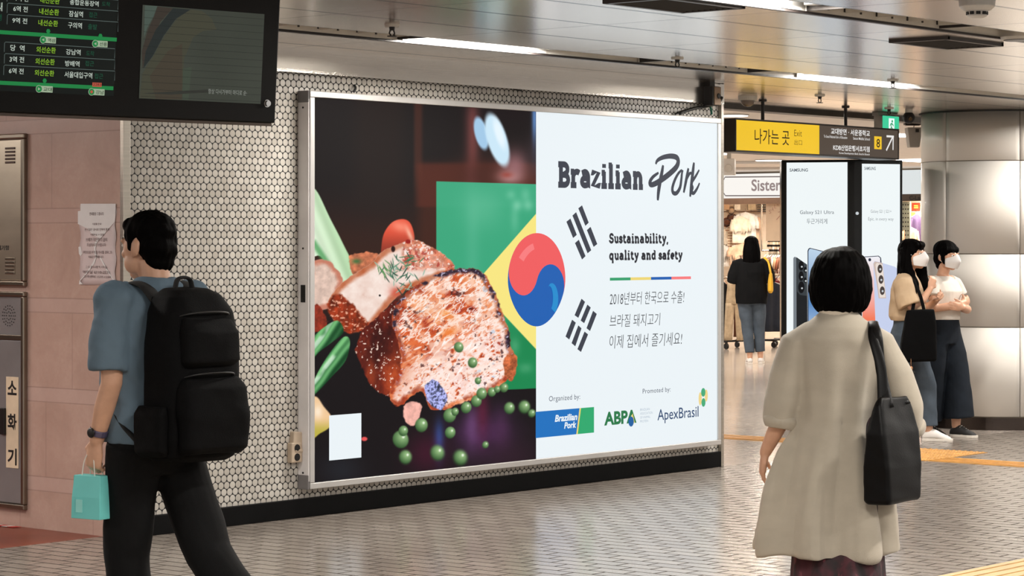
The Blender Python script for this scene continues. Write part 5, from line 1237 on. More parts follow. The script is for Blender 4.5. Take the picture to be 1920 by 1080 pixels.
for i, x in enumerate((1436, 1441, 1446, 1450, 1455, 1459, 1463)):
    garment(x, 472 + (1 if i % 2 else 0), 39.0 + i * .03, .30, .42, 68, [K['tan'], K['peach'], K['brown'], K['cream'], K['tan'], K['rust'], K['brown']][i], ['tan jacket at the left end of the upper right rail', 'peach shirt next to the tan jacket on the upper right rail', 'brown shirt third along the upper right rail', 'cream shirt fourth along the upper right rail', 'tan shirt fifth along the upper right rail', 'rust shirt sixth along the upper right rail', 'brown shirt last on the upper right rail by the totem'][i], seed=20 + i, d=.012)
for i, x in enumerate((1440, 1445, 1450, 1455, 1460, 1464)):
    garment(x, 507 + i * .6, 37.3 + i * .03, .30, .5 if i > 1 else .9, 62, [K['navy'], K['black'], K['maroon'], K['tan'], K['maroon'], K['peach']][i], ['long navy coat at the left end of the lower right rail', 'long black coat second along the lower right rail', 'maroon jacket third along the lower right rail', 'tan jacket fourth along the lower right rail', 'maroon jacket fifth along the lower right rail', 'peach jacket last on the lower right rail by the totem'][i], 'coat', seed=40 + i, d=.013)
garment(1446, 522, 36.75, .34, .80, 15, K['navy'], 'long dark coat hanging behind the yellow bag of the woman in black', 'coat', seed=60)
garment(1457, 520, 36.85, .24, .72, 30, K['maroon'], 'long maroon coat between the dark coat and the totem', 'coat', seed=61)
garment(1377, 523, 36.6, .30, .92, 0, K['beige'], 'wide beige trousers on the near rail left of the woman in black', 'trousers', seed=62)
garment(1350, 519, 36.7, .20, .95, 15, K['black'], 'long black coat on the near rail at the left edge of the shop', 'coat', seed=63)
garment(1359, 520, 36.8, .14, .70, 40, K['peach'], 'pale peach coat on the near rail beside the long black coat', 'coat', seed=64)
garment(1386, 526, 36.9, .2, .85, 30, K['brown'], 'dark brown coat on the near rail behind the beige trousers', 'coat', seed=65)
def rail(label, x0, x1, y, t0, t1, base=True, shelf=None):
    a = point(x0, y, t0); b = point(x1, y, t1); r = empty('clothes_rail', ((a + b) / 2).xy.to_3d(), 0, label, 'clothes rail')
    g = G(); g.tube([a, b], [.014, .014], 12); under(g.build('top_bar', chrome), r)
    for e in (a, b):
        g = G(); g.tube([e, (e.x, e.y, .12 if base else 2.44)], [.014, .014], 12); under(g.build('upright', chrome), r)
    if base:
        d = (b - a).xy.to_3d().normalized(); n_ = Vector((-d.y, d.x, 0))
        g = G(); g.tube([(a.x, a.y, .11), (b.x, b.y, .11)], [.016, .016], 10); under(g.build('lower_bar', dark_m), r)
        for e in (a, b):
            e0 = e.xy.to_3d(); g = G(); g.tube([e0 - n_ * .22 + ZD * .11, e0 + n_ * .22 + ZD * .11], [.016, .016], 10); ft = under(g.build('foot_bar', dark_m), r)
            for s in (-1, 1):
                c = e0 + n_ * .2 * s + ZD * .045; g = G(); g.tube([c - d * .015, c + d * .015], [.045, .045], 18); g.box(c + ZD * .045, (.03, .03, .05)); under(g.build('castor', dark_m), r)
    return r
rail('near clothes rail on castors carrying the beige trousers', 1346, 1398, 521, 36.6, 36.9)
rail('clothes rail on castors with dark coats beside the totem', 1433, 1472, 515, 37.1, 37.4)
rail('upper rail of shirts reaching up beside the sale poster', 1428, 1475, 470, 39.0, 39.3, base=False)
# hats, boxes on the top shelf, scarf
hat_m = cloth('hat', C(104, 62, 42)); hat_b = cloth('hat tan', C(190, 158, 126))
for x, y, m_, lab in ((1372, 409, hat_m, 'brown felt hat with a round crown hanging on the shop wall'), (1363, 417, hat_m, 'dark brown hat hanging just left of and below the round brown hat'), (1371, 395, hat_b, 'tan straw hat hanging above the round brown hat')):
    c = point(x, y, 41.22); r = empty('hat', c, math.radians(-50), lab, 'hat')
    g = G(); g.tube([(0, -.01, 0), (0, .0, 0)], [(.085, .085)] * 2, 28); g.build('brim', m_, r, bevel=.004)
    g = G(); g.ball((0, -.02, 0), (.058, .07, .052)); g.build('crown', m_, r, smooth=True); g = G(); g.tube([(0, -.012, 0), (0, -.03, 0)], [.06, .059], 24); g.build('band', K['black'], r)
for x, w_, m_, lab in ((1358, .16, K['tan'], 'tan fabric box on the shelf above the hats'), (1382, .10, K['cream'], 'cream box in the middle of the shop top shelf'), (1409, .13, K['beige'], 'beige square box on the shop top shelf')):
    c = point(x, 391, 41.2); r = empty('storage_box', c, math.radians(-50), lab, 'box'); g = G(); g.box((0, 0, .03), (w_, .14, .11)); g.build('box', m_, r, bevel=.006); g = G(); g.box((0, 0, .09), (w_ + .012, .15, .025)); g.build('lid', m_, r, bevel=.004)
a = point(1342, 397, 41.25); b = point(1440, 397, 41.3); g = G(); g.tube([a, b], [(.12, .010)] * 2, 4, side=VD); tag(g.build('wall_shelf', beam_m), 'thin shelf high on the back wall of the clothes shop', 'shelf')
g = G()
for i in range(4): c = point(1429, 384 + i * 4.2, 41.2); g.box(c, (.16, .16, .012), Matrix.Rotation(math.radians(-50), 3, 'Z'))
tag(g.build('wire_rack', dark_m), 'small rack of thin dark shelves under the right of the shop beam', 'rack')

# ---- the shop past the totem at the right
vb2, vt2 = su(1690, 364)[1], su(1690, 319)[1]; u2a, u2b = su(1612, 400)[0], su(1790, 400)[0]
t = empty('shop_sign', sp.P((u2a + u2b) / 2, vb2, 0), 0, 'blank white shop sign band between the totem and the round column', 'shop sign')
g = G(); g.rect(sp, u2a, vb2, u2b, vt2, -.2, 0); under(g.build('board', glow('lit sign band', C(232, 238, 238), .9), bevel=.005), t)
g = G(); g.rect(sp, u2a, su(1690, 377)[1], u2b, vb2, -.2, -.02); under(g.build('dark_band', mat('dark band', C(70, 58, 48), .4)), t)
g = G(); p = su(1704, 375); write(g, sp, 'C-Laine', p[0], p[1], su(1736, 375)[0], su(1704, 367)[1], -.015, bold=.02); under(g.build('lettering', cable_m, fix=False), t)
q2 = pp(.3); a = q2.uv(1690, 560); b = q2.uv(1706, 378)
t = empty('perforated_panel', q2.P(a[0], 0, 0), 0, 'grey green perforated panel at the edge of the shop beside the totem', 'panel')
g = G(); g.rect(q2, a[0] - .1, 0, b[0], b[1], -.03, 0); under(g.build('panel', mat('grey green', C(150, 152, 134), .5)), t)
g = G()
for i in range(13):
    for j in range(3): c = q2.uv(1693.5 + j * 4.6, 384 + i * 8.1); g.disc(q2, c[0], c[1], .012, .002, 10)
under(g.build('perforation', dark_m, fix=False), t)
q3 = pp(.64); 
def tag_card(label, x0, x1, y0, y1, m_, extra=None):
    a = q3.uv(x0, y1); b = q3.uv(x1, y0); r = empty('price_card', q3.P((a[0] + b[0]) / 2, a[1], 0), 0, label, 'card'); g = G(); g.rect(q3, a[0], a[1], b[0], b[1], -.012, 0); under(g.build('card', m_), r)
    if extra: g = G(); c = ((a[0] + b[0]) / 2, (a[1] + b[1]) / 2); g.rect(q3, c[0] - .035, c[1] + .004, c[0] + .035, c[1] + .024, .001, .003); g.rect(q3, c[0] - .035, c[1] - .024, c[0] + .035, c[1] - .004, .001, .003); under(g.build('print', extra), r)
tag_card('red square card with yellow marks in the shop beside the column', 1710, 1725, 380, 395, mat('card red', C(200, 56, 36), .5), mat('card yellow', C(246, 196, 80), .5))
tag_card('small yellow card under the red card in the shop beside the column', 1707, 1716, 398, 416, mat('card pale yellow', C(238, 200, 96), .5), mat('card grey', C(150, 140, 110), .5))
garment(1719, 396, 37.0, .2, .7, 10, cloth('purple', C(70, 56, 92)), 'purple garment hanging beside the yellow card near the column', seed=80)
garment(1706, 420, 36.95, .24, .8, 0, K['peach'], 'peach garment hanging behind the long haired woman', seed=81)
face('wall_shop_right', [tuple(sp.P(su(1640, 400)[0], 0, -.66)), tuple(sp.P(u2b + 1, 0, -.66)), tuple(sp.P(u2b + 1, 2.7, -.66)), tuple(sp.P(su(1640, 400)[0], 2.7, -.66))], cream)
face('ceiling_shop_right', [tuple(sp.P(su(1640, 400)[0], 2.33, 0)), tuple(sp.P(u2b + 1, 2.33, 0)), tuple(sp.P(u2b + 1, 2.33, -.66)), tuple(sp.P(su(1640, 400)[0], 2.33, -.66))], cream)
p = sp.P(su(1715, 400)[0], 2.325, -.36); t = empty('shop_spot_light', p, 0, 'warm spot lamp inside the right hand shop behind its sign band', 'ceiling light')
g = G(); g.tube([(0, 0, 0), (0, 0, -.05)], [.05, .06], 18); g.build('housing', wp, t); g = G(); g.tube([(0, 0, -.045), (0, 0, -.055)], [.05, .05], 18); g.build('lens', dl_m, t)
la = bpy.data.lights.new('spot_glow', 'AREA'); la.shape = 'DISK'; la.size = .3; la.energy = SHOP_POWER * .3; la.color = (1, .82, .62); lo = bpy.data.objects.new('spot_glow', la); COL.objects.link(lo); lo.parent = t; lo.location = (0, 0, -.07)
# ================================================================== PEOPLE
skin = mat('skin', C(206, 158, 130), .45, var=.08, vscale=20, bump=.08, bscale=300)
hair_m = mat('black hair', C(5, 4, 4), .55, var=.3, vscale=40, bump=.5, bscale=120, stretch=(6, 6, .35), spec=.025)
mask_m = mat('white face mask', C(226, 222, 220), .7, var=.03)
eye_w = mat('eye white', C(222, 216, 210), .25, var=.02); eye_d = mat('dark iris', C(30, 20, 16), .15); brow_m = mat('brow', C(30, 24, 22), .7)
lip_m = mat('lips', C(176, 104, 94), .4)
sole_m = mat('shoe rubber', C(222, 214, 204), .6, var=.08)

def heading(r_, v_):
    """yaw that turns local +Y to r_ across the picture and v_ into it"""
    d = RD * r_ + VD * v_; return math.atan2(d.y, d.x) - math.pi / 2

def hand(g, wr, d, n, th, curl=.35, k=1.0, grip=None):
    """palm, four fingers of unequal length with three bones each, and a thumb from the side of the palm"""
    wr, d, n, th = Vector(wr), Vector(d).normalized(), Vector(n), Vector(th)
    n = (n - d * n.dot(d)).normalized(); th = (th - d * th.dot(d) - n * th.dot(n)).normalized()
    g.tube([wr - d * .02 * k, wr + d * .01 * k, wr + d * .045 * k, wr + d * .085 * k, wr + d * .098 * k], [(.024 * k, .018 * k), (.028 * k, .017 * k), (.039 * k, .0165 * k), (.040 * k, .0145 * k), (.034 * k, .011 * k)], 14, side=th)
    c = grip if grip is not None else curl
    for off, L, sp in ((.030, .070, .06), (.0105, .078, .02), (-.0095, .073, -.03), (-.029, .057, -.08)):
        p = wr + d * (.088 - abs(off) * .18) * k + th * off * k; a = 0; P = [p - d * .02 * k, p]; r_ = .0088 if abs(off) < .029 else .008
        for f, b in ((.45, .55), (.31, 1.0), (.24, .7)):
            a += c * b * 1.25; q = (d + th * sp) * math.cos(a) + n * math.sin(a); p = p + q.normalized() * L * f * k; P.append(p)
        g.tube(P, [r_ * k, r_ * k, r_ * .96 * k, r_ * .86 * k, r_ * .72 * k], 10, round_ends=True)
    p = wr + d * .022 * k + th * .026 * k; t1 = (d * .55 + th * .75 + n * .35).normalized(); t2 = (d * .8 + th * .35 + n * (.45 + c * .4)).normalized(); t3 = (d * .85 + th * .05 + n * (.5 + c * .5)).normalized()
    P = [p - t1 * .012 * k, p + t1 * .028 * k, p + t1 * .03 * k + t2 * .030 * k, p + t1 * .03 * k + t2 * .030 * k + t3 * .024 * k]
    g.tube(P, [.0125 * k, .0115 * k, .0098 * k, .0076 * k], 10, round_ends=True)

def head_frame(c, yaw, pitch): return Vector(c), Matrix.Rotation(yaw, 3, 'Z') @ Matrix.Rotation(-pitch, 3, 'X')
def head_geo(g, c, yaw=0, pitch=0, s=1.0):
    c, M = head_frame(c, yaw, pitch); T_ = lambda x, y, z: c + M @ Vector((x * s, y * s, z * s))
    b = lambda x, y, z, rx, ry, rz: g.ball(T_(x, y, z), (rx * s, ry * s, rz * s), M, 24, 16)
    b(0, -.018, .035, .076, .094, .082); b(0, .02, -.01, .068, .074, .085); b(0, .032, -.055, .054, .056, .058)
    b(0, .058, -.098, .026, .024, .020); b(-.045, .03, -.06, .022, .04, .04); b(.045, .03, -.06, .022, .04, .04)
    for e in (-1, 1):
        b(e * .030, .075, .022, .026, .014, .011); b(e * .034, .068, -.026, .022, .02, .018)         # brow, cheek
        b(e * .077, -.012, -.012, .009, .020, .031); b(e * .073, .0, -.034, .007, .010, .012)        # ear, lobe
    g.tube([T_(0, .084, .02), T_(0, .096, -.008), T_(0, .106, -.030)], [(.008 * s, .008 * s), (.010 * s, .010 * s), (.014 * s, .012 * s)], 12, round_ends=True)
    for e in (-1, 1): b(e * .011, .094, -.033, .008, .010, .008)
    b(0, .086, -.058, .021, .010, .005); b(0, .084, -.068, .018, .011, .006)
def face_parts(root, c, yaw, pitch, s=1.0, brows=True):
    c, M = head_frame(c, yaw, pitch); T_ = lambda x, y, z: c + M @ Vector((x * s, y * s, z * s))
    for e in (-1, 1):
        g = G(); g.ball(T_(e * .031, .081, .004), (.0135 * s, .010 * s, .0075 * s), M, 14, 10); g.build('eye', eye_w, root, smooth=True)
        g = G(); g.ball(T_(e * .031, .0905, .004), (.0055 * s, .0025 * s, .0055 * s), M, 12, 8); g.build('iris', eye_d, root, smooth=True)
        g = G(); g.tube([T_(e * .014, .088, .026), T_(e * .032, .087, .031), T_(e * .050, .074, .026)], [.003 * s, .0035 * s, .002 * s], 8); g.build('eyebrow', brow_m, root, smooth=True)

def torso(g, P, n=24):
    """rings (z, cx, cy, rx, ry)"""
    g.loft([[(cx + rx * math.copysign(abs(math.cos(a)) ** .85, math.cos(a)), cy + ry * math.copysign(abs(math.sin(a)) ** .85, math.sin(a)), z) for a in [2 * math.pi * k / n for k in range(n)]] for z, cx, cy, rx, ry in P])

def shoe(root, ank, toe_dir, col, label=None, lift=0.0, pitch=0.0, L=.25, sole=sole_m, name='shoe', laces=None):
    """a low shoe: upper, sole; ank is the ankle over the heel, pitch lifts the heel"""
    a = Vector(ank); d = Vector(toe_dir).normalized(); sd = Vector((d.y, -d.x, 0))
    R = Matrix.Rotation(pitch, 3, sd) if pitch else Matrix.Identity(3)
    toe = None
    base = Vector((a.x, a.y, 0)) - d * .05
    piv = base + d * (L * .8) + Vector((0, 0, 0))
    f = lambda x, y, z: piv + R @ (base + d * y + sd * x + Vector((0, 0, z)) - piv) + Vector((0, 0, lift))
    if pitch:
        q = f(0, .05, .09); piv = piv + Vector((a.x - q.x, a.y - q.y, 0)); base = base + Vector((a.x - q.x, a.y - q.y, 0))
    n = 16
    out = [(0, -.0), (.026, .006), (.033, .04), (.030, .09), (.038, .15), (.042, .18), (.036, .22), (.018, L + .002), (0, L + .006)]
    prof = out + [(-x, y) for x, y in out[-2:0:-1]]
    g = G(); g.loft([[f(x * 1.04, y, z) for x, y in prof] for z in (0.0, .022)]); g.build('shoe_sole', sole, root, bevel=.003)
    g = G(); rings = []
    for y, w, h, z0 in ((.004, .026, .035, .03), (.02, .031, .045, .035), (.05, .038, .060, .042), (.085, .038, .056, .044), (.12, .037, .048, .042), (.16, .040, .036, .032), (.20, .037, .028, .024), (.232, .026, .018, .019), (.247, .010, .007, .014)):
        rings.append([f(w * math.cos(q), y * L / .25, max(.014, z0 + h * math.sin(q) * (1 if math.sin(q) > 0 else .5))) for q in [2 * math.pi * k / n for k in range(n)]])
    g.loft(rings); g.build('shoe_upper', col, root, smooth=True)
    if laces:
        for i in range(4):
            y = .10 + i * .02; h = .092 - i * .011; g = G(); g.tube([f(-.024, y, h - .012), f(0, y + .006, h + .004), f(.024, y, h - .012)], [.003] * 3, 6); g.build('lace', laces, root, smooth=True)

def fold_disp(amp, freq, seed, vert=.35, hz=None, tail=None):
    """cloth folds: mostly upright when vert is small; tail(P) scales them"""
    def f(P, Nn):
        Q = P * np.array([1, 1, vert]); d = nz(Q, freq, seed) * amp + nz(P, freq * 2.2, seed + 9) * amp * .35
        if tail is not None: d = d * tail(P)
        return P + Nn * d[:, None]
    return f

# ------------------------------------------------------------------ man with the backpack
def man():
    p = point(290, HY, 8.7); p.z = 0; rz = heading(-.743, .669)
    r = empty('person', p, rz, 'man in a blue grey T-shirt and black trousers walking left with a backpack', 'person')
    g = G()
    torso(g, [(.80, 0, 0, .10, .08), (.86, 0, 0, .15, .105), (.95, 0, .01, .148, .10), (1.08, 0, .02, .135, .09), (1.22, 0, .015, .155, .10), (1.34, 0, .0, .165, .095), (1.41, 0, -.005, .14, .07), (1.445, 0, -.005, .07, .055)])
    g.tube([(0, -.01, 1.40), (0, .0, 1.46), (0, .015, 1.52)], [.062, .056, .058], 16)
    hc = (0, .04, 1.572); head_geo(g, hc, .12, .06, 1.0)
    sh, el, wr = (-.175, 0, 1.385), (-.198, -.005, 1.09), (-.205, .07, .885)
    g.tube([(-.12, 0, 1.39), sh, (-.19, -.003, 1.25), el, (-.202, .03, 1.0), wr], [.05, .054, .046, .038, .037, .026], 16, round_ends=True)
    hand(g, wr, (-.02, .18, -1), (1, .1, 0), (.1, 1, .2), grip=1.0)
    sh2, el2, wr2 = (.175, 0, 1.385), (.205, -.03, 1.09), (.215, .06, .85)
    g.tube([(.12, 0, 1.39), sh2, (.195, -.01, 1.25), el2, (.212, .01, 1.0), wr2], [.05, .054, .046, .038, .037, .026], 16, round_ends=True)
    hand(g, wr2, (0, .25, -1), (-1, .1, 0), (-.1, 1, .2), .5)
    g.tube([(-.085, 0, .88), (-.09, .03, .68), (-.09, .045, .47), (-.09, .01, .28), (-.09, -.015, .08)], [.088, .078, .056, .052, .038], 16, round_ends=True)
    g.tube([(.085, 0, .88), (.09, -.08, .68), (.09, -.18, .49), (.09, -.36, .33), (.09, -.5, .20)], [.088, .078, .056, .052, .038], 16, round_ends=True)
    g.tube([(-.09, -.02, .06), (-.09, .06, .045), (-.09, .15, .03)], [.035, .034, .026], 12, round_ends=True)
    g.tube([(.09, -.505, .165), (.09, -.475, .105), (.09, -.435, .048)], [.035, .034, .026], 12, round_ends=True)
    solid(g, 'body', skin, r, .005, 4)
    face_parts(r, hc, .12, .06)
    # hair: short, full on top, tapered at the nape
    c, M = head_frame(hc, .12, .06); T_ = lambda x, y, z: c + M @ Vector((x, y, z))
    g = G(); g.ball(T_(0, -.018, .046), (.085, .101, .080), M, 28, 18); g.ball(T_(0, -.052, -.002), (.078, .062, .082), M, 24, 16); g.ball(T_(0, -.058, -.052), (.058, .042, .05), M, 20, 14); g.ball(T_(.0, .045, .074), (.062, .04, .034), M)
    for e in (-1, 1): g.ball(T_(e * .072, .012, .02), (.013, .02, .04), M)
    solid(g, 'hair', hair_m, r, .005, 5, lambda P, Nn: P + Nn * (nz(P * np.array([1, 1, .4]), 190, 3) * .0022 + nz(P, 60, 5) * .003)[:, None])
    # T-shirt
    tee = mat('blue grey cotton', C(98, 116, 130), .85, var=.07, vscale=5, bump=.2, bscale=400, spec=.2)
    g = G()
    torso(g, [(.875, 0, .015, .185, .15), (.95, 0, .018, .183, .148), (1.08, 0, .022, .178, .138), (1.22, 0, .018, .185, .135), (1.34, 0, .003, .182, .12), (1.405, 0, -.003, .155, .092), (1.44, 0, -.003, .095, .075), (1.458, 0, -.002, .074, .066)])
    for s in (-1, 1): g.tube([(s * .11, 0, 1.385), (s * .175, 0, 1.372), (s * .195, -.003, 1.26), (s * .206, -.004, 1.135)], [(.062, .062), (.070, .070), (.068, .070), (.066, .074)], 20)
    for s in (-1, 1): g.ball((s * .168, 0, 1.375), (.075, .072, .072))
    solid(g, 'tshirt', tee, r, .007, 5, fold_disp(.007, 30, 11, .7))
    # trousers
    blk_t = mat('black trousers', C(8, 8, 9), .85, var=.2, bump=.2, bscale=300, spec=.2)
    g = G()
    torso(g, [(.76, 0, 0, .15, .10), (.84, 0, 0, .178, .132), (.93, 0, .012, .172, .13), (.965, 0, .015, .168, .125)])
    g.tube([(-.088, 0, .86), (-.092, .03, .68), (-.093, .04, .47), (-.092, .012, .28), (-.09, -.01, .085)], [.105, .096, .082, .078, .07], 20)
    g.tube([(.088, 0, .86), (.092, -.08, .68), (.093, -.18, .48), (.092, -.345, .335), (.09, -.46, .235)], [.105, .096, .082, .078, .07], 20)
    solid(g, 'trousers', blk_t, r, .007, 5, fold_disp(.006, 15, 21, .9))
    blk_s = mat('black shoe', C(20, 20, 21), .5)
    shoe(r, (-.09, -.015, 0), (0, 1, 0), blk_s, L=.28); shoe(r, (.09, -.50, 0), (0, 1, 0), blk_s, pitch=-.75, L=.27)
    # wrist band
    g = G(); w = Vector(wr); d = (Vector(wr) - Vector((-.202, .03, 1.0))).normalized(); g.tube([w - d * .045, w - d * .022], [.034, .033], 20); g.build('wrist_band', mat('band purple', C(92, 84, 110), .3, .3), r, bevel=.003)
    g = G(); g.ball(w - d * .033 + Vector((-.034, 0, 0)), (.007, .02, .018)); g.build('watch_face', dark_m, r, smooth=True)
    # face mask edge seen at the cheek is out of view; backpack
    b = empty('backpack', r.matrix_basis @ Vector((0, -.2, .84)) if False else p + Matrix.Rotation(rz, 3, 'Z') @ Vector((0, -.188, .82)), rz, 'large black backpack on the back of the man walking left', 'backpack')
    nylon = mat('black nylon', C(5, 5, 6), .75, var=.25, vscale=10, bump=.5, bscale=260, spec=.1); ny2 = mat('black webbing', C(10, 10, 11), .8, bump=.4, bscale=400)
    def sq(cx, cy, z, rx, ry, n=32, e=.55): return [(cx + rx * math.copysign(abs(math.cos(a)) ** e, math.cos(a)), cy + ry * math.copysign(abs(math.sin(a)) ** e, math.sin(a)), z) for a in [2 * math.pi * k / n for k in range(n)]]
    g = G(); g.loft([sq(0, 0, 0, .135, .07), sq(0, -.005, .015, .16, .095), sq(0, -.01, .08, .168, .108), sq(0, -.01, .25, .17, .11), sq(0, -.006, .42, .165, .105), sq(0, 0, .52, .15, .092), sq(0, .01, .575, .12, .07), sq(0, .018, .598, .08, .045)])
    solid(g, 'main_compartment', nylon, b, .007, 4, fold_disp(.006, 14, 31, .9))
    g = G(); g.loft([sq(0, -.115, .03, .12, .03), sq(0, -.125, .05, .138, .05), sq(0, -.128, .16, .142, .052), sq(0, -.122, .26, .136, .045), sq(0, -.112, .29, .12, .025)]); solid(g, 'front_pocket', nylon, b, .006, 4, fold_disp(.005, 18, 33))
    g = G(); g.loft([sq(0, -.105, .33, .115, .025), sq(0, -.115, .35, .13, .038), sq(0, -.112, .45, .126, .036), sq(0, -.095, .50, .11, .02)]); solid(g, 'upper_pocket', nylon, b, .006, 4, fold_disp(.004, 18, 35))
    for s in (-1, 1):
        g = G(); g.loft([sq(s * .165, -.01, .02, .02, .06), sq(s * .178, -.01, .04, .03, .075), sq(s * .18, -.01, .17, .03, .078), sq(s * .172, -.01, .2, .018, .07)]); solid(g, 'side_pocket', nylon, b, .006, 3, fold_disp(.004, 20, 36 + s))
        g = G(); P = curve_pts([(s * .085, .075, .56), (s * .095, .12, .605), (s * .10, .18, .618), (s * .108, .25, .585), (s * .112, .284, .50), (s * .12, .292, .38), (s * .145, .27, .26), (s * .172, .18, .15), (s * .16, .09, .07)], 5)
        g.tube(P, [(.032, .009)] * 20 + [(.03 - .018 * min(1, i / 12), .007) for i in range(len(P) - 20)], 10, side=(1, 0, 0)); g.build('shoulder_strap', ny2, b, smooth=True)
    g = G(); g.tube(curve_pts([(-.04, .03, .59), (-.03, .03, .63), (0, .03, .64), (.03, .03, .63), (.04, .03, .59)], 4), [(.006, .013)] * 17, 8); g.build('top_handle', ny2, b, smooth=True)
    for z, y in ((.305, -.118), (.515, -.09)):
        g = G(); g.tube(curve_pts([(-.13, y + .05, z - .02), (-.09, y - .012, z), (0, y - .026, z + .006), (.09, y - .012, z), (.13, y + .05, z - .02)], 5), [.004] * 21, 6); g.build('zip', mat('zip teeth', C(14, 14, 15), .5, .2), b, smooth=True)
    # paper bag hanging from his fingers
    hp = p + Matrix.Rotation(rz, 3, 'Z') @ Vector((-.205, .092, 0))
    bag = empty('paper_bag', (hp.x, hp.y, .612), math.radians(-50) - .55, 'small mint green paper carrier bag in the hand of the walking man', 'bag')
    mint = mat('mint paper', C(112, 204, 200), .55, var=.05, bump=.1, bscale=20); mint2 = mat('mint paper side', C(92, 184, 172), .55, var=.05)
    w_, d_, h_ = .066, .038, .152
    g = G(); g.loft([[(-w_, -d_, 0), (w_, -d_, 0), (w_, d_, 0), (-w_, d_, 0)], [(-w_ * .98, -d_ * .95, h_ * .5), (w_ * .98, -d_ * .95, h_ * .5), (w_ * .98, d_ * .95, h_ * .5), (-w_ * .98, d_ * .95, h_ * .5)], [(-w_ * .93, -d_ * .7, h_), (w_ * .93, -d_ * .7, h_), (w_ * .93, d_ * .7, h_), (-w_ * .93, d_ * .7, h_)]], cap=True); g.build('bag_body', mint, bag, bevel=.002)
    for s in (-1, 1):
        g = G(); g.add([(s * w_ * 1.0, -d_ * .9, .004), (s * w_ * .84, 0, h_ * .45), (s * w_ * 1.0, d_ * .9, .004), (s * w_ * .95, -d_ * .7, h_ - .002), (s * w_ * .70, 0, h_ - .002), (s * w_ * .95, d_ * .7, h_ - .002)], [(0, 1, 4, 3), (1, 2, 5, 4), (0, 2, 1)]); g.build('gusset', mint2, bag)
        g = G(); g.tube(curve_pts([(-.03, s * .022, h_ - .01), (-.022, s * .018, h_ + .05), (-.006, s * .006, h_ + .085), (.006, s * .006, h_ + .085), (.022, s * .018, h_ + .05), (.03, s * .022, h_ - .01)], 5), [.0022] * 26, 6); g.build('handle', mat('white cord', C(214, 210, 200), .7), bag, smooth=True)
    g = G(); g.box((-.028, -d_ * .97 - .0015, .045), (.03, .002, .045)); g.build('sticker', mat('pale sticker', C(150, 222, 216), .4), bag)
man()

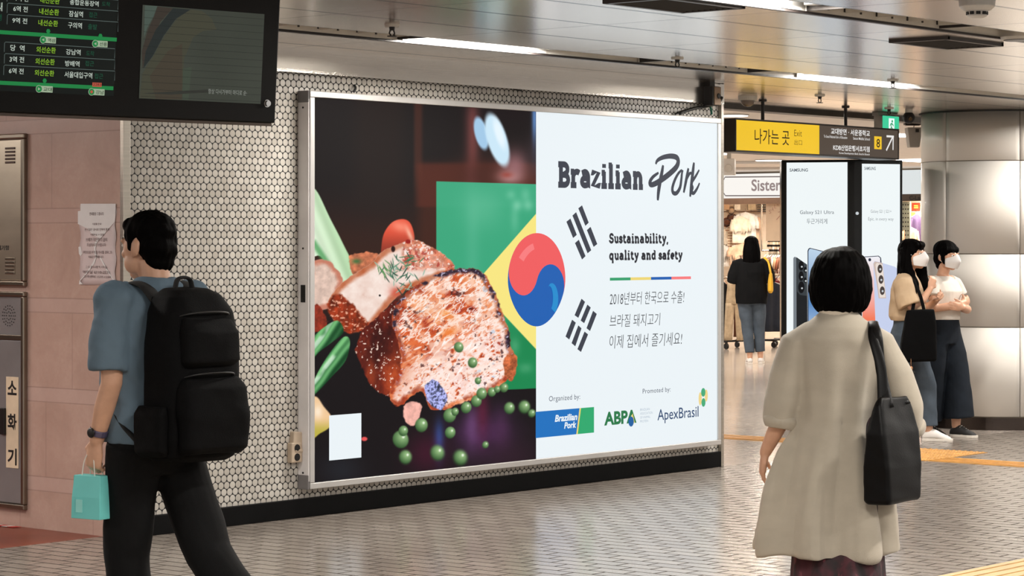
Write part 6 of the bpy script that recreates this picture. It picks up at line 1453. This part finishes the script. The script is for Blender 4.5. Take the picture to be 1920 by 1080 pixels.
# ------------------------------------------------------------------ woman in the beige cardigan
def cardigan_woman():
    p = point(1570, HY, 9.7); p.z = 0; rz = heading(.06, 1)
    r = empty('person', p, rz, 'woman with a black bob in a long beige cardigan walking away, seen from behind', 'person')
    g = G()
    torso(g, [(.76, 0, 0, .10, .08), (.82, 0, 0, .16, .105), (.95, 0, .01, .135, .09), (1.08, 0, .01, .14, .09), (1.18, 0, .0, .15, .085), (1.245, 0, -.005, .125, .065), (1.28, 0, -.005, .06, .05)])
    g.tube([(0, -.012, 1.24), (0, 0, 1.30), (0, .012, 1.37)], [.055, .05, .052], 16)
    hc = (.015, .03, 1.432); head_geo(g, hc, -.1, .08, .98)
    g.tube([(-.11, 0, 1.215), (-.165, 0, 1.19), (-.192, -.01, 1.05), (-.215, -.02, .89), (-.25, .01, .82), (-.283, .04, .745)], [.045, .05, .043, .036, .033, .024], 16, round_ends=True)
    hand(g, (-.283, .04, .745), (-.14, .12, -1), (1, .1, 0), (.1, 1, 0), .42, .93)
    g.tube([(.11, 0, 1.215), (.17, 0, 1.19), (.22, .0, 1.05), (.265, .02, .89), (.28, .06, .80), (.285, .11, .73)], [.045, .05, .043, .036, .033, .024], 16, round_ends=True)
    hand(g, (.285, .11, .73), (.02, .2, -1), (-1, .1, 0), (-.1, 1, 0), .5, .93)
    g.tube([(-.08, 0, .82), (-.085, .05, .62), (-.085, .06, .43), (-.085, .02, .25), (-.085, 0, .08)], [.085, .075, .055, .05, .036], 16, round_ends=True)
    g.tube([(.08, 0, .82), (.085, -.02, .62), (.085, -.045, .43), (.085, -.12, .27), (.085, -.2, .13)], [.085, .075, .055, .05, .036], 16, round_ends=True)
    g.tube([(-.085, 0, .06), (-.085, .07, .04), (-.085, .14, .028)], [.034, .032, .024], 12, round_ends=True); g.tube([(.085, -.205, .11), (.085, -.16, .075), (.085, -.12, .048)], [.034, .032, .024], 12, round_ends=True)
    solid(g, 'body', skin, r, .005, 4); face_parts(r, hc, -.1, .08)
    # bob: a dome of hair turned under at the nape
    c, M = head_frame(hc, -.1, .0); n = 40
    g = G(); rings = []
    for z, rx, ry, cy in ((-.132, .060, .045, -.045), (-.128, .088, .066, -.040), (-.11, .107, .085, -.034), (-.08, .119, .100, -.030), (-.045, .124, .110, -.028), (0, .122, .116, -.026), (.045, .114, .116, -.022), (.085, .096, .102, -.018), (.112, .066, .076, -.014), (.126, .030, .038, -.012)):
        ring = []
        for k in range(n):
            a = 2 * math.pi * k / n; x = rx * math.cos(a); y = cy + ry * math.sin(a)
            if z < .05: y = min(y, .03 + .5 * max(0, z + .02))          # open in front of the face
            ring.append(c + M @ Vector((x, y, z + .006)))
        rings.append(ring)
    g.loft(rings)
    g.ball(c + M @ Vector((0, .045, .075)), (.075, .05, .04), M)
    g.ball(c + M @ Vector((.012, -.005, .108)), (.05, .055, .03), M)
    def strands(P, Nn):
        q = P - np.array(c); a = np.arctan2(q[:, 1], q[:, 0]); s_ = np.stack([np.cos(a), np.sin(a), q[:, 2] * 1.2], 1)
        return P + Nn * ((nz(s_, 46, 5) * .0022 + nz(s_, 17, 8) * .0022) * np.clip(np.hypot(q[:, 0], q[:, 1] + .02) / .08, 0, 1) ** 2)[:, None]
    solid(g, 'hair', hair_m, r, .005, 5, strands)
    # inner collar
    g = G(); g.loft([[(.07 * math.cos(a) * k, -.004 + .064 * math.sin(a) * k, z - .012 * math.sin(a)) for a in [2 * math.pi * i / 28 for i in range(28)]] for z, k in ((1.262, 1.25), (1.30, 1.08), (1.325, .98), (1.33, .92), (1.30, .93))], cap=False); g.build('collar', mat('cream collar', C(214, 200, 180), .8), r, smooth=True)
    # cardigan
    knit = mat('beige knit', C(178, 168, 152), .92, var=.07, vscale=7, bump=.3, bscale=480, stretch=(1, 1, 1.6), spec=.15, sheen=.25)
    g = G(); n = 56; rings = []
    for z, cx, rx, ry in ((1.318, 0, .064, .056), (1.302, 0, .080, .068), (1.275, 0, .112, .082), (1.245, .003, .150, .098), (1.20, .005, .190, .112), (1.10, .005, .182, .122), (1.0, 0, .164, .124), (.88, -.01, .160, .13), (.75, -.028, .196, .15), (.6, -.042, .228, .172), (.47, -.05, .250, .192), (.375, -.052, .262, .205), (.352, -.052, .260, .204)):
        f = max(0, min(1, (1.2 - z) / .5)); ring = []
        for k in range(n):
            a = 2 * math.pi * k / n; m_ = 1 + f * (.12 * math.sin(7 * a + 1.1 + z * 1.4) + .06 * math.sin(11 * a + 2.4 - z))
            dz = .012 * math.sin(2 * a + .6) * f + (.022 * math.exp(-((a - 3.5) / .25) ** 2) * -1 if z < .4 else 0)
            ring.append((cx + rx * math.cos(a) * m_, -.004 + ry * math.sin(a) * m_, z + dz))
        rings.append(ring)
    g.loft(rings)
    for s, P in ((-1, [(-.09, 0, 1.215), (-.155, 0, 1.175), (-.192, -.008, 1.05), (-.213, -.018, .94), (-.222, -.014, .868)]), (1, [(.09, 0, 1.215), (.16, 0, 1.175), (.22, 0, 1.05), (.262, .018, .93), (.28, .04, .84)])): g.tube(P, [.066, .075, .074, .072, .066], 22)
    solid(g, 'cardigan', knit, r, .007, 5, lambda P, Nn: P + Nn * (nz(P * np.array([1, 1, .16]), 34, 41, 9) * .012 * np.clip((1.22 - P[:, 2]) * 3, .15, 1) + nz(P, 26, 43) * .0022)[:, None])
    for s, a, b in ((-1, (-.219, -.015, .90), (-.226, -.012, .848)), (1, (.274, .03, .87), (.284, .05, .82))):
        g = G(); A_, B_ = Vector(a), Vector(b); g.tube([A_, A_.lerp(B_, .3), A_.lerp(B_, .6), B_], [.068, .077, .075, .064], 24); solid(g, 'cuff', knit, r, .006, 3, fold_disp(.003, 40, 45))
    # patterned skirt
    m = bpy.data.materials.new('wine print'); t = N(m); f = t.noise(13, 3, .6, t.scale(t.pos(), (1, 1, .35)), .6); k = t.noise(30, 3, .6, t.scale(t.pos(), (1, 1, .45)))
    cc = t.mix(t.ramp(f, .42, .60), C(24, 11, 16), C(70, 24, 34)); cc = t.mix(t.ramp(k, .60, .68), cc, C(104, 50, 60)); t.base(cc); t.b.inputs['Roughness'].default_value = .75
    g = G(); n = 48; g.loft([[(cx + rx * math.cos(a) * (1 + .05 * q * math.sin(9 * a + z * 3)), cy + ry * math.sin(a) * (1 + .07 * q * math.sin(9 * a + 1)), z) for a in [2 * math.pi * i / n for i in range(n)]] for z, cx, cy, rx, ry, q in ((.93, 0, .01, .145, .10, 0), (.80, 0, 0, .172, .125, .2), (.6, .0, 0, .172, .13, .5), (.36, .0, -.02, .178, .165, .8), (.16, .0, -.05, .19, .22, 1.1))]); solid(g, 'skirt', m, r, .008, 3)
    blk_s = mat('black shoe', C(20, 20, 21), .5); shoe(r, (-.085, 0, 0), (0, 1, 0), blk_s, L=.235); shoe(r, (.085, -.2, 0), (0, 1, 0), blk_s, pitch=-.5, L=.235)
    # tote bag on the right shoulder
    leather = mat('black leather', C(5, 5, 6), .42, var=.15, vscale=4, bump=.15, bscale=160, spec=.16)
    R_ = Matrix.Rotation(rz, 3, 'Z'); o = p + R_ @ Vector((.205, -.155, .572))
    b = empty('tote_bag', o, rz - .62, 'black leather tote bag hanging from the right shoulder of the cardigan woman', 'bag')
    def rect(z, hx, hy, cx=0, cy=0, rr=.012):
        P = []
        for sx, sy, a0 in ((1, 1, 0), (-1, 1, 90), (-1, -1, 180), (1, -1, 270)):
            for i in range(4): a = math.radians(a0 + 30 * i); P.append((cx + sx * (hx - rr) + rr * math.cos(a), cy + sy * (hy - rr) + rr * math.sin(a), z))
        return P
    g = G(); g.loft([rect(0, .050, .118, -.0, .0), rect(.012, .058, .126), rect(.14, .056, .136), rect(.27, .040, .142, .0), rect(.38, .016, .120, .0), rect(.41, .010, .10, .0, 0, .008)]); solid(g, 'bag_body', leather, b, .006, 3, fold_disp(.006, 11, 51, .8))
    for s in (-1, 1):
        top = Vector((.0, .12, .0)); g = G()
        inv = Matrix.Rotation(-(rz - .62), 3, 'Z')
        L_ = lambda q: inv @ (p + R_ @ Vector(q) - o)
        P = [Vector((s * .014, -.055, .37)), L_((.158, -.150 + s * .012, 1.09)), L_((.140 + s * .008, -.115, 1.21)), L_((.138, -.055, 1.262)), L_((.142, .03, 1.262)), L_((.152, .10, 1.20)), L_((.175, .118, 1.08)), Vector((s * .014, .075, .38))]
        Q = curve_pts(P, 6); g.tube(Q, [(.020, .005)] * len(Q), 10, side=inv @ (R_ @ Vector((1, .0, 0)))); g.build('bag_strap', leather, b, smooth=True)
cardigan_woman()

def mask(root, c, yaw, pitch, s=1.0, m=mask_m):
    c, M = head_frame(c, yaw, pitch); n, k = 25, 15; rings = []
    for j in range(k):
        v = j / (k - 1); z = -.106 + .108 * v; row = []
        for i in range(n):
            u = (i / (n - 1) - .5) * 2; a = u * 1.30
            rx = .072 - .016 * abs(v - .6); ry = .080 + .042 * math.exp(-((v - .55) / .42) ** 2) * math.cos(a) ** 2
            zz_ = z * (1 - .38 * abs(u) ** 1.6) - .022 * abs(u) ** 1.6 + (.016 * math.exp(-(u / .3) ** 2) * v)
            row.append(c + M @ Vector((rx * 1.06 * math.sin(a) * s, (.012 + ry * math.cos(a) * 1.02) * s, zz_ * s)))
        rings.append(row)
    g = G(); g.loft(rings, cap=False, closed=False); g.build('face_mask', m, root, smooth=True, fix=False, solid=.003, sub=1)
    for e in (-1, 1):
        g = G(); P = [c + M @ (Vector(q) * s) for q in ((e * .074, .03, -.005), (e * .082, .0, .012), (e * .082, -.02, .005), (e * .080, -.02, -.03), (e * .075, .028, -.055))]; Q = curve_pts(P, 4); g.tube(Q, [.0022] * len(Q), 6); g.build('mask_loop', m, root, smooth=True)

denim = mat('mid blue denim', C(72, 81, 91), .85, var=.18, vscale=9, bump=.4, bscale=300, spec=.2)
# ------------------------------------------------------------------ woman with long hair, beige shirt, black bag
def long_hair_woman():
    p = point(1700, HY, 19.5); p.z = 0; rz = heading(.95, -.31)
    r = empty('person', p, rz, 'long haired woman in a beige shirt, jeans and white mask carrying a black bag', 'person')
    g = G()
    torso(g, [(.80, 0, 0, .10, .08), (.86, 0, 0, .16, .105), (.97, 0, .01, .128, .088), (1.10, 0, .01, .13, .085), (1.22, 0, .0, .145, .085), (1.30, 0, -.005, .125, .065), (1.335, 0, -.005, .055, .048)])
    g.tube([(0, -.012, 1.30), (0, .01, 1.36), (0, .035, 1.42)], [.052, .047, .05], 16)
    hc = (0, .055, 1.487); head_geo(g, hc, -.42, -.10, .98)
    g.tube([(.11, 0, 1.285), (.165, 0, 1.27), (.195, .02, 1.16), (.20, .07, 1.07), (.15, .15, 1.13), (.09, .20, 1.22)], [.045, .048, .042, .036, .033, .024], 16, round_ends=True)
    hand(g, (.09, .20, 1.22), (-.35, .25, 1), (-.6, -.5, .0), (-.2, .9, .1), .75, .92)
    g.tube([(-.11, 0, 1.285), (-.165, 0, 1.27), (-.20, .02, 1.16), (-.205, .07, 1.06), (-.16, .16, 1.08), (-.10, .22, 1.12)], [.045, .048, .042, .036, .033, .024], 16, round_ends=True)
    hand(g, (-.10, .22, 1.12), (.6, .5, .3), (.2, -.6, .7), (.2, .3, .9), 1.1, .92)
    g.tube([(-.08, 0, .86), (-.085, .07, .66), (-.085, .14, .47), (-.085, .15, .28), (-.085, .16, .09)], [.085, .075, .055, .05, .036], 16, round_ends=True)
    g.tube([(.08, 0, .86), (.085, -.05, .66), (.085, -.10, .46), (.085, -.2, .28), (.085, -.3, .14)], [.085, .075, .055, .05, .036], 16, round_ends=True)
    g.tube([(-.085, .16, .06), (-.085, .24, .04), (-.085, .30, .028)], [.034, .032, .024], 12, round_ends=True); g.tube([(.085, -.305, .115), (.085, -.26, .078), (.085, -.22, .05)], [.034, .032, .024], 12, round_ends=True)
    solid(g, 'body', skin, r, .006, 4); face_parts(r, hc, -.42, -.10, .98); mask(r, hc, -.42, -.10, .98)
    c, M = head_frame(hc, -.30, -.05); T_ = lambda x, y, z: c + M @ Vector((x, y, z))
    g = G(); g.ball(T_(0, -.022, .045), (.092, .106, .088), M, 28, 18)
    g.ball(T_(0, .05, .075), (.075, .045, .036), M)
    g.tube([T_(0, -.055, .02), T_(0, -.075, -.09), T_(0, -.095, -.20), T_(0, -.105, -.31)], [(.088, .07), (.105, .065), (.11, .055), (.085, .035)], 26, side=(1, 0, 0), round_ends=True)
    for e in (-1, 1): g.tube([T_(e * .078, -.015 - .012 * e, .05), T_(e * .090, -.012 - .016 * e, -.04), T_(e * .098, .0 - .012 * e, -.13), T_(e * .10, .04, -.24), T_(e * .10, .06, -.33)], [(.018, .045), (.02, .05), (.024, .048), (.022, .04), (.012, .022)], 18, side=(1, 0, 0), round_ends=True)
    def st(P, Nn):
        q = P - np.array(c); a = np.arctan2(q[:, 1] + .03, q[:, 0]); s_ = np.stack([np.cos(a), np.sin(a), q[:, 2] * .8], 1); return P + Nn * ((nz(s_, 40, 5) * .003 + nz(s_, 15, 6) * .003) * np.clip(np.hypot(q[:, 0], q[:, 1]) / .08, 0, 1) ** 2)[:, None]
    solid(g, 'hair', hair_m, r, .006, 5, st)
    sh = mat('beige shirt cotton', C(190, 164, 134), .85, var=.08, bump=.3, bscale=260, spec=.2)
    g = G(); torso(g, [(.965, 0, .005, .165, .13), (1.0, 0, .005, .178, .14), (1.10, 0, .006, .178, .138), (1.22, 0, 0, .185, .13), (1.285, 0, -.004, .155, .096), (1.325, 0, -.004, .09, .07), (1.345, 0, -.002, .066, .058)])
    g.tube([(.10, 0, 1.28), (.17, 0, 1.255), (.20, .02, 1.16), (.212, .055, 1.085)], [(.066, .07), (.075, .08), (.08, .088), (.082, .09)], 20, side=(1, 0, 0)); g.tube([(-.10, 0, 1.28), (-.17, 0, 1.255), (-.205, .02, 1.16), (-.215, .055, 1.085)], [(.066, .07), (.075, .08), (.08, .088), (.082, .09)], 20, side=(1, 0, 0))
    solid(g, 'shirt', sh, r, .007, 5, fold_disp(.007, 20, 61, 1.2))
    g = G(); torso(g, [(.76, 0, 0, .15, .105), (.86, 0, 0, .172, .122), (.95, 0, .006, .150, .11), (1.0, 0, .008, .145, .105)])
    g.tube([(-.082, 0, .84), (-.087, .07, .66), (-.087, .135, .47), (-.087, .15, .28), (-.086, .158, .12)], [.10, .09, .082, .08, .078], 20); g.tube([(.082, 0, .84), (.087, -.05, .66), (.087, -.10, .46), (.087, -.2, .285), (.086, -.285, .165)], [.10, .09, .082, .08, .078], 20)
    solid(g, 'jeans', denim, r, .007, 5, fold_disp(.005, 20, 63, 1)); g = G(); torso(g, [(.965, 0, .006, .158, .116), (.995, 0, .007, .156, .114)]); g.build('belt', mat('tan belt', C(150, 124, 94), .5), r, smooth=True, bevel=.004)
    wsh = mat('white sneaker', C(218, 212, 206), .6); shoe(r, (-.085, .16, 0), (0, 1, 0), wsh, L=.24); shoe(r, (.085, -.3, 0), (0, 1, 0), wsh, pitch=-.5, L=.24)
    R_ = Matrix.Rotation(rz, 3, 'Z'); canvas = mat('black canvas', C(5, 5, 6), .9, var=.2, bump=.3, bscale=300, spec=.1)
    c = point(1722, HY, 19.22); o = Vector((c.x, c.y, .645)); yb_ = math.radians(-50) + .12
    b = empty('tote_bag', o, yb_, 'large black canvas bag hanging at the side of the long haired woman', 'bag')
    g = G(); rr = lambda z, hx, hy, cx=0: [(cx + hx * math.copysign(abs(math.cos(a)) ** .4, math.cos(a)), hy * math.copysign(abs(math.sin(a)) ** .6, math.sin(a)), z) for a in [2 * math.pi * i / 36 for i in range(36)]]
    g.loft([rr(0, .135, .03, .0), rr(.02, .148, .05), rr(.15, .146, .055), rr(.30, .128, .04, .01), rr(.40, .112, .022, .012), rr(.41, .11, .016, .012)]); solid(g, 'bag_body', canvas, b, .006, 3, fold_disp(.006, 14, 71, .6))
    inv = Matrix.Rotation(-yb_, 3, 'Z'); L_ = lambda q: inv @ (p + R_ @ Vector(q) - o)
    for s in (-1, 1): Q = curve_pts([Vector((s * .05, 0, .39)), L_((.215, .12 + .02 * s, 1.17)), L_((.17, .095, 1.25)), L_((.125, .05, 1.312)), L_((.13, -.03, 1.318)), L_((.14, -.065, 1.27))], 6); g = G(); g.tube(Q, [(.014, .003)] * len(Q), 8); g.build('bag_strap', canvas, b, smooth=True)
    g = G(); kc_ = Vector((-.075, -.055, -.03)); g.tube([(-.075, -.05, .03), kc_], [.002, .002], 6); g.ball(kc_ - Vector((0, 0, .015)), (.014, .01, .018)); g.build('key_charm', mat('copper charm', C(190, 140, 104), .3, .7), b, smooth=True); g = G(); g.ball(kc_ - Vector((-.014, 0, .05)), (.018, .014, .02)); g.build('pompom_charm', dark_m, b, smooth=True)
long_hair_woman()

# ------------------------------------------------------------------ woman with crossed arms
def crossed_arms_woman():
    p = point(1768, HY, 19.95); p.z = 0; rz = heading(.74, -.67)
    r = empty('person', p, rz, 'woman in a white T-shirt and wide dark jeans with crossed arms and white mask', 'person')
    g = G()
    torso(g, [(.80, 0, 0, .10, .08), (.86, 0, 0, .155, .105), (.97, 0, .01, .122, .085), (1.10, 0, .01, .128, .088), (1.20, 0, .006, .14, .092), (1.28, 0, -.003, .125, .068), (1.322, 0, -.005, .055, .048)])
    g.tube([(0, -.012, 1.29), (0, .006, 1.35), (0, .025, 1.41)], [.052, .047, .05], 16)
    hc = (0, .04, 1.476); head_geo(g, hc, -.12, .02, .98)
    g.tube([(.11, 0, 1.275), (.162, 0, 1.26), (.195, .015, 1.16), (.20, .06, 1.055), (.09, .165, 1.075), (-.02, .19, 1.10)], [.045, .047, .042, .037, .035, .025], 16, round_ends=True)
    hand(g, (-.02, .19, 1.10), (-1, -.15, .25), (-.1, -.9, -.1), (.2, -.1, 1), .45, .92)
    g.tube([(-.11, 0, 1.275), (-.162, 0, 1.26), (-.195, .01, 1.16), (-.195, .05, 1.05), (-.09, .175, 1.04), (.03, .21, 1.06)], [.045, .047, .042, .037, .035, .025], 16, round_ends=True)
    hand(g, (.03, .205, 1.06), (1, -.2, .1), (.1, -.9, .2), (-.1, .1, 1), .45, .92)
    g.tube([(-.08, 0, .86), (-.085, .05, .66), (-.08, .08, .47), (-.075, .08, .28), (-.07, .08, .09)], [.082, .074, .055, .05, .036], 16, round_ends=True)
    g.tube([(.08, 0, .86), (.082, -.03, .66), (.075, -.05, .47), (.065, -.08, .28), (.06, -.11, .09)], [.082, .074, .055, .05, .036], 16, round_ends=True)
    g.tube([(-.07, .08, .06), (-.07, .16, .04), (-.07, .22, .028)], [.034, .032, .024], 12, round_ends=True); g.tube([(.06, -.11, .06), (.06, -.03, .04), (.06, .03, .028)], [.034, .032, .024], 12, round_ends=True)
    solid(g, 'body', skin, r, .006, 4); face_parts(r, hc, -.12, .02, .98); mask(r, hc, -.12, .02, .98)
    c, M = head_frame(hc, -.12, .02); T_ = lambda x, y, z: c + M @ Vector((x, y, z))
    g = G(); g.ball(T_(0, -.02, .045), (.090, .104, .086), M, 28, 18); g.ball(T_(0, -.06, -.02), (.075, .055, .075), M); g.ball(T_(0, -.07, -.07), (.045, .035, .045), M)
    g.tube([T_(-.066, .044, .05), T_(-.03, .070, .046), T_(.03, .070, .046), T_(.066, .044, .05)], [(.026, .020)] * 4, 16, side=(0, 0, 1), round_ends=True)
    for e in (-1, 1): g.tube([T_(e * .078, .02, .05), T_(e * .084, .02, -.01), T_(e * .080, .03, -.06)], [(.012, .028), (.010, .018), (.006, .008)], 14, side=(1, 0, 0), round_ends=True)
    def st(P, Nn):
        q = P - np.array(c); a = np.arctan2(q[:, 1] + .02, q[:, 0]); s_ = np.stack([np.cos(a), np.sin(a), q[:, 2] * 1.5], 1); return P + Nn * ((nz(s_, 42, 15) * .0022 + nz(s_, 15, 16) * .002) * np.clip(np.hypot(q[:, 0], q[:, 1]) / .08, 0, 1) ** 2)[:, None]
    solid(g, 'hair', hair_m, r, .006, 5, st)
    tee = mat('white cotton', C(216, 208, 198), .85, var=.04, bump=.2, bscale=300, spec=.2)
    g = G(); torso(g, [(.955, 0, .006, .150, .118), (1.0, 0, .008, .148, .116), (1.10, 0, .012, .152, .118), (1.19, 0, .018, .165, .122), (1.26, 0, 0, .152, .096), (1.295, 0, -.008, .115, .075), (1.312, 0, -.01, .09, .066)])
    for s in (-1, 1): g.tube([(s * .10, 0, 1.268), (s * .165, 0, 1.25), (s * .192, .01, 1.20), (s * .205, .02, 1.152)], [(.058, .062), (.062, .066), (.064, .07), (.066, .073)], 20, side=(1, 0, 0))
    solid(g, 'tshirt', tee, r, .006, 5, fold_disp(.004, 22, 81, 1))
    dd = mat('dark indigo denim', C(24, 30, 38), .85, var=.2, vscale=9, bump=.4, bscale=300, spec=.2)
    g = G(); torso(g, [(.76, 0, 0, .15, .11), (.86, 0, 0, .168, .122), (.95, 0, .006, .144, .108), (.985, 0, .008, .138, .10)])
    g.tube([(-.082, 0, .84), (-.09, .05, .66), (-.09, .08, .47), (-.09, .09, .30), (-.088, .10, .155)], [.10, .10, .105, .118, .13], 24); g.tube([(.082, 0, .84), (.088, -.03, .66), (.085, -.055, .47), (.078, -.09, .30), (.072, -.12, .155)], [.10, .10, .105, .118, .13], 24)
    solid(g, 'wide_jeans', dd, r, .007, 5, fold_disp(.006, 15, 83, .4))
    bsh = mat('black sneaker', C(24, 23, 23), .7); lc = mat('white lace', C(216, 208, 198), .8)
    shoe(r, (.06, -.11, 0), (.12, 1, 0), bsh, L=.245, laces=lc); shoe(r, (-.07, .08, 0), (.0, 1, 0), bsh, L=.245, laces=lc)
crossed_arms_woman()

# ------------------------------------------------------------------ woman in black at the shop
def shop_woman():
    p = point(1409, HY, 32.0); p.z = 0; rz = heading(.05, 1)
    r = empty('person', p, rz, 'woman in a loose black top and jeans standing at the clothes shop, back turned', 'person')
    g = G()
    torso(g, [(.82, 0, 0, .10, .08), (.88, 0, 0, .165, .105), (1.0, 0, .01, .135, .09), (1.2, 0, .0, .15, .09), (1.34, 0, -.005, .14, .07), (1.38, 0, -.005, .06, .05)])
    g.tube([(0, -.01, 1.34), (0, 0, 1.40), (0, .012, 1.46)], [.055, .05, .052], 16); hc = (0, .03, 1.545); head_geo(g, hc, 0, .1, 1.0)
    for s in (-1, 1):
        g.tube([(s * .12, 0, 1.325), (s * .18, 0, 1.31), (s * .215, -.01, 1.18), (s * .22, .0, 1.09), (s * .19, .13, 1.07), (s * .15, .24, 1.08)], [.047, .05, .043, .038, .034, .025], 16, round_ends=True); hand(g, (s * .15, .24, 1.08), (-s * .3, 1, .1), (-s * .3, 0, -1), (-s, -.2, .1), .6, .95)
    g.tube([(-.085, 0, .88), (-.07, .01, .66), (-.05, .02, .47), (-.03, .0, .28), (-.02, -.02, .09)], [.088, .078, .056, .05, .036], 16, round_ends=True); g.tube([(.085, 0, .88), (.095, .03, .66), (.10, .06, .47), (.11, .06, .28), (.12, .06, .09)], [.088, .078, .056, .05, .036], 16, round_ends=True)
    for x, y in ((-.02, -.02), (.12, .06)): g.tube([(x, y, .06), (x, y + .08, .04), (x, y + .15, .028)], [.034, .032, .024], 12, round_ends=True)
    solid(g, 'body', skin, r, .006, 4); face_parts(r, hc, 0, .1)
    c, M = head_frame(hc, 0, .05); T_ = lambda x, y, z: c + M @ Vector((x, y, z))
    g = G(); g.ball(T_(0, -.022, .045), (.095, .106, .088), M, 28, 18); g.tube([T_(0, -.05, .03), T_(0, -.065, -.08), T_(0, -.075, -.18), T_(0, -.08, -.29)], [(.095, .075), (.115, .07), (.118, .06), (.105, .04)], 26, side=(1, 0, 0), round_ends=True)
    def st(P, Nn):
        q = P - np.array(c); a = np.arctan2(q[:, 1] + .03, q[:, 0]); s_ = np.stack([np.cos(a), np.sin(a), q[:, 2] * .8], 1); return P + Nn * (nz(s_, 40, 25) * .003 * np.clip(np.hypot(q[:, 0], q[:, 1]) / .08, 0, 1) ** 2)[:, None]
    solid(g, 'hair', hair_m, r, .007, 5, st)
    g = G(); torso(g, [(.785, 0, 0, .205, .15), (.9, 0, 0, .205, .15), (1.05, 0, .005, .2, .145), (1.2, 0, 0, .205, .14), (1.31, 0, -.004, .19, .11), (1.365, 0, -.004, .11, .08), (1.385, 0, -.002, .07, .06)])
    for s in (-1, 1): g.tube([(s * .11, 0, 1.315), (s * .185, 0, 1.295), (s * .222, -.006, 1.18), (s * .235, .02, 1.075)], [.07, .08, .085, .088], 20)
    solid(g, 'loose_top', mat('black jersey', C(8, 8, 9), .9, var=.2, bump=.2, spec=.15), r, .008, 5, fold_disp(.008, 15, 91, .7))
    g = G(); torso(g, [(.78, 0, 0, .155, .11), (.88, 0, 0, .182, .125), (.98, 0, .006, .155, .11)])
    g.tube([(-.085, 0, .86), (-.075, .012, .66), (-.055, .02, .47), (-.035, .0, .28), (-.022, -.018, .15)], [.102, .09, .075, .068, .064], 20); g.tube([(.085, 0, .86), (.095, .03, .66), (.10, .055, .47), (.11, .058, .28), (.12, .06, .16)], [.102, .09, .075, .068, .064], 20)
    solid(g, 'jeans', denim, r, .007, 5, fold_disp(.005, 20, 93, 1)); wsh = mat('white sneaker', C(218, 212, 206), .6); shoe(r, (-.02, -.02, 0), (-.1, 1, 0), wsh, L=.25); shoe(r, (.12, .06, 0), (.15, 1, 0), wsh, L=.25)
    yel_c = mat('yellow canvas', C(214, 164, 44), .8, bump=.2); R_ = Matrix.Rotation(rz, 3, 'Z'); o = p + R_ @ Vector((.245, -.04, .93))
    b = empty('shoulder_bag', o, rz, 'slim yellow bag under the right arm of the woman in black', 'bag')
    g = G(); rr = lambda z, hx, hy: [(hx * math.cos(a), hy * math.copysign(abs(math.sin(a)) ** .6, math.sin(a)), z) for a in [2 * math.pi * i / 24 for i in range(24)]]
    g.loft([rr(0, .02, .08), rr(.03, .035, .12), rr(.15, .034, .13), rr(.25, .02, .12), rr(.26, .014, .11)]); solid(g, 'bag_body', yel_c, b, .006, 3, fold_disp(.004, 18, 95)); Q = curve_pts([(0, -.08, .25), (-.03, -.07, .40), (-.075, -.045, .455), (-.085, .04, .455), (-.06, .12, .38), (-.01, .09, .25)], 5); g = G(); g.tube(Q, [(.014, .004)] * len(Q), 8); g.build('bag_strap', yel_c, b, smooth=True)
shop_woman()
